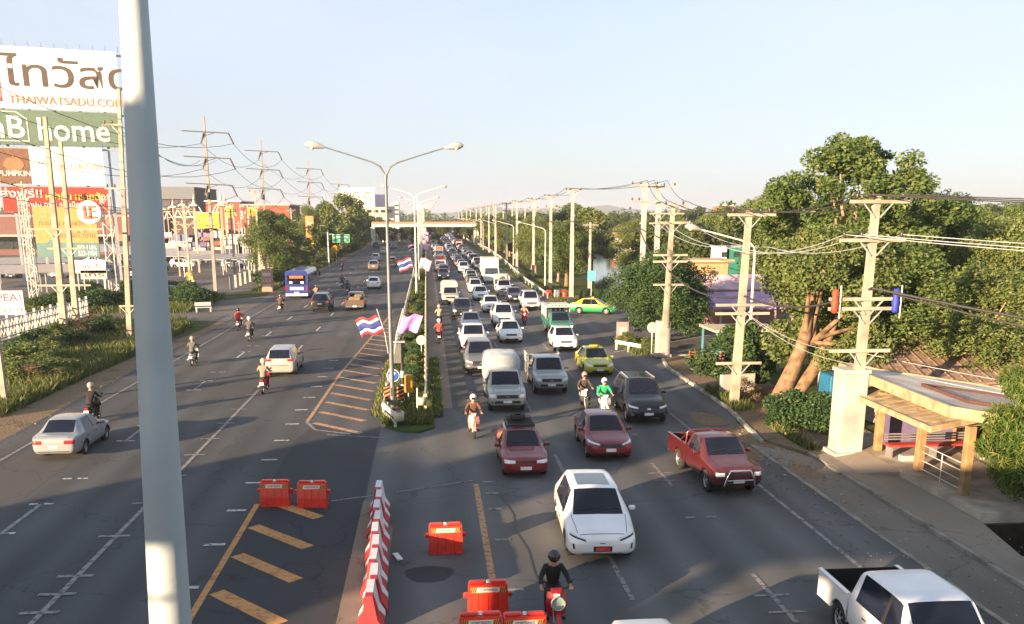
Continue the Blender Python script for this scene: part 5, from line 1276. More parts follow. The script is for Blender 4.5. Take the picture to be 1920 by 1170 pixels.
def bundle(x, y, z, col, label):
    q = MB(); r = random.Random(int(z*10+x)); vs = []
    q.lathe([(.02,.42),(.10,.40),(.14,.26),(.10,.10),(.15,-.08),(.11,-.24),(.14,-.38),(.04,-.46)], mat('wrap_'+label.split()[0], col, .6, bump=.5), 10, Matrix.Translation((x,y,z)))
    q.tube([(x+.2,y,z+.55),(x+.2,y,z-.65)], .03, WHITEM, 6); tag(q.build('equipment_cover'), label, 'cover')
bundle(14.75, 33.1, 6.0, (.45,.05,.02), 'red plastic cover hanging on the crossarm of the tall pole')
bundle(17.05, 33.1, 6.0, (.02,.04,.35), 'blue plastic cover hanging on the crossarm of the tall pole')
utility_pole(14.6, 43.2, .38, .24, 9.3, [(9.05,1.05,1.2,(-.8,.5,.9),''),(4.95,1.3,1.3,(),''),(4.55,1.3,1.3,(),''),(2.2,1.1,1.1,(),'')], 'concrete utility pole left of the leaning tree, its top against the green trees', lean=(.2,0))
utility_pole(15.2, 59.3, .36, .22, 7.8, [(7.6,1.0,.9,(-.5,.6),''),(6.6,1.1,1.1,(-.9,.9),''),(4.6,1.1,1.1,(),''),(4.2,1.1,1.1,(),''),(2.75,1.0,1.0,(),'')], 'concrete utility pole standing on the white block beside the dark round tree', z0=2.0, lean=(.2,0))
q = MB(); q.box((0,0,1.15),(.85,.75,2.3),CONCW,bev=.03); q.box((0,0,.08),(1.0,.9,.16),CONCW); tag(q.build('concrete_pillar', None, (15.15,59.6,.1)), 'white concrete block at the foot of the pole beside the dark tree', 'pillar')
utility_pole(18.3, 80, .42, .34, 11.7, [(11.5,1.3,1.3,(-1.1,-.4,1.0),''),(10.2,1.3,1.0,(-1.1,-.5),'')], 'left one of the two thick white concrete poles behind the dark tree', m=CONCW)
utility_pole(19.6, 80.4, .42, .34, 11.6, [(11.4,1.0,1.5,(.4,1.3),''),(9.2,1.6,2.2,(),''),(8.4,1.6,2.2,(),'')], 'right one of the two thick white concrete poles behind the dark tree', m=CONCW)
utility_pole(15.15, 99.4, .44, .26, 11.8, [(11.5,.9,.9,(-.7,-.3,.8),'')], 'tall pale concrete pole beside the green and yellow taxi', m=CONCW)
pl_ = ['pale concrete pole at the corner of the lake, second from the taxi', 'third pale concrete pole in the roadside line', 'fourth pale concrete pole in the roadside line']
Yp = [118,140,163,188,214,242,272,304,338,376,420,470]
for i, Y in enumerate(Yp):
    utility_pole(15.3+(i%2)*.3, Y, .40, .24, 11.6, [(11.3,1.0,1.0,(-.8,-.3,.8),''),(10.0,.8,.8,(-.6,.6),'')] if Y < 300 else [(11.3,1,1,(),'')], pl_[i] if i < 3 else 'pale concrete pole far along the roadside line', group='concrete poles in line along the right side', m=CONCW)
for i, (x, Y, h) in enumerate([(20.6,120,8.2),(19.8,176,12),(21,205,12),(21,236,12.5),(21.5,270,12.5),(21.5,310,13),(22,355,13)]):
    utility_pole(x, Y, .36, .22, h, [(h-.3,1.0,1.0,(-.8,.8),'')], 'short concrete pole in front of the water' if i == 0 else 'concrete pole rising from the roadside trees', group=None if i == 0 else 'concrete poles behind the roadside trees', m=CONCW)
# left group
utility_pole(-26.3, 70.2, .46, .24, 15.6, [(8.1,1.9,3.3,(),''),(4.2,1.4,2.2,(),'')], 'tall leaning concrete pole in front of the orange billboard, the left of a pair', lean=(.35,0))
utility_pole(-27.3, 75.5, .44, .24, 14.4, [(6.6,1.6,1.2,(),'')], 'tall concrete pole in front of the orange billboard, the right of a pair', lean=(.3,0))
utility_pole(-22.1, 71.3, .36, .22, 17.6, [(15.2,1.2,.2,(-1,-.5),''),(10.9,1.2,.2,(-1,-.5),''),(2.6,.6,.6,(),'')], 'tall concrete pole just left of the big grey lamp pole', lean=(.9,0))
utility_pole(-21.6, 73.5, .34, .22, 14.5, [(11.2,.5,.5,(),''),(3.0,.5,.5,(),'')], 'concrete pole half hidden by the big grey lamp pole', lean=(.7,0))
def hv_pole(x, y, h, label, group='high voltage line poles on the left'):
    root = utility_pole(x, y, .42, .24, h, [], label, group=group, lean=(.1,0), m=mat('hv_pole', (.24,.23,.22), .85))
    for z in (h-1.9, h-4.8, h-7.9):
        a = MB(); a.bar((-2.5,-.2,z+.25),(2.9,-.2,z),.13,.13,DARKM); a.bar((.1,-.2,z-.3),(1.2,-.2,z),.07,.07,DARKM); a.build('crossarm', root)
        for s_, xx in ((1,2.9),(1,.0)):
            i_ = MB(); i_.tube([(xx,-.2,z-.02),(xx-.35,-.2,z-1.15)] if xx == 0 else [(xx,-.2,z),(xx+.55,-.2,z-1.25)], .09, DARKM, 8); i_.build('insulator', root)
    q = MB(); q.lathe([(.2,0),(.28,.05),(.28,.75),(.2,.8)], DARKM, 12, Matrix.Translation((.0,-.4,h-9.5))); q.build('transformer', root)
HV = [(-26.3,120,20.5),(-27.2,165,21.2),(-26.2,220,21),(-26.6,300,20.2)]
for i, (x, Y, h) in enumerate(HV): hv_pole(x, Y, h, ['nearest high voltage pole with three crossarms, right of the big lamp pole','second high voltage pole with three crossarms','third high voltage pole, behind the green sign','farthest high voltage pole beside the distant billboards'][i])
for i, (px, yb, yt, Y) in enumerate([(432,505,392,150),(478,520,355,138),(345,545,385,118),(655,455,370,300),(607,480,420,225),(40,525,340,128),(545,500,390,180),(365,520,392,160)]):
    x, zt = AT(px, yt, Y); utility_pole(x, Y, .3, .2, zt, [(zt-.4,.9,.9,(-.7,.7),''),(zt-2.2,.8,.8,(),'')], ['thin pole before the yellow flags of the market','concrete pole beside the red and white post left of the bus','thin pole in front of the white spires','pole in front of the distant billboards','pole behind the green road sign','pole at the far left before the red banner','thin pole between the round tree and the orange column','short pole in the market car park'][i])
# wires
def wire(pts, sag, label, r=.02, n=10, group=None, m=WIRE):
    q = MB()
    for a, b in zip(pts, pts[1:]):
        a, b = Vector(a), Vector(b); ps = []
        for k in range(n+1):
            t_ = k/n; p = a.lerp(b, t_); p.z -= 4*sag*t_*(1-t_); ps.append(p)
        q.tube(ps, r, m, 5, cap=False)
    return tag(q.build('overhead_wire'), label, 'wire', group)
for j, dz in enumerate((1.9,4.8,7.9)):
    for s_, xo in ((0,3.4),(1,-.35)):
        pts = [(-30.5+xo*1.0, 62, HV[0][2]-dz-1.2)]+[(x+xo, Y-.2, h-dz-1.2) for x, Y, h in HV]
        wire(pts, 1.9, ['upper','middle','lower'][j]+(' outer' if s_ == 0 else ' inner')+' sagging wire of the high voltage line on the left', .026)
Rl = [(19.2,99.4,0)]
def top(x, y, z): return (x, y, z)
for j, xo in enumerate((-.8,-.2,.9)):
    pts = [(40+j,22,9.3+.2*j),(16.1+xo,33.2,9.75),(14.8+xo,43,9.3),(15.4+xo,59.1,9.85),(19.3+xo,80,11.9),(15.15+xo,99.2,11.8)]+[(15.4+xo,Y,11.55) for Y in Yp[:9]]
    wire(pts, .35, ['left','middle','right'][j]+' top wire of the pole line along the right side', .022)
for j, xo in enumerate((-1.15,-.5,1.0)):
    wire([(42+j,20,7.2+.3*j),(16.1+xo,33.2,8.35),(14.8+xo,43,7.6),(15.4+xo,59.1,8.7)], .45, ['left','middle','right'][j]+' pale wire below the top wires behind the shelter', .018, m=STEELG)
wire([(40,18,3.6),(16.1,33.1,6.45),(14.75,43,5.35),(15.25,59,5.6),(17.9,79.8,8.0),(15.0,99.1,8.5)]+[(15.2,Y,8.4) for Y in Yp[:9]], .6, 'thick black telephone cable bundle sagging along the right side', .05)
wire([(38,19,3.3),(17,33.0,2.9+3.3)], .8, 'thinner black cable sagging under the thick bundle at the right edge', .03)
for j in range(2): wire([(34,20,2.2+j*.5),(17.8,37,3.0+j*.5),(14.7,43,4.7)], .5, ['lower','upper'][j]+' thin cable crossing the trees above the shelter roof', .012, m=STEELG)
for j in range(3): wire([(-20.6-j*.5,71,15.1),(-27.0+j,120,15.5)], 1.5, ['first','second','third'][j]+' distribution wire between the concrete poles on the left', .02)
# ================================================================== BARRIERS
REDP = mat('red_plastic', (.62,.035,.02), .35, coat=.2, var=.1)
STW = mat('sticker_white', (.65,.65,.63), .5); STO = mat('sticker_orange', (.75,.28,.05), .5)
def water_barrier_parts():
    q = MB(); W2, D2 = .47, .20
    prof = [(-.20,0),(-.20,.30),(-.13,.78),(.13,.78),(.20,.30),(.20,0)]
    xs = [-W2,-W2+.02,-.24,-.235,-.225,-.22,0-.008,0-.004,.004,.008,.22,.225,.235,.24,W2-.02,W2]
    vs = []; 
    for i, x in enumerate(xs):
        k_ = .93 if i in (3,4,7,8,11,12) else (.985 if i in (0,15) else 1)
        for y, z in prof: vs.append((x*(1-.05*(z/.78)), y*k_, z))
    n = len(prof)
    q.add(vs, [(i*n+j, i*n+(j+1)%n, (i+1)*n+(j+1)%n, (i+1)*n+j) for i in range(len(xs)-1) for j in range(n)], REDP)
    q.add(vs[:n], [tuple(range(n))[::-1]], REDP); q.add(vs[-n:], [tuple(range(n))], REDP)
    for x in (-.36,0,.36): q.box((x,0,.02),(.16,.44,.05),REDP,bev=.01)
    q.box((-.24,0,.81),(.36,.14,.07),REDP,bev=.02); q.box((.24,0,.81),(.36,.14,.07),REDP,bev=.02)
    lug = MB()
    for s_ in (-1,1): lug.lathe([(.001,0),(.06,0),(.06,.14),(.001,.14)], REDP, 10, Matrix.Translation((s_*.52,0,.42)))
    l2 = MB(); l2.box((.50,0,.49),(.14,.12,.12),REDP,bev=.03); l3 = MB(); l3.box((-.50,0,.49),(.14,.12,.12),REDP,bev=.03)
    c = MB(); c.lathe([(.001,.06),(.045,.055),(.05,0)], STW, 12, Matrix.Translation((0,0,.79)))
    st_ = MB(); M_ = Matrix.Translation((0,-.160,.665)) @ Matrix.Rotation(R(-8.5),4,'X')
    st_.box((0,0,0),(.80,.008,.13),STO,M=M_); st_.box((0,-.006,0),(.50,.006,.10),STW,M=M_)
    for s_ in (-1,1):
        for k in range(3):
            x = s_*(.29+k*.045); st_.add([(x-.03,-.008,-.06),(x-.008,-.008,-.06),(x+.03,-.008,.06),(x+.008,-.008,.06)], [(0,1,2,3)], TRIM, False, M_)
    st_.text('แขวงทางหลวง', .07, TRIM, M_ @ Matrix.Translation((-.21,-.011,-.028)) @ FRONT, .001, fit=(.42,.06))
    return q.mesh('body'), l2.mesh('lug'), l3.mesh('lug'), c.mesh('cap'), st_.mesh('sticker')
WB = water_barrier_parts()
def water_barrier(x, y, rz, label):
    r = thing('water_barrier', label, 'barrier', (x,y,.016), rz, 'red plastic water barriers')
    for nm, me in zip(('body','lug','lug','cap','sticker'), WB): link(nm, me, r)
for px, py, rz, lb in [(516,951,-.06,'red plastic barrier on the left of the pair at the end of the striped zone'),(586,953,-.06,'red plastic barrier on the right of the pair at the end of the striped zone'),
    (836,1040,.03,'red plastic barrier standing alone right of the red and white row'),(916,1159,.0,'sunlit orange-red barrier at the end of the yellow line'),
    (902,1225,.02,'red barrier at the bottom edge, left one of the front pair'),(985,1225,.0,'red barrier at the bottom edge, right one of the front pair')]:
    x, y = G(px, py); water_barrier(x, y+.2, rz, lb)
STR, STWH = mat('barrier_red', (.42,.03,.035), .55, var=.15), mat('barrier_white', (.66,.66,.68), .55, var=.1)
def conc_barrier_mesh(k0):
    q = MB(); L_ = 1.02; n = 2; prof = [(-.30,0),(-.30,.08),(-.17,.30),(-.085,.86),(.085,.86),(.17,.30),(.30,.08),(.30,0)]
    ms = len(prof)
    for i in range(n):
        y0, y1 = -L_/2+L_*i/n, -L_/2+L_*(i+1)/n
        sh = -.52
        def P(y): return [(x, y+(sh*(z/.86-.5)*(1 if True else 0)), z) for x, z in prof]
        a, b = P(y0), P(y1)
        if i == 0: a = [(x, -L_/2, z) for x, z in prof]
        if i == n-1: b = [(x, L_/2, z) for x, z in prof]
        q.add(a+b, [(j,(j+1)%ms,ms+(j+1)%ms,ms+j) for j in range(ms)], STR if i%2 == 0 else STWH)
        if i == 0: q.add(a, [tuple(range(ms))[::-1]], STR)
        if i == n-1: q.add(b, [tuple(range(ms))], STR if i%2 == 0 else STWH)
    return q.mesh('barrier')
CB = conc_barrier_mesh(0)
for i in range(9):
    y = 28.2-i*1.045; x = -1.66+.30*(i/9)**1.2+(.022 if i%2 else -.018)+(-.14 if i > 7 else 0)*(i-7)*.25
    o = link('striped_barrier', CB, None, (x,y,.018), R(rnd.uniform(-1.6,1.6)))
    lb = ['farthest','second','third','fourth','fifth','sixth','seventh','eighth','ninth','tenth','eleventh','twelfth','thirteenth'][i]+' red and white striped barrier counted from the far end of the row'
    tag(o, lb, 'barrier', 'red and white striped barriers in a row')
q = MB(); q.box((0,0,.03),(.16,.5,.05),STWH,bev=.01); tag(q.build('marker_block', None, (-.98,24.0,.02), .3), 'small white block lying beside the striped row', 'block')
# ================================================================== MEDIAN SIGNS AND FLAGS
BLUE = mat('sign_blue', (.01,.10,.42), .4); SWH = mat('sign_white', (.7,.7,.7), .45); YEL = mat('sign_yellow', (.55,.25,.015), .45); BLK = mat('sign_black', (.015,.015,.015), .5)
t = thing('keep_left_sign', 'round blue arrow sign with white rim behind the nearest lamp pole', 'road sign', (-1.74,43.9,.15))
q = MB(); q.tube([(0,0,0),(0,0,2.0)], .03, STEELG, 8); q.build('post', t)
q = MB(); Md = Matrix.Translation((0,-.05,1.55)) @ Matrix.Rotation(PI/2,4,'X')
q.lathe([(.001,.012),(.30,.012),(.30,-.012),(.001,-.012)], SWH, 28, Md, smooth=False); q.lathe([(.001,.018),(.272,.018)], BLUE, 28, Md, smooth=False)
q.add([(-.19,-.07,1.62),(-.19,-.07,1.36),(.03,-.07,1.38),(-.04,-.07,1.45),(.13,-.07,1.66),(.05,-.07,1.73),(-.12,-.07,1.54)], [(0,1,2,3,6),(3,4,5,6)], SWH); q.build('sign_face', t)
for x, lb in ((-2.02,'left striped black and orange hazard board under the arrow sign'),(-1.42,'right striped black and orange hazard board under the arrow sign')):
    t = thing('hazard_board', lb, 'road sign', (x,43.7,.15)); q = MB(); q.tube([(0,.02,0),(0,.02,.5)], .025, STEELG, 6); q.build('post', t)
    q = MB(); q.box((0,0,.72),(.34,.03,.72),BLK)
    for k in range(4):
        z = .42+k*.19; q.add([(-.165,-.018,z-.06),(-.165,-.018,z+.03),(.165,-.018,min(1.07,z+.17)),(.165,-.018,min(1.07,z+.08))], [(0,1,2,3)], mat('hazard_orange', (.55,.19,.06), .5))
    q.build('board', t)
t = thing('signal_controller', 'orange box on a post in the median right of the arrow sign', 'box', (-1.05,45.0,.15)); q = MB(); q.box((0,0,.95),(.38,.3,.85),YEL,bev=.02); q.box((0,-.16,.95),(.26,.012,.6),mat('dull_orange',(.45,.21,.02),.5)); q.build('cabinet', t); q = MB(); q.tube([(0,0,0),(0,0,.55)], .05, STEELG, 8); q.build('post', t)
t = thing('signal_pole', 'black and white banded post with a grey panel behind the arrow sign', 'post', (-1.32,44.6,.15))
q = MB()
for k in range(9): q.tube([(0,0,k*.33),(0,0,(k+1)*.33)], .085, BLK if k%2 or k > 4 else SWH, 10)
q.build('post', t); q = MB(); q.box((-.22,-.05,2.5),(.42,.12,.95),mat('panel_grey',(.11,.12,.12),.6),bev=.02); q.box((-.15,-.02,3.05),(.62,.3,.05),STEELG); q.build('panel', t)
t = thing('warning_light', 'low red lamp on a black base at the tip of the median', 'lamp', (-1.55,41.3,.15)); q = MB(); q.box((0,0,.25),(.34,.3,.5),BLK,bev=.03); q.build('base', t); q = MB(); q.box((.04,-.16,.36),(.2,.05,.24),TAIL,bev=.02); q.build('lens', t)
for k in range(3):
    t = link('spray_bottle_string', MB().mesh('x')) if False else None
def flag(x, y, z, w_, h, cols, label, group=None, seed=0, dirx=-1, droop=.35):
    """cloth in horizontal stripes hanging slanted from a short staff on the lamp pole"""
    t = thing('flag', label, 'flag', (x,y,z), 0, group)
    q = MB(); q.tube([(0,0,-.9),(0.12*dirx,-.02,0),(.45*dirx,-.05,1.15)], .018, WHITEM, 6); q.build('staff', t)
    c = MB(); nx, ny = 14, 8; tot = sum(f for f, _ in cols); ph = seed*1.3
    def P(u, v):
        bx = .16*dirx+.29*dirx*(1-v); bz = .05+(1-v)*h
        return (bx+dirx*u*w_*.92, -.05+.13*math.sin(u*7+ph+v*1.5)*u, bz-droop*u*w_*(.5+.5*u)+.06*math.sin(u*9+ph))
    v0 = 0
    for f, m_ in cols:
        v1 = v0+f/tot; k = 3
        vs = [P(i/nx, v0+(v1-v0)*j/k) for j in range(k+1) for i in range(nx+1)]
        c.add(vs, [(j*(nx+1)+i, j*(nx+1)+i+1, (j+1)*(nx+1)+i+1, (j+1)*(nx+1)+i) for j in range(k) for i in range(nx)], m_, True); v0 = v1
    cl_ = c.build('cloth', t); md = cl_.modifiers.new('t', 'SOLIDIFY'); md.thickness = .006
    return t
FR, FW, FB = mat('flag_red', (.42,.03,.05), .8), mat('flag_white', (.68,.68,.70), .8), mat('flag_blue', (.03,.05,.25), .8)
FP = mat('flag_purple', (.42,.25,.62), .8, var=.12)
tri = [(1,FR),(1,FW),(2,FB),(1,FW),(1,FR)]
flag(-1.9, 43.15, 3.75, 1.08, .78, tri, 'large red white and blue striped flag on the nearest median lamp pole', seed=1, droop=.15)
flag(-1.62, 43.15, 3.75, 1.0, .78, [(1,FP)], 'light purple flag on the right of the nearest median lamp pole', seed=2, dirx=1, droop=-.05)
for i, Y in enumerate((101.8,160.3,218.8,277.3)):
    flag(-1.4, Y-.2, 3.6, 1.5, 1.1, tri, ['striped flag on the second median lamp pole','striped flag on the third median lamp pole','striped flag on the fourth median lamp pole','tiny striped flag on a far median lamp pole'][i], seed=i)
    flag(-1.1, Y-.2, 3.6, 1.2, 1.1, [(1,mat('flag_pink', (.62,.35,.55), .8))], ['pale purple flag on the second median lamp pole','pale purple flag on the third median lamp pole','pale purple flag on the fourth median lamp pole','tiny pale purple flag on a far median lamp pole'][i], seed=i+3, dirx=1)
for i, Y in enumerate((130, 190)):
    t = thing('flag_pole', ['white pole carrying a small flag between the first median lamps','white pole in the median between the second and third lamps'][i], 'pole', (-1.2,Y,.14)); q = MB(); q.tube([(0,0,0),(0,0,11.5)], .07, WHITEM, 8); q.build('pole', t)
t = thing('marker_disc', 'round cream disc on a short post beside the yellow median rail', 'marker', (-.5,58,.14)); q = MB(); q.tube([(0,0,0),(0,0,1.3)], .025, WHITEM, 6); q.build('post', t)
q = MB(); q.lathe([(.001,.01),(.3,.01),(.3,-.01),(.001,-.01)], CREAMM, 20, Matrix.Translation((0,-.04,1.4)) @ Matrix.Rotation(PI/2,4,'X'), smooth=False); q.build('disc', t)
# ================================================================== SIGNS ON THE LEFT
GRS = mat('sign_green', (.0,.22,.11), .4)
t = thing('direction_sign', 'green direction sign with white lettering on a grey post', 'road sign', (-17.95,176,0))
q = MB(); q.tube([(0,0,0),(0,0,6.6)], .16, STEELG, 10); q.bar((0,0,5.8),(1.0,0,5.8),.1,.1,STEELG); q.build('post', t)
q = MB(); q.box((2.35,-.1,5.05),(3.1,.06,1.45),GRS); q.box((2.35,-.135,5.05),(3.0,.01,1.36),SWH); q.box((2.35,-.142,5.05),(2.92,.01,1.28),GRS)
q.text('วังทองหลาง', .5, SWH, wall_m(1.35,-.152,5.12), .004, fit=(2.2,.42)); q.text('สระบุรี', .4, SWH, wall_m(1.9,-.152,4.55), .004, fit=(1.3,.4)); q.text('←', .5, SWH, wall_m(.95,-.152,5.0), .004); q.build('sign_face', t)
t = thing('warning_sign', 'small orange diamond warning sign near the green sign', 'road sign', (-17.9,190,0)); q = MB(); q.tube([(0,0,0),(0,0,2.2)], .05, WHITEM, 6); q.build('post', t)
q = MB(); q.box((0,0,0),(1.5,.05,1.5),YEL,M=Matrix.Translation((0,-.1,2.9)) @ Matrix.Rotation(PI/4,4,'Y')); q.build('sign_face', t)
t = thing('electricity_sign', 'white electricity authority sign with black letters at the left edge', 'sign', (-20.4,46.1,0))
q = MB(); q.bar((0,0,0),(0,0,5.2),.24,.24,POLEC); q.build('post', t)
zt = AT(20,545,46)[1]; zb = AT(20,590,46)[1]; xr = AT(45,560,46)[0]
q = MB(); q.box((xr+20.4-.62,-.18,(zt+zb)/2),(1.24,.04,zt-zb),SWH); Ms = wall_m(xr+20.4-1.18,-.205,(zt+zb)/2+.08)
q.text('PEA', .5, mat('maroon_text', (.12,.03,.06), .5), Ms, .003, fit=(.95,.34)); q.text('Q 1129', .3, BLK, wall_m(xr+20.4-1.05,-.205,zb+.12), .003, fit=(.95,.2)); q.text('\\', .5, TAIL, wall_m(xr+20.4-.2,-.205,(zt+zb)/2+.1), .003); q.build('sign_face', t)
# white fence on its wall
t = thing('fence', 'white metal fence on a low concrete wall at the left edge', 'fence', (-35.4,80.8,0))
f0, f1 = G(-40,652,.95), G(165,592,.95); fa, fb = Vector((f0[0]+35.4,f0[1]-80.8,0)), Vector((f1[0]+35.4,f1[1]-80.8,0))
q = MB(); q.bar((fa.x,fa.y,.5),(fb.x,fb.y,.5),.3,1.0,CONC); q.build('wall', t)
for z in (1.15,2.3,1.75): 
    q = MB(); q.bar((fa.x,fa.y,z),(fb.x,fb.y,z),.09,.09,WHITEM); q.build('rail', t)
for k in range(14):
    p = fa.lerp(fb, k/13); q = MB(); q.bar((p.x,p.y,.9),(p.x,p.y,2.55),.14,.14,WHITEM); q.build('post', t)
for k in range(13):
    q = MB(); p0 = fa.lerp(fb, k/13); p1 = fa.lerp(fb, (k+1)/13)
    for a_, b_ in ((.15,.5),(.5,.15),(.5,.85),(.85,.5)):
        u, v = p0.lerp(p1, a_), p0.lerp(p1, b_); q.bar((u.x,u.y,1.2),(v.x,v.y,2.25),.05,.05,WHITEM)
    q.build('mesh_panel', t)
# concrete apron near the fence
kind(MB().prism([(-34,62),(-30,60),(-29,78),(-32,80)], 0, .1, CONC).build('apron'), 'structure')
# lattice towers with the orange billboard
def lattice(q, x, y, z0, z1, w_, m):
    n = int((z1-z0)/.9)
    for sx, sy in ((-1,-1),(1,-1),(1,1),(-1,1)): q.bar((x+sx*w_/2,y+sy*w_/2,z0),(x+sx*w_/2,y+sy*w_/2,z1),.07,.07,m)
    for k in range(n):
        a, b = z0+(z1-z0)*k/n, z0+(z1-z0)*(k+1)/n
        for f in ((-1,-1,1,-1),(1,-1,1,1),(-1,1,1,1),(-1,-1,-1,1)):
            s_ = 1 if k%2 else -1
            p0 = (x+f[0]*w_/2, y+f[1]*w_/2); p1 = (x+f[2]*w_/2, y+f[3]*w_/2)
            if s_ < 0: p0, p1 = p1, p0
            q.bar((*p0,a),(*p1,b),.04,.04,m)
Yo = 101.0
xl, ztop = AT(60,387,Yo); xr, zb2 = AT(188,482,Yo); _, zmid = AT(60,455,Yo)
ORG = mat('board_orange', (.46,.20,.055), .6, var=.12); TEAL = mat('board_teal', (.06,.15,.155), .6)
t = thing('billboard', 'orange billboard with a round white E logo between two lattice towers', 'billboard', (xl,Yo,0))
wB = xr-xl
q = MB(); lattice(q, -1.0, .6, 0, ztop+1.0, .8, WHITEM); q.build('tower', t)
q = MB(); lattice(q, wB+.9, .6, 0, ztop+1.2, .8, WHITEM); q.build('tower', t)
q = MB(); q.box((wB/2,0,(ztop+zmid)/2),(wB,.12,ztop-zmid),ORG); q.build('panel', t)
q = MB(); q.box((wB/2,0,(zmid+zb2)/2-.004),(wB,.12,zmid-zb2),TEAL); q.add([(0.02,-.068,zb2),(wB*.22,-.068,zmid+.35),(wB*.40,-.068,zmid+.02),(wB*.2,-.068,zb2)],[(0,1,2,3)],TEAL); q.text('533-1154,', .8, SWH, wall_m(wB*.66,-.075,zmid-.75), .004, fit=(wB*.30,.48)); q.text('533-1954', .8, SWH, wall_m(wB*.66,-.075,zb2+.15), .004, fit=(wB*.30,.48)); q.build('phone_panel', t)
q = MB(); BRN = mat('board_brown', (.22,.11,.05), .6); q.text('ทะเบียน คุณสวย', 1, BRN, wall_m(wB*.08,-.075,ztop-2.05), .004, fit=(wB*.72,.75)); q.text('ติดตั้งทั่วไทย', 1, BRN, wall_m(wB*.34,-.075,ztop-3.1), .004, fit=(wB*.62,.7)); q.build('lettering', t)
q = MB(); cx_, cz_ = AT(168,398,Yo); cx_ -= xl; Mc = Matrix.Translation((cx_,-.12,cz_)) @ Matrix.Rotation(PI/2,4,'X'); q.lathe([(.001,.05),(1.16,.05),(1.16,-.05)], SWH, 32, Mc, smooth=False)
RDL = mat('logo_red', (.55,.10,.04), .5)
for (bx, bz, bw, bh) in ((-.42,0,.26,1.3),(-.02,-.52,.55,.26),(.08,.08,.22,1.14),(.42,.55,.5,.2),(.38,.08,.42,.18),(.45,-.50,.6,.22)): q.box((cx_+bx,-.24,cz_+bz),(bw,.05,bh),RDL)
q.build('round_logo', t)
for i, (px, py, w2, h2, m_, tx) in enumerate([(168,500,3.2,1.3,SWH,''),(176,515,2.6,.9,mat('board_grey',(.35,.37,.34),.6),'')]):
    x, z = AT(px, py, 100.6); t2 = thing('sign_board', ['small white signboard under the orange billboard','small grey signboard under the orange billboard'][i], 'sign', (x,100.6,0)); q = MB(); q.box((0,0,z),(w2,.08,h2),m_); q.text('รับติดตั้ง' if i == 0 else 'โทร', .5, TAIL if i == 0 else BLK, wall_m(-w2*.4,-.045,z-.2), .003, fit=(w2*.8,.5)); q.build('panel', t2)
    q = MB(); [q.bar((s_*w2*.4,.06,0),(s_*w2*.4,.06,z),.08,.08,STEELG) for s_ in (-1,1)]; q.build('frame', t2)
# the giant stack of billboards
Yg = 130.0
A = Vector((AT(-60,85,Yg)[0], Yg, 0)); 
x1, _ = AT(232,98,135.4); B = Vector((x1,135.4,0)); dv = (B-A); Lb = dv.length; rzb = math.atan2(dv.y, dv.x)
t = thing('billboard', 'giant stack of billboards with white, green and red panels at the upper left', 'billboard', A, rzb)
def bz(py): return AT(0,py,Yg+1)[1]
def bx_(px):     # photo x on the board plane -> distance along it
    r = ray(px, 300); s_ = (A.x*dv.y-A.y*dv.x)/(r[0]*dv.y-r[1]*dv.x); p = Vector((r[0]*s_, r[1]*s_, 0)); return (p-A).length
def panel(nm, px0, py0, px1, py1, m, d=0.0):
    q = MB(); x0, x1_ = bx_(px0), bx_(px1); q.box(((x0+x1_)/2,-d,(bz(py0)+bz(py1))/2),(x1_-x0,.25,bz(py0)-bz(py1)),m); return q
BW = mat('board_white', (.78,.78,.75), .6, var=.04); BG = mat('board_green', (.13,.20,.15), .6, var=.08); BR2 = mat('board_dark_brown', (.20,.11,.07), .6); BRED = mat('board_red', (.44,.055,.035), .6, var=.12)
TBR = mat('letter_brown', (.11,.085,.07), .5); TOR = mat('letter_terracotta', (.45,.22,.14), .5)
def tx(q, s_, px0, px1, pyt, pyb, m, d=.14):
    q.text(s_, 1, m, wall_m(bx_(px0),-d,bz(pyb)), .03, fit=(bx_(px1)-bx_(px0), bz(pyt)-bz(pyb)))
q = panel('p', -60, 85, 236, 203, BW); q.text('ไทวัสดุ', 1, TBR, wall_m(bx_(22),-.14,bz(178)), .03, fit=(bx_(262)-bx_(22), bz(98)-bz(178)), bold=.006); tx(q, 'THAIWATSADU.COM', 30, 240, 178, 193, TOR)
for (a_, b_, c_, d_) in ((-60,98,18,106),(10,98,18,190),(-60,182,18,190)): 
    x0, x1_ = bx_(a_), bx_(c_); q.box(((x0+x1_)/2,-.15,(bz(b_)+bz(d_))/2),(x1_-x0,.05,bz(b_)-bz(d_)),mat('logo_salmon', (.55,.24,.17), .5))
q.build('white_panel', t)
q = panel('p', -60, 205, 236, 271, BG); tx(q, 'mB', -30, 54, 216, 258, BW); tx(q, 'home', 78, 211, 218, 262, BW)
for (a_, b_, c_, d_) in ((-60,208,40,209.5),(-60,263,60,264.5),(58.5,222,60,264.5)): 
    x0, x1_ = bx_(a_), bx_(c_); q.box(((x0+x1_)/2,-.14,(bz(b_)+bz(d_))/2),(x1_-x0,.04,bz(b_)-bz(d_)),BW)
q.bar((bx_(40),-.14,bz(208.7)),(bx_(59.3),-.14,bz(222)),.04,.12,BW); q.build('green_panel', t)
q = panel('p', -60, 278, 55, 344, BR2); xx = bx_(25); zz = bz(308)
q.add([(xx+1.15*math.cos(a)*(1+.03*math.cos(6*a)), -.16, zz+.9*math.sin(a)) for a in [2*PI*k/28 for k in range(28)]], [tuple(range(28))], mat('pumpkin_orange', (.62,.20,.10), .5)); q.add([(xx-.25,-.16,zz+.75),(xx+.2,-.16,zz+.75),(xx+.05,-.16,zz+1.3)], [(0,1,2)], mat('pumpkin_orange', (.62,.20,.10), .5)); tx(q, 'PUMPKIN', -6, 55, 320, 330, BW); q.build('brown_panel', t)
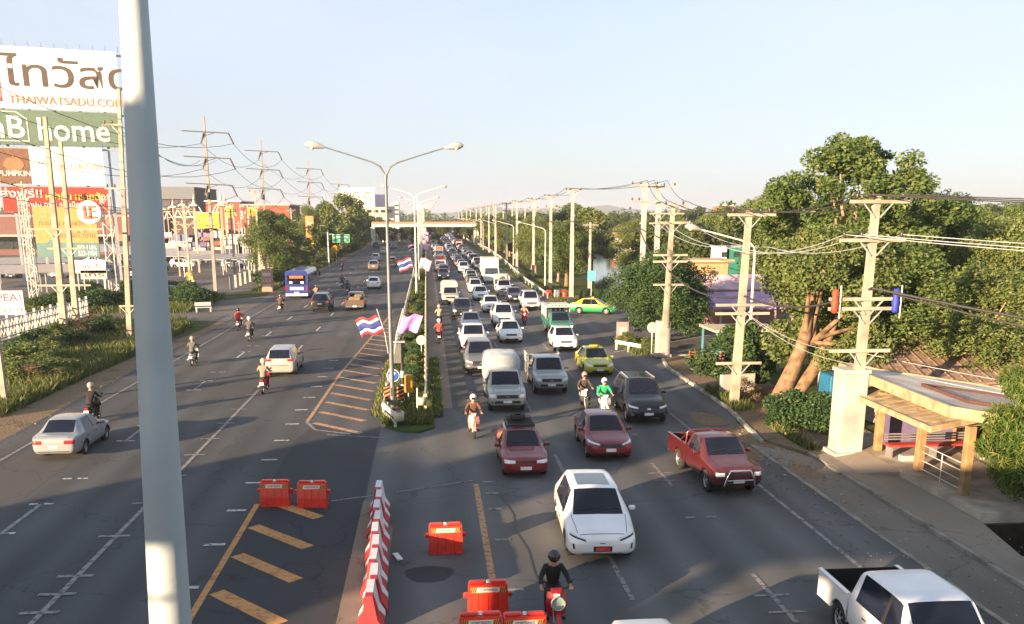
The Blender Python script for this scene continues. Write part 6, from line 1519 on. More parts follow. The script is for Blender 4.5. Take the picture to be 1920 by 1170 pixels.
q = panel('p', 56, 274, 193, 346, BW); tx(q, 'CHRPTAN', 130, 188, 305, 315, mat('letter_faint', (.5,.5,.46), .6)); tx(q, 'VALCO', 68, 108, 300, 307, mat('letter_faint', (.5,.5,.46), .6)); q.build('white_small_panel', t)
q = panel('p', -60, 350, 197, 397, BRED); tx(q, 'ส่งฟรี!!', -8, 72, 352, 370, BW); tx(q, 'หน้าดิน ทรายตัก', 78, 190, 358, 375, mat('letter_yellow', (.72,.62,.10), .5)); tx(q, 'เทปูน ถมที่ รถแม็คโคร', 40, 160, 377, 390, BW); q.build('red_panel', t)
q = MB()
for k in range(7):
    x = Lb*k/6; q.bar((x,.5,0),(x,.5,bz(86)),.35,.35,STEELG)
for z in (bz(86)+0,bz(204),bz(272),bz(347),bz(400)): q.bar((0,.4,z-.3),(Lb,.4,z-.3),.25,.25,STEELG)
for k in range(12):
    x = Lb*(k+.5)/12
    for z in (bz(84),bz(204),bz(273)): q.bar((x,.2,z),(x,-1.0,z+.5),.05,.05,STEELG)
q.build('frame', t)
# dark red mall and car-park roofs behind
def block(name, label, cat, px0, pyt, px1, pyb, Y, depth, m, rows=(), rz=0, z0=0.0, group=None):
    x0, z1_ = AT(px0, pyt, Y); x1_, zb_ = AT(px1, pyb, Y); t = thing(name, label, cat, (x0,Y,z0), rz, group); w2 = x1_-x0
    q = MB(); q.box((w2/2,depth/2,(z1_)/2),(w2,depth,z1_),m); q.build('wall', t)
    q = MB(); q.box((w2/2,depth/2-.1,z1_+.15),(w2+.5,depth+.5,.3),rows[0] if rows else m); q.build('roof', t)
    return t, w2, z1_
MAR = mat('maroon_wall', (.13,.06,.055), .8); GRY = mat('grey_cladding', (.10,.125,.15), .6); RST = mat('rust_red', (.22,.07,.045), .8); DKB = mat('dark_brown_wall', (.08,.05,.045), .8)
t, w2, zt_ = block('shopping_mall', 'long dark maroon store building behind the billboards at the left', 'building', -80, 400, 250, 470, 235, 40, MAR, (DKB,))
for k in range(7):
    q = MB(); q.box((4+k*(w2-8)/6,-.06,3),(5,.1,3.2),GLASSG); q.build('window', t)
q = MB(); q.box((w2/2,-2.5,4.6),(w2,5,.35),CREAMM); q.build('canopy', t)
t, w2, zt_ = block('grey_building', 'grey flat-roofed building with dark windows behind the white spires', 'building', 285, 352, 370, 420, 300, 30, DKB, (GRY,))
q = MB(); q.box((w2/2,-.3,zt_-1.6),(w2,.8,3.4),GRY); q.build('fascia', t)
for k in range(5):
    q = MB(); q.box((1.6+k*(w2-3)/4,-.1,zt_-5.5),(2.1,.2,3.2),mat('window_purple', (.09,.08,.11), .3)); q.build('window', t)
q = MB(); q.box((w2/2,-.12,zt_-8.6),(w2-.5,.2,.35),BW); q.build('ledge', t)
t, w2, zt_ = block('red_building', 'rust red building with a white roof edge behind the spires', 'building', 385, 378, 455, 440, 260, 20, RST, (BW,))
for k in range(4):
    q = MB(); q.box((1.5+k*(w2-3)/3,-.06,3),(1.4,.1,2.4),DKB); q.build('window', t)
t, w2, zt_ = block('red_building', 'low rust red hall behind the yellow banners', 'building', 455, 385, 545, 440, 240, 20, RST, (CREAMM,))
for k in range(3):
    q = MB(); q.box((2.5+k*(w2-5)/2,-.06,3),(2.2,.1,2.6),mat('door_tan', (.35,.25,.16), .7)); q.build('door', t)
# spires of the temple fair
SPW = mat('spire_white', (.50,.46,.38), .6); SPG = mat('spire_gold', (.55,.40,.14), .4, .3)
def spire(px, pyt, pyb, Y, wpx, label, m=SPW):
    x, z1_ = AT(px, pyt, Y); zb_ = AT(px, pyb, Y)[1]; w2 = wpx*Y/FX/2; h = z1_-zb_; t = thing('spire', label, 'spire', (x,Y,0), 0, 'white pointed spires of the market gate')
    q = MB(); q.lathe([(w2,zb_),(w2*.9,zb_+h*.10),(w2*.5,zb_+h*.26),(w2*.28,zb_+h*.5),(w2*.10,zb_+h*.75),(.01,z1_)], m, 10); q.build('pinnacle', t)
    q = MB(); q.box((0,0,zb_/2),(w2*.5,w2*.5,zb_),mat('spire_post', (.38,.27,.18), .7)); q.box((0,0,zb_),(w2*2.3,w2*2.3,.3),m); q.build('tower', t)
    q = MB()
    for s_ in (-1,1): q.bar((s_*w2*1.2,-.2,zb_+.1),(s_*w2*3.2,-.2,zb_-2.6),.22,.22,m)
    q.build('gable_arm', t)
for a_ in [(302,365,393,215,13,'leftmost white spire right of the big lamp pole'),(323,372,388,215,10,'second white spire from the big lamp pole'),(341,372,384,215,9,'third white spire from the big lamp pole'),(362,362,385,215,11,'fourth white spire, in front of the grey building'),(412,352,385,200,13,'tall white pagoda spire above the yellow banner'),(420,362,380,200,12,'shorter white pagoda spire beside the tall one')]: spire(*a_)
# yellow and red banners
YB = mat('banner_yellow', (.50,.33,.03), .7, var=.1)
def banner(px0, pyt, px1, pyb, Y, m, label, text=None, tcol=None, name='banner', posts=True):
    x0, z1_ = AT(px0,pyt,Y); x1_, zb_ = AT(px1,pyb,Y); t = thing(name, label, 'banner', (x0,Y,0)); w2 = x1_-x0
    q = MB(); q.box((w2/2,0,(z1_+zb_)/2),(w2,.1,z1_-zb_),m)
    if text: q.text(text, 1, tcol, wall_m(w2*.1,-.06,zb_+(z1_-zb_)*.38), .005, fit=(w2*.8,(z1_-zb_)*.42))
    q.build('cloth', t)
    q = MB(); [q.bar((xx,.1,0),(xx,.1,z1_+.4),.14,.14,WHITEM) for xx in (0,w2)]; q.bar((0,.1,z1_+.1),(w2,.1,z1_+.1),.1,.1,WHITEM); q.build('frame', t)
banner(363,400,412,428,178,YB,'wide yellow banner with grey lettering in front of the spires','ลบาคาร์',mat('letter_olive',(.30,.26,.12),.6))
banner(424,388,438,408,172,YB,'short yellow banner right of the tall pagoda spire')
banner(450,388,458,425,168,mat('banner_red',(.5,.07,.05),.7),'narrow tall red banner with white marks','3',SWH)
banner(464,390,484,405,165,YB,'small yellow banner beside the round dark tree')
banner(452,400,462,428,185,mat('banner_orange',(.42,.13,.04),.7),'narrow orange banner behind the red one')
# orange column sign
x, z1_ = AT(580,405,188); t = thing('column_sign', 'tall orange and yellow column sign among the left trees', 'sign', (x,188,0)); _, zb_ = AT(580,470,188)
q = MB(); q.box((0,0,(z1_)/2+.5),(1.5,.8,z1_-1),mat('column_orange',(.62,.22,.08),.6)); q.box((0,0,2.6),(1.6,.9,3.2),mat('column_yellow',(.68,.42,.03),.6)); q.text('ไทย', 1, SWH, wall_m(-.55,-.42,z1_-1.9), .005, fit=(1.1,1.0)); q.build('body', t); q = MB(); q.box((0,0,.4),(2,1.2,.8),CREAMM); q.build('plinth', t)
# red and white striped post left of the bus
x, z1_ = AT(500,505,118); t = thing('notice_post', 'stout red and white painted block by the side road, left of the bus', 'post', (x,118,0))
q = MB(); q.box((0,0,1.35),(1.25,.8,2.7),mat('notice_pink',(.42,.20,.16),.7),bev=.04); 
for k in range(3): q.box((0,-.42,.7+k*.7),(1.0,.03,.4),mat('notice_white',(.55,.50,.45),.7))
q.build('block', t); q = MB(); q.text('ขาย', .5, TAIL, wall_m(-.4,-.445,1.3), .004); q.build('lettering', t)
# shrine, cabinet, bench
x, y = -27.5, 113; t = thing('spirit_house', 'small yellow spirit house on a post behind the dark bushes', 'shrine', (x,y,0)); q = MB(); q.box((0,0,.8),(.5,.5,1.6),CREAMM); q.box((0,0,1.65),(1.1,1.1,.12),CREAMM); q.build('pedestal', t)
q = MB(); q.box((0,0,2.0),(.7,.7,.6),SPG); q.build('shrine_body', t); q = MB(); q.lathe([(.75,2.3),(.5,2.6),(.2,2.75),(.12,3.1),(.01,3.7)], SPG, 4); q.build('roof', t)
x, y = G(348,556); t = thing('cabinet', 'pale grey electrical cabinet in the dark bushes', 'cabinet', (x,y-6,0)); q = MB(); q.box((0,0,.85),(.95,.6,1.7),mat('cabinet_grey',(.40,.42,.38),.6),bev=.03); q.build('case', t); q = MB(); q.box((0,-.31,.9),(.75,.02,1.3),mat('cabinet_door',(.46,.48,.44),.6)); q.build('door', t)
x, y = G(382,585); t = thing('bench', 'white bench on the grass by the side road', 'bench', (x,y,0), .35); q = MB(); q.box((0,0,.45),(1.5,.45,.07),WHITEM); q.build('seat', t); q = MB(); q.box((0,.25,.75),(1.5,.05,.35),WHITEM); q.build('backrest', t)
for s_ in (-.65,.65): q = MB(); q.box((s_,0,.22),(.08,.42,.44),WHITEM); q.build('leg', t)
# car park clutter : parked cars, frames, awnings
for i in range(8):
    x0 = (-32-i*9) if i < 5 else (-46,-62,-56)[i-5]; y0 = 150+i*13 if i < 5 else (118,122,140)[i-5]
    t = thing('awning', ['pale tin awning in the market yard behind the bushes','second pale tin awning in the market yard','third pale tin awning in the market yard','fourth pale tin awning in the market yard','farthest pale tin awning in the market yard','pale tin awning behind the orange billboard','pale tin awning at the far left behind the white fence','pale tin awning between the billboard towers'][i], 'awning', (x0,y0,0), .1*i, 'tin awnings in the market yard')
    q = MB(); q.add([(-5,-2.5,2.6),(5,-2.5,2.6),(5,2.5,3.3),(-5,2.5,3.3),(-5,-2.5,2.5),(5,-2.5,2.5),(5,2.5,3.2),(-5,2.5,3.2)], [(0,1,2,3),(7,6,5,4),(0,1,5,4),(1,2,6,5),(2,3,7,6),(3,0,4,7)], mat('tin_roof', (.42,.40,.36), .5, .2)); q.build('roof', t)
    for a_ in (-4.8,0,4.8):
        for b_ in (-2.3,2.3): q = MB(); q.bar((a_,b_,0),(a_,b_,2.6 if b_ < 0 else 3.2),.1,.1,WHITEM); q.build('post', t)
# fence posts of the market
for i in range(12):
    x, z1_ = AT(432+i*9, 520-i*3, 122+i*3.5)
    q = MB(); q.box((0,0,.75),(.28,.28,1.5),CONCW); q.box((0,0,1.55),(.36,.36,.12),CONCW); o = q.build('bollard', None, (x,122+i*3.5,0)); tag(o, 'white concrete bollard along the market driveway', 'bollard', 'white bollards along the market driveway')
# ================================================================== DISTANCE
CRB = mat('bridge_cream', (.52,.50,.45), .8, var=.1)
t = thing('overpass', 'cream concrete overpass crossing the whole road in the distance', 'bridge', (0,300,0))
q = MB(); q.box((14,4,6.2),(62,9,.95),CRB); q.build('deck', t)
q = MB(); q.box((14,-.62,7.0),(62,.2,.6),mat('parapet_brown',(.25,.17,.12),.8)); q.build('parapet', t)
for x in (-16.8,-1.0,15.5,30): q = MB(); q.box((x,3,2.8),(1.3,5,5.6),CRB); q.build('pier', t)
for i in range(6):
    a = 700+i*10
    if i < 4:
        tree('far_a', -14+i*9, 318+i*3, 7.6, 9, ['first','second','third','fourth'][i]+' low tree from the left just behind the overpass', group='trees behind the overpass')
bd = [(637,352,703,388,460,BW,'distant white and green billboard with big letters','BIG C',mat('far_green',(.08,.12,.03),.6)),(703,365,724,388,470,mat('far_lilac',(.62,.52,.68),.7),'distant pale lilac billboard right of the white one',None,None)]
for (a_,b_,c_,d_,Y,m_,lb,tx_,tc_) in bd: banner(a_,b_,c_,d_,Y,m_,lb,tx_,tc_,'billboard')
t, w2, z_ = block('distant_building', 'distant cream building under the white and green billboard', 'building', 672, 388, 738, 402, 480, 20, CREAMM, (BW,))
for k in range(5):
    q = MB(); q.box((2+k*(w2-4)/4,-.1,z_-2),(2,.2,1.4),GLASSG); q.build('window', t)
t, w2, z_ = block('distant_building', 'distant grey tower block right of the nearest lamp pole', 'building', 738, 380, 748, 402, 700, 20, mat('far_grey',(.45,.45,.44),.8), (BW,))
for k in range(3):
    q = MB(); q.box((w2/2,-.1,z_-2-k*3),(w2*.8,.2,1.2),GLASSG); q.build('window', t)
hm = mat('hazed_forest', (.035,.075,.10), .95, var=.15, scale=.01)  # blue of the distant air is mixed into this forest colour
q = MB(); n = 60; vs = []
for i in range(n+1):
    x = -1500+i*80; z = 22+14*math.sin(i*.31)+8*math.sin(i*.9+1)+5*math.sin(i*2.1); vs += [(x,3600,0),(x,3900,max(10,z)*1.25),(x,4300,0)]
q.add(vs, [(i*3+j,(i+1)*3+j,(i+1)*3+j+1,i*3+j+1) for i in range(n) for j in range(2)], hm, True); kind(q.build('hills'), 'structure')
# distant red tower and white houses on the right
t, w2, z_ = block('red_building', 'distant red tower block above the woodland on the right', 'building', 1347, 386, 1372, 420, 300, 6, mat('far_red',(.50,.14,.10),.7), (BW,))
for k in range(3): q = MB(); q.box((w2*(.25+.25*k),-.06,z_-1.6),(w2*.16,.1,1.6),BW); q.build('window', t)
for i, (px, Y, w_) in enumerate([(1282,240,6),(1195,262,12)]):
    x, _ = AT(px, 420, Y); t = thing('house', ['white house among the woodland right of the twin poles','long pale house on the far bank of the water'][i], 'house', (x,Y,0)); q = MB(); q.box((0,2,1.6),(w_,5,3.2),BW); q.build('wall', t)
    q = MB(); q.add([(-w_/2-.5,-1,3.1),(w_/2+.5,-1,3.1),(w_/2+.5,5,3.1),(-w_/2-.5,5,3.1),(-w_/2-.5,2,5.0),(w_/2+.5,2,5.0)],[(0,1,5,4),(2,3,4,5),(0,4,3),(1,2,5)],mat('roof_orange',(.42,.20,.10),.8) if i else CREAMM); q.build('roof', t)
    for k in (-1,0,1): q = MB(); q.box((k*w_*.3,-.55,1.6),(.9,.1,1.1),GLASSG); q.build('window', t)
# purple roofed pavilion
PUR = mat('purple_roof', (.44,.27,.42), .7, var=.2, scale=.8, dirt=(.26,.17,.30)); PNK = mat('pink_roof', (.55,.38,.42), .7, var=.2, scale=.8)
t = thing('market_hall', 'long pink and purple tiered roofs of the market hall behind the poles', 'building', (22.2,74,0), .04)
for i, (z, dy, h, m_) in enumerate([(1.9,0,1.1,PUR),(3.2,2.8,1.0,PNK)]):
    q = MB(); q.add([(-1,dy-1.4,z),(8.6,dy-1.4,z),(8.6,dy+1.2,z+h),(-1,dy+1.2,z+h),(-1,dy-1.4,z-.12),(8.6,dy-1.4,z-.12),(8.6,dy+1.2,z+h-.12),(-1,dy+1.2,z+h-.12)],[(0,1,2,3),(7,6,5,4),(0,1,5,4),(1,2,6,5),(2,3,7,6),(3,0,4,7)],m_); q.build('roof', t)
for k in range(7): q = MB(); q.box((-.6+k*1.5,-1.2,.85),(.14,.14,1.7),PNK); q.build('post', t)
q = MB(); q.box((3.8,3.8,1.6),(9,.2,3.2),mat('market_wall',(.40,.24,.20),.8)); q.build('wall', t)
t = thing('house', 'small tan house with an orange wall above the purple roofs', 'house', (27.5,96,0)); q = MB(); q.box((0,2,2.2),(7,4,4.4),mat('tan_wall',(.46,.26,.15),.8)); q.build('wall', t); q = MB(); q.box((0,2,4.5),(8,5,.25),mat('tan_roof',(.5,.36,.22),.8)); q.build('roof', t)
for k in (-2,0,2): q = MB(); q.box((k,-.06,2.9),(.8,.1,1.1),DKB); q.build('window', t)
for i,(px,py,m_,lb) in enumerate([(1355,474,BW,'white truck-like shed above the orange wall'),(1378,474,mat('shed_green',(.02,.16,.12),.6),'green corrugated shed beside the white one')]):
    x, z = AT(px,py,110); t = thing('shed', lb, 'shed', (x,110,0)); q = MB(); q.box((0,1,z/2+.5),(1.6 if i == 0 else 2.0,2,z+.4),m_); q.build('wall', t); q = MB(); q.box((0,1,z+.75),(1.9 if i == 0 else 2.3,2.3,.12),STEELG); q.build('roof', t)
    q = MB(); q.box((.2,-.03,z-.2),(.7,.06,.6),GLASSG); q.build('window', t)
# roof behind the shelter
t = thing('house', 'house with a brown tiled roof behind the bus shelter', 'house', (24.5,42.5,0), .05)
TILE = mat('brown_tiles', (.22,.15,.11), .85, var=.3, scale=6); q = MB(); q.add([(-6,-4,1.9),(8,-4,1.9),(7,1,3.3),(-5,1,3.3)],[(0,1,2,3)],TILE); q.add([(-6,-4,1.8),(8,-4,1.8),(8,-4,1.9),(-6,-4,1.9)],[(0,1,2,3)],TILE)
for k in range(24): q.bar((-6+k*.6,-4,1.95),(-5.1+k*.52,1,3.35),.06,.05,TILE)
q.build('roof', t); q = MB(); q.box((1,-.5,.95),(12,6,1.85),mat('house_wall',(.42,.38,.34),.8)); q.build('wall', t)
# ================================================================== BUS SHELTER
YW = mat('shelter_yellow', (.27,.18,.085), .7, var=.22, scale=2.5); YF = mat('fascia_yellow', (.36,.28,.17), .75, var=.2); RFW = mat('roof_pale', (.64,.57,.48), .85, var=.2, scale=.8)
t = thing('bus_shelter', 'yellow bus shelter with a flat pale roof and a slatted lower canopy', 'bus shelter', (0,0,0))
q = MB(); q.prism([(16.45,33.9),(16.35,30.1),(16.40,25.4),(30,25.35),(30,36),(17,36)], -1.4, .33, CONC); q.build('platform', t)
for (x, y) in ((16.95,33.2),(16.98,30.2),(16.95,27.3),(20.2,33.4),(19.9,28.2)):
    q = MB(); q.box((x,y,1.45),(.26,.26,2.25),YW,bev=.015); q.build('post', t)
# upper flat roof with a raised rim and maroon recess
zr = 3.15
rp_ = [(16.55,36.2),(16.15,27.2),(18.2,26.6),(25,27.2),(22.5,35.6)]
zf_ = lambda p: 3.2-.15*max(0, p[0]-16.4)
def sheet3(q, pts, dz, m, th=.05):
    n = len(pts); q.add([(x,y,zf_((x,y))+dz) for x,y in pts]+[(x,y,zf_((x,y))+dz-th) for x,y in pts], [tuple(range(n)), tuple(range(n,2*n))[::-1]]+[(i,n+i,n+(i+1)%n,(i+1)%n) for i in range(n)], m)
q = MB(); sheet3(q, rp_, 0, RFW); q.build('roof', t)
q = MB()
for a_, b_ in zip(rp_, rp_[1:]+rp_[:1]): q.bar((*a_,zf_(a_)-.13),(*b_,zf_(b_)-.13),.10,.36,YF)
q.build('fascia', t)
q = MB(); mr = mat('maroon_rim', (.09,.04,.035), .8); rc_ = [(17.9,32.2),(17.75,28.9),(20.6,28.2),(23,28.4),(21.5,32.2)]
for a_, b_ in zip(rc_, rc_[1:]+rc_[:1]): q.bar((*a_,zf_(a_)+.05),(*b_,zf_(b_)+.05),.07,.10,mr)
sheet3(q, rc_, .02, mat('recess', (.46,.38,.32), .85), .015); q.build('skylight', t)
q = MB(); q.bar((18.3,34.9,2.62),(17.95,28.6,2.62),.12,.36,CREAMM); q.bar((17.95,28.6,2.62),(19.6,28.5,2.42),.12,.36,CREAMM); q.build('beam', t)
# lower sloped canopy made of boards
q = MB(); n = 16; a0, a1 = Vector((16.0,34.3,2.42)), Vector((15.95,27.9,2.42)); b0, b1 = Vector((18.3,35.0,2.62)), Vector((18.15,28.5,2.62))
for k in range(n):
    u0, u1 = k/n, (k+.93)/n; p = [a0.lerp(a1,u0), a0.lerp(a1,u1), b0.lerp(b1,u1), b0.lerp(b1,u0)]
    q.add([tuple(v) for v in p]+[(v.x,v.y,v.z-.04) for v in p], [(0,1,2,3),(7,6,5,4),(0,4,5,1),(1,5,6,2),(2,6,7,3),(3,7,4,0)], mat('canopy_boards', (.40,.33,.22), .75, var=.3, scale=2.5))
q.prism([(16.05,34.2),(16.0,28.0),(18.1,28.55),(18.2,34.9)], 2.30, 2.33, mat('canopy_grey', (.25,.22,.18), .8)); q.build('lower_canopy', t)
q = MB(); q.bar(a0+Vector((0,0,-.06)),a1+Vector((0,0,-.06)),.08,.2,YF); q.bar(a1+Vector((0,0,-.06)),b1+Vector((0,0,-.06)),.08,.2,YF); q.build('canopy_fascia', t)
q = MB()
for z in (.45,.75,1.05,1.3): q.tube([(16.98,30.0,z),(16.95,27.5,z)], .018, WHITEM, 6)
for y in (28.75,): q.tube([(16.96,y,.33),(16.96,y,1.3)], .02, WHITEM, 6)
q.build('railing', t)
q = MB(); q.box((22,35.2,1.3),(8,.15,2.0),mat('back_wall_pink',(.42,.33,.36),.8)); q.box((19.2,34.4,1.2),(3.2,.1,1.7),mat('poster_purple',(.12,.10,.2),.7)); q.build('back_wall', t)
RB_ = mat('bench_red', (.42,.04,.03), .6); MTL = mat('bench_metal', (.4,.38,.4), .35, .6)
t2 = thing('bench', 'long red bench with metal backrest inside the bus shelter', 'bench', (18.6,32.2,.33))
q = MB(); q.box((0,0,.44),(3.6,.45,.08),RB_); q.build('seat', t2); q = MB(); [q.box((0,.24,.6+.1*k),(3.6,.04,.05),MTL) for k in range(3)]; q.build('backrest', t2)
for s_ in (-1.7,0,1.7): q = MB(); q.box((s_,0,.2),(.08,.4,.4),MTL); q.build('leg', t2)
for i, x in enumerate((17.25,20.3)): q = MB(); q.box((x,31.5,.45),(.55,.3,.22),CONCW,bev=.02); tag(q.build('concrete_block'), ['cream concrete block at the left foot of the shelter bench','cream concrete block at the right foot of the shelter bench'][i], 'block')
t2 = thing('kiosk', 'blue kiosk standing behind the shelter posts', 'kiosk', (17.6,38.4,0)); q = MB(); q.box((0,0,1.2),(1.3,1.2,2.4),mat('kiosk_blue',(.01,.12,.24),.6),bev=.03); q.build('body', t2); q = MB(); q.box((-.1,-.61,1.5),(.9,.03,.8),GLASSG); q.build('window', t2)
t2 = thing('banner', 'blue and purple banner with white squares at the back of the shelter', 'banner', (18.7,35.0,.33)); q = MB(); q.box((0,0,1.1),(1.7,.05,1.1),mat('banner_violet',(.12,.10,.28),.6))
for k in range(3): q.box((-.5+k*.5,-.03,1.25),(.35,.02,.5),GLASSG)
q.build('cloth', t2)
# ramp in front
kind(MB().add([(15.15,33.3,.124),(15.15,30.7,.124),(16.36,30.3,.334),(16.44,33.4,.334),(16.44,33.4,.1),(16.36,30.3,.1)], [(0,1,2,3),(0,3,4),(1,5,2),(2,5,4,3)], WALK).build('ramp'), 'structure')
# white wall piece and low things under the small tree, round sign
t2 = thing('round_sign', 'small round white sign seen from behind beside the white block', 'road sign', (14.6,60.3,0)); q = MB(); q.tube([(0,0,0),(0,0,2.1)], .035, WHITEM, 6); q.build('post', t2); q = MB(); q.lathe([(.001,.01),(.36,.01),(.36,-.01),(.001,-.01)], mat('sign_back',(.33,.36,.36),.5), 24, Matrix.Translation((0,-.05,1.9)) @ Matrix.Rotation(PI/2,4,'X'), smooth=False); q.build('sign_face', t2)
t2 = thing('notice_board', 'faded pink painted block under the dark round tree', 'block', (13.9,66.4,0)); q = MB(); q.box((0,0,.8),(.8,.5,1.6),mat('faded_pink',(.45,.22,.22),.8),bev=.03); q.build('block', t2); q = MB(); q.box((0,-.26,.9),(.5,.02,.7),mat('faded_white',(.5,.42,.4),.8)); q.build('panel', t2)
q = MB(); q.box((0,0,.55),(1.9,.25,1.1),CONCW,bev=.02); tag(q.build('low_wall', None, (15.6,45.8,.1), .2), 'low broken white wall beside the lamp post under the small tree', 'wall')
q = MB(); q.box((0,0,.35),(2.4,.6,.5),mat('red_bench',(.45,.08,.05),.7),bev=.02); tag(q.build('low_bench', None, (17.6,57.5,.1), .0), 'low red bench block in the shade right of the white block', 'bench')
t2 = thing('stall', 'open stall with a flat cream roof behind the small flowering tree', 'stall', (18.6,54.5,.1)); q = MB(); q.box((0,0,2.4),(4.2,3.2,.12),mat('stall_roof',(.50,.42,.30),.8)); q.build('roof', t2)
for a_ in (-1.9,1.9):
    for b_ in (-1.4,1.4): q = MB(); q.box((a_,b_,1.2),(.1,.1,2.4),mat('stall_teal',(.08,.25,.28),.6)); q.build('post', t2)
q = MB(); q.box((0,0,1.0),(3.8,.08,.08),mat('stall_teal',(.08,.25,.28),.6)); q.box((0,-1.4,1.0),(3.8,.08,.08),mat('stall_teal',(.08,.25,.28),.6)); q.build('rail', t2)
# roadside things near the tall pole
t2 = thing('red_marker', 'red and white water drums at the lake corner', 'barrier', (14.4,104.5,0))
for i in range(3): q = MB(); q.lathe([(.001,1.0),(.3,.98),(.32,.5),(.35,0)], [REDP, SWH, REDP][i], 12, Matrix.Translation((-1.0+i*.9,0,0))); q.build('drum', t2)
t2 = thing('sign', 'small blue signboard on a post in front of the water', 'road sign', (17.4,100,0)); q = MB(); q.tube([(0,0,0),(0,0,3.2)], .05, STEELG, 6); q.build('post', t2); q = MB(); q.box((0,-.06,2.8),(.9,.04,1.1),mat('sign_sky',(.10,.35,.48),.5)); q.build('sign_face', t2)
# bush-side boulders and roots
kind(MB().poly([(15.0,38.2,.112),(18.6,38.0,.112),(18.6,42.5,.112),(15.2,42.6,.112)], DIRT).build('bare_soil'), 'structure')
# ================================================================== OUT OF FRAME: the footbridge, with blocks and trees added to throw the long shadows
cg = mat('bridge_grey', (.40,.40,.38), .85)
t = thing('footbridge', 'concrete footbridge over the road, on which the camera stands', 'bridge', (0,0,0))
q = MB(); q.box((0,-1.3,7.0),(46,2.2,.8),cg); q.build('deck', t)
for x0_, x1_ in ((-23,-9.2),(-7.4,23)): q = MB(); q.box(((x0_+x1_)/2,-.35,7.95),(x1_-x0_,.12,1.1),cg); q.build('parapet', t)  # parapet gap shaped to let sunlight through to the near lamp pole
q = MB(); [q.box((-8.3,-.35,7.5+k*.25),(1.8,.03,.03),STEELG) for k in range(4)]; q.build('railing', t)
q = MB(); q.box((0,-2.3,7.95),(46,.12,1.1),cg); q.build('parapet', t)
for x in (-20.5,20.5): q = MB(); q.box((x,-1.3,3.2),(1.1,1.6,6.3),cg); q.build('pier', t)
q = MB(); q.box((-10.75,-2.45,10.45),(2.6,.1,2.6),BW); q.build('sign_board', t)  # panel added out of view to shade the near lamp pole
CU = .673; SV = .739
def sblock(v0, v1, u, top_, m, label):  # unseen block, added and sized to cast a shadow strip on the road
    c = CAM2R(CU*u+SV*(v0+v1)/2, SV*u-CU*(v0+v1)/2)
    t = thing('shade_block', label, 'building', (c[0],c[1],0), -SH-.0)
    q = MB(); q.box((0,0,top_/2),(v1-v0,9,top_),m); q.build('wall', t)
    q = MB(); q.box((0,0,top_-.1),(v1-v0-.02,9.3,.25),cg); q.build('roof', t)
    for k in range(3): q = MB(); q.box((0,4.52,2.5+3*k),((v1-v0)*.6,.06,1.4),GLASSG); q.build('window', t)
SB = mat('shade_block_wall', (.45,.42,.36), .85)
sblock(-31.2,-28.3,-46,16.3,SB,'narrow tall shade block added unseen behind the camera on the left')
sblock(-28.3,-24.6,-46,11.5,SB,'lower shade block added unseen behind the camera, in the middle of the row')
sblock(-24.6,-19.25,-46,14.7,SB,'wide shade block added unseen behind the camera on the left')
sblock(-19.25,-17.35,-46,10.2,SB,'lowest shade block added unseen at the right end of the row behind the camera')
c = CAM2R(CU*-26+SV*-11.3, SV*-26-CU*-11.3); tree('dark_round', c[0], c[1], 8.5, 2.4, 'slim round tree added unseen behind the camera to cast a shadow')  # unseen tree added for the round shadow at the lower right
c = CAM2R(CU*-26+SV*-7.3, SV*-26-CU*-7.3); tree('broad_a', c[0], c[1], 9.6, 2.6, 'narrow tree added unseen behind the camera to cast a shadow')  # unseen tree added to cast ragged shade at the lower right
# ---- busy market strip behind the car park
rm = random.Random(9)
mcol = [mat('stall_dark', (.06,.05,.06), .8), mat('stall_purple', (.22,.17,.30), .7), mat('stall_cream', (.50,.44,.34), .7), mat('stall_blue', (.12,.16,.30), .7), mat('stall_rust', (.34,.15,.09), .7), mat('stall_white', (.55,.53,.50), .7)]
words = ['dark','purple','cream','blue','rust red','white']
for i in range(22):
    px = 292+i*9.5; Y = 196+(i%3)*9; x, _ = AT(px, 450, Y); ci = rm.randrange(6); cj = rm.randrange(6); w_ = rm.uniform(1.6,3.0); h = rm.uniform(2.2,4.6)
    t = thing('market_stall', f'{words[ci]} market stall with a {words[cj]} roof in the yard below the spires', 'stall', (x,Y,0), rm.uniform(-.15,.15), 'market stalls below the spires')
    q = MB(); q.box((0,.5,h/2),(w_,2.2,h),mcol[ci]); q.box((0,-.65,h*.35),(w_*.8,.1,h*.5),mcol[0]); q.box((0,-.7,h*.8),(w_*.9,.06,h*.16),mcol[5]); q.build('body', t)
    q = MB(); q.add([(-w_*.62,-1.6,h-.1),(w_*.62,-1.6,h-.1),(w_*.62,.5,h+.7),(-w_*.62,.5,h+.7),(w_*.62,1.9,h),(-w_*.62,1.9,h)],[(0,1,2,3),(3,2,4,5)],mcol[cj]); q.build('roof', t)
for i in range(14):
    px = 262+i*17+rm.uniform(-5,5); Y = 150+(i%4)*16; x, zt_ = AT(px, 405+rm.uniform(-15,20), Y)
    utility_pole(x, Y, .22, .16, zt_, [(zt_-.5,.7,.7,(),''),(zt_-1.6,.7,.7,(),'')], 'thin pale pole standing in the cluttered market yard', group='thin poles in the market yard')
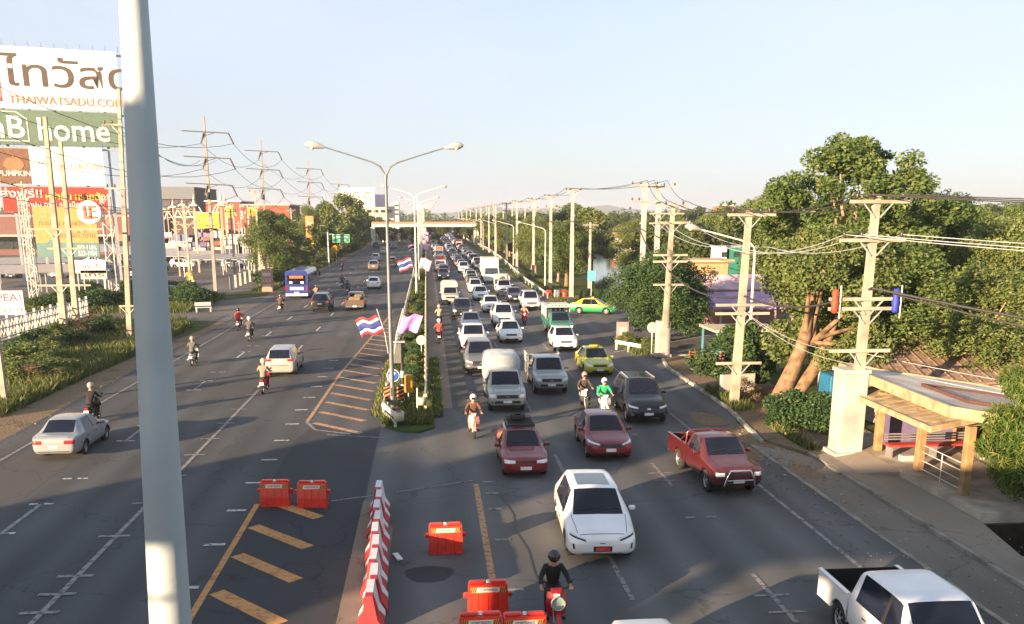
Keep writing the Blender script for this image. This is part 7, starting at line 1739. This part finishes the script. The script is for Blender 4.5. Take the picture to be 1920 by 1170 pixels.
for i, (px0,py0,px1,py1,Y,c_) in enumerate([(398,432,416,446,170,5),(300,436,322,444,185,5),(326,440,352,452,185,3),(372,436,398,444,188,1),(420,445,446,458,160,5),(300,456,345,462,182,2),(215,440,232,452,150,4),(196,404,214,424,160,4)]):
    x0, z1_ = AT(px0,py0,Y); x1_, zb_ = AT(px1,py1,Y); t = thing('banner', f'{words[c_]} fabric banner number strip hung low in the market yard' if False else ['white cloth banner under the yellow one','white cloth banner beside the big lamp pole','blue cloth banner near the first spires','purple cloth banner under the grey building','white slanting cloth banner right of the high voltage pole','long cream cloth banner low in the yard','rust red cloth sign right of the orange billboard','rust red cloth sign above the lattice tower'][i], 'banner', (x0,Y,0)); w2 = x1_-x0
    q = MB(); q.box((w2/2,0,(z1_+zb_)/2),(w2,.06,z1_-zb_),mcol[c_]); q.build('cloth', t); q = MB(); [q.bar((xx,.08,0),(xx,.08,z1_+.2),.1,.1,STEELG) for xx in (0,w2)]; q.build('frame', t)
# ---- air
hz = bpy.data.materials.new('haze'); hz.use_nodes = True; ht = hz.node_tree; ht.nodes.clear()
ho = ht.nodes.new('ShaderNodeOutputMaterial'); hv = ht.nodes.new('ShaderNodeVolumePrincipled'); hv.inputs['Density'].default_value = .00022; hv.inputs['Color'].default_value = (.86,.92,1,1); hv.inputs['Anisotropy'].default_value = .2
ht.links.new(hv.outputs[0], ho.inputs['Volume'])
q = MB(); q.box((0,2300,29.0),(9000,5400,64),hz); kind(q.build('haze'), 'stuff')
# ================================================================== TRAFFIC
WHT=(.84,.84,.84); SIL=(.44,.46,.47); GRYC=(.12,.125,.13); BLKC=(.012,.013,.016); REDC=(.20,.010,.018); DRED=(.20,.012,.016); BLUC=(.05,.07,.14); YELC=(.52,.52,.03); CRM=(.55,.52,.42); BRZ=(.22,.19,.15); PEARL=(.74,.75,.77)
ON = 'vehicles in the oncoming queue'; LF = 'vehicles driving away on the left'
def fr(key, px, py, col, label, cat, rz=0.0, group=ON, full=True):
    x, y = G(px, py); return put_car(key, x, y+.25, rz, col, label, cat, group, full)
fr('electric_suv', 1133, 1067, WHT, 'white electric suv with panoramic glass roof and red number plate', 'car', -.045)
fr('rack_hatch', 988, 904, DRED, 'old red hatchback with a black roof rack and spare tyre on top', 'car', 0)
fr('red_sedan', 1148, 871, REDC, 'dark red sedan with tinted windscreen, left of the red pickup', 'car', -.02)
x, y = 10.0, 28.6; put_car('red_pickup', x, y, .06, (.085,.012,.014), 'old red pickup truck with a chrome bull bar and empty bed', 'pickup truck', ON)
fr('rail_suv', 1219, 801, BLKC, 'black suv with silver grille, behind the green clothed rider', 'car', -.02)
fr('canopy_pickup', 953, 778, (.34,.36,.33), 'silver pickup truck with a tall rounded silver canopy', 'pickup truck', 0)
fr('cage_pickup', 1036, 744, (.36,.38,.36), 'silver pickup truck with an open cage rack on the bed', 'pickup truck', 0)
fr('taxi', 1127, 709, YELC, 'yellow green taxi with a roof sign beside the silver cage pickup', 'taxi', 0)
fr('suv', 903, 707, GRYC, 'dark grey suv partly hidden behind the tall silver canopy', 'car', 0)
fr('hatch', 1063, 661, WHT, 'white hatchback ahead of the yellow green taxi in the right lane', 'car', 0)
fr('pickup', 890, 664, WHT, 'white pickup truck with a dark grille behind the dark grey suv', 'pickup truck', 0)
fr('sedan', 960, 646, WHT, 'white sedan in the middle lane behind the cage pickup', 'car', 0)
fr('songthaew', 1056, 634, (.04,.20,.15), 'green songthaew with a pale roofed passenger cabin', 'songthaew', 0)
fr('sedan', 885, 626, (.10,.13,.20), 'bluish grey sedan just behind the white pickup in the median lane', 'car', 0)
fr('suv', 947, 616, WHT, 'white suv in the middle lane, left of the red motorcycle', 'car', 0)
fr('pickup', 868, 601, BLKC, 'black pickup truck in the median lane ahead of the cream canopy truck', 'pickup truck', 0)
fr('hatch', 922, 588, WHT, 'white hatchback in the middle lane, next to the black pickup', 'car', 0)
fr('suv', 998, 584, PEARL, 'pearl white suv in the right lane, left of the green songthaew', 'car', 0)
put_car('green_taxi', 15.6, 88.2, R(68), (.7,.6,.03), 'green and yellow taxi turning out of the side street', 'taxi', ON, y_is_front=False)
fr('sedan', 903, 565, WHT, 'white sedan in the middle lane right behind the white hatchback', 'car', 0)
fr('sedan', 967, 568, (.02,.025,.045), 'black sedan in the right lane in front of the white canopy pickup', 'car', 0)
fr('cream_canopy_pickup', 845, 573, CRM, 'cream pickup truck with a boxy cream canopy in the median lane', 'pickup truck', 0)
fr('cream_canopy_pickup', 947, 556, WHT, 'white pickup truck with a pale canopy behind the black sedan', 'pickup truck', 0)
fr('box_truck', 922, 532, WHT, 'large cream box truck standing out of the queue', 'truck', 0)
fr('small_box_truck', 826, 510, WHT, 'small white box truck with a red panel in the median lane', 'truck', 0)
# the queue behind
rq = random.Random(12)
cols = [('white',WHT),('white',WHT),('silver',SIL),('grey',GRYC),('black',BLKC),('pearl',PEARL),('white',WHT),('silver',SIL),('pearl',PEARL),('dark blue',BLUC),('bronze',BRZ),('white',WHT),('dark red',DRED)]
kinds = [('sedan','sedan','car'),('sedan','sedan','car'),('hatch','hatchback','car'),('suv','suv','car'),('pickup','pickup truck','pickup truck'),('mpv','estate car','car')]
queue = []
lanes = [('median', 2.45, [136.3,143.2,150.0], 165), ('middle', 5.8, [], 112.5), ('right', 9.1, [155.4], 163)]
for ln_, X, fixed, y in lanes:
    seq = [(f, ) for f in fixed]; ys_ = list(fixed)
    while y < 590:
        ys_.append(y); y += rq.uniform(5.9, 7.4)+(rq.random() < .06)*7+(y > 350)*2.2
    prev = None; items = []
    for Y in ys_:
        c = rq.choice(cols); k_ = rq.choice(kinds)
        if ln_ != 'middle' and Y > 200 and rq.random() < .04: k_ = ('small_box_truck','box truck','truck'); c = cols[0]
        items.append((X+rq.uniform(-.25,.25)-(.4 if ln_ == 'median' and Y > 250 else 0), Y, c, k_))
    queue.append((ln_, items))
used = {}
for ln_, items in queue:
    for i, (X, Y, c, k_) in enumerate(items):
        me_ = f'{c[0]} {k_[1]}'
        ahead = f'{items[i-1][2][0]} {items[i-1][3][1]}' if i else 'gap'
        behind = f'{items[i+1][2][0]} {items[i+1][3][1]}' if i+1 < len(items) else 'end of the queue'
        sh_ = lambda s: s.replace('pickup truck','pickup').replace('estate car','estate')
        lb = sh_(f'{me_} in {ln_} lane, behind the {ahead}, before the {behind}') if i else f'{me_} heading the far {ln_} lane queue'
        if lb in used: lb = sh_(f'{me_} far back in {ln_} lane, behind {ahead}, before {behind}')
        used[lb] = 1
        put_car(k_[0], X, Y, rq.uniform(-.02,.02), tuple(v*rq.uniform(.85,1.08) for v in c[1]), lb, k_[2], ON, full=Y < 150)
# left carriageway, seen from behind
def bk(key, px, py, col, label, cat='car', d=0.0, full=True):
    x, y = G(px, py); return put_car(key, x, y+.25, PI+d, col, label, cat, LF, full)
bk('old_sedan', 98, 869, (.25,.28,.30), 'old silver sedan driving away at the lower left', d=-.0)
bk('mpv', 524, 709, (.33,.33,.31), 'pale silver estate car beside the rider in beige, seen from behind')
bk('suv', 600, 587, BLKC, 'black suv behind the blue bus, seen from behind')
bk('pickup', 665, 585, (.11,.09,.07), 'brownish pickup truck with a loaded bed, seen from behind', 'pickup truck')
bk('sedan', 700, 543, WHT, 'white sedan alone in the lane next to the median, seen from behind')
bk('bus', 557, 562, (.1,.1,.4), 'blue coach with an orange banner in its rear window', 'bus')
bk('suv', 700, 509, (.13,.12,.11), 'dark suv right behind the pale blue car on the left carriageway', full=False)
bk('hatch', 704, 490, (.36,.38,.48), 'pale blue hatchback ahead of the dark suv on the left', full=False)
bk('pickup', 734, 501, (.16,.14,.13), 'grey pickup truck half hidden by the nearest lamp pole', 'pickup truck', full=False)
bk('sedan', 719, 477, (.60,.56,.40), 'cream sedan beyond the pale blue hatchback', full=False)
bk('small_box_truck', 752, 456, WHT, 'white box truck far away on the left carriageway', 'truck', full=False)
for i, (px, py, c, k_) in enumerate([(738,468,GRYC,'sedan'),(705,466,BLKC,'suv'),(722,456,WHT,'sedan'),(736,452,SIL,'hatch'),(712,448,GRYC,'suv'),(736,444,WHT,'pickup'),(748,441,SIL,'sedan'),(724,440,WHT,'suv'),(760,438,GRYC,'sedan')]):
    bk(k_, px, py, c, ['grey sedan beside the lamp pole, far on the left carriageway','black suv far away near the left kerb','tiny white sedan near the overpass','tiny silver hatchback near the overpass','tiny grey suv near the left end of the overpass','tiny white pickup truck under the overpass','tiny silver sedan under the overpass','tiny white suv under the left end of the overpass','tiny grey sedan near the median under the overpass'][i], 'pickup truck' if k_ == 'pickup' else 'car', full=False)
# parked cars of the market
rk_ = random.Random(4)
for i in range(16):
    Y = 175+(i%4)*14; x = -34-(i//4)*9-rk_.uniform(0,3); c = rk_.choice(cols); k_ = rk_.choice(kinds)
    put_car(k_[0], x, Y, PI/2+rk_.uniform(-.1,.1), c[1], f'{c[0]} {k_[1]} parked in the market yard, partly hidden behind poles and banners', 'car', 'cars parked in the market yard', full=False, y_is_front=False)
for i in range(16):
    Y = 148+(i%3)*9; x = -44-(i//3)*5.2-rk_.uniform(0,2); c = rk_.choice(cols); k_ = rk_.choice(kinds)
    put_car(k_[0], x, Y, PI*.0+rk_.uniform(-.08,.08), c[1], f'{c[0]} {k_[1]} parked behind the orange billboard, seen between poles and towers', 'car', 'cars parked behind the orange billboard', full=False, y_is_front=False)
# load in the brown pickup
x, y = G(665,585); q = MB(); q.box((0,0,0),(1.2,1.1,.5),mat('sacks',(.18,.13,.085),.9),bev=.12); q.box((.3,.6,.25),(.8,.7,.4),mat('sacks',(.18,.13,.085),.9),bev=.1); tag(q.build('cargo', None, (x,y+1.2,1.1)), 'brown load heaped in the bed of the brownish pickup', 'cargo')
# small silver car roof at the bottom edge
put_car('hatch', 3.95, 14.9, 0, (.55,.57,.58), 'silver car at the bottom edge with only its roof showing', 'car', ON, y_is_front=False)
# white pickup in the lower right corner
rz_ = .0; put_car('white_pickup', 9.75, 17.05-.2, 0.0, WHT, 'white double cab pickup truck with a black bed liner in the lower right corner', 'pickup truck', ON, y_is_front=False)
# ---- motorcycles
BL=(.012,.012,.015); MR='motorcycles among the traffic'; RR='motorcycle riders'
def mt(px, py, away, *a, **k):
    x, y = G(px, py); return moto(x, y+.05, (PI if away else 0)+k.pop('rz',0), *a, bgroup=MR, pgroup=RR, **k)
mt(1048,1203,False,(.42,.015,.02),BL,BL,BL,'red motorcycle with a pale round basket in front, at the bottom of the picture','rider all in black with a covered face on the red motorcycle',sport=True,basket=True)
mt(890,826,False,(.55,.25,.22),(.13,.06,.045),(.25,.10,.07),(.62,.55,.50),'pale pink scooter riding along the dark shoulder strip','rider with a white helmet and brown jacket on the pink scooter')
mt(1101,773,False,(.05,.05,.055),(.06,.05,.045),(.05,.05,.05),(.50,.22,.20),'dark grey scooter between the cage pickup and the black suv','rider with a pinkish helmet and dark clothes on the grey scooter')
mt(1139,787,False,(.60,.60,.55),(.02,.42,.16),(.08,.09,.10),(.65,.65,.65),'white delivery scooter with a green box behind the red sedan','delivery rider in a bright green jacket and white helmet',box=(.02,.40,.20))
mt(985,611,False,(.50,.03,.04),(.35,.25,.20),(.05,.05,.06),(.6,.55,.5),'red scooter between the white suv and the songthaew','rider in a light shirt on the red scooter in the queue')
mt(824,646,True,(.45,.04,.05),(.40,.06,.06),(.05,.05,.07),(.6,.6,.6),'red scooter on the tan shoulder, the nearer of two','rider in red on the tan shoulder, the nearer of two')
mt(824,613,True,(.08,.08,.12),(.40,.32,.22),(.08,.08,.12),(.45,.35,.25),'dark scooter on the tan shoulder, the farther of two','rider in a beige shirt on the tan shoulder, the farther of two')
mt(163,798,True,BL,BL,BL,(.30,.28,.26),'black motorcycle beside the old silver sedan','rider all in black with a shiny helmet beside the silver sedan')
mt(267,745,True,(.20,.03,.03),(.12,.03,.03),BL,(.35,.3,.28),'dark red motorcycle half hidden by the big lamp pole','rider half hidden by the big lamp pole')
mt(357,688,True,(.58,.58,.56),(.12,.12,.11),(.06,.06,.06),(.30,.27,.22),'white scooter just right of the big lamp pole','rider in a grey shirt just right of the big lamp pole')
mt(491,741,True,(.42,.02,.03),(.30,.25,.20),(.07,.06,.05),(.50,.42,.32),'dark red scooter behind the pale silver estate car','rider in a beige shirt behind the pale silver estate car')
mt(445,621,True,(.45,.35,.33),(.62,.03,.03),(.06,.05,.05),(.03,.03,.03),'scooter under the rider in the bright red jacket','rider in a bright red jacket near the left road edge')
mt(465,641,True,(.10,.10,.10),(.10,.10,.10),BL,(.62,.62,.60),'dark scooter behind the one with the red clad rider','rider in dark clothes with a white helmet behind the red clad one')
mt(524,588,True,(.35,.10,.08),(.10,.07,.06),BL,(.08,.06,.05),'dark scooter left behind the blue bus','rider in brown left behind the blue bus')
mt(592,566,True,(.10,.10,.10),(.30,.20,.16),BL,(.06,.05,.05),'scooter right of the bus in front of the black suv','rider in a tan jacket right of the bus')
mt(641,541,True,(.02,.10,.10),(.04,.05,.08),BL,(.03,.03,.03),'dark green scooter, left one of the pair ahead of the brown pickup','dark clothed rider, left one of the pair ahead of the brown pickup')
mt(651,554,True,(.12,.12,.14),(.05,.06,.10),BL,(.03,.03,.03),'grey scooter, right one of the pair ahead of the brown pickup','dark clothed rider, right one of the pair ahead of the brown pickup')
mt(640,509,True,BL,(.05,.04,.05),BL,(.03,.03,.03),'tiny black scooter at the left road edge beyond the bus','tiny dark rider at the left road edge beyond the bus')
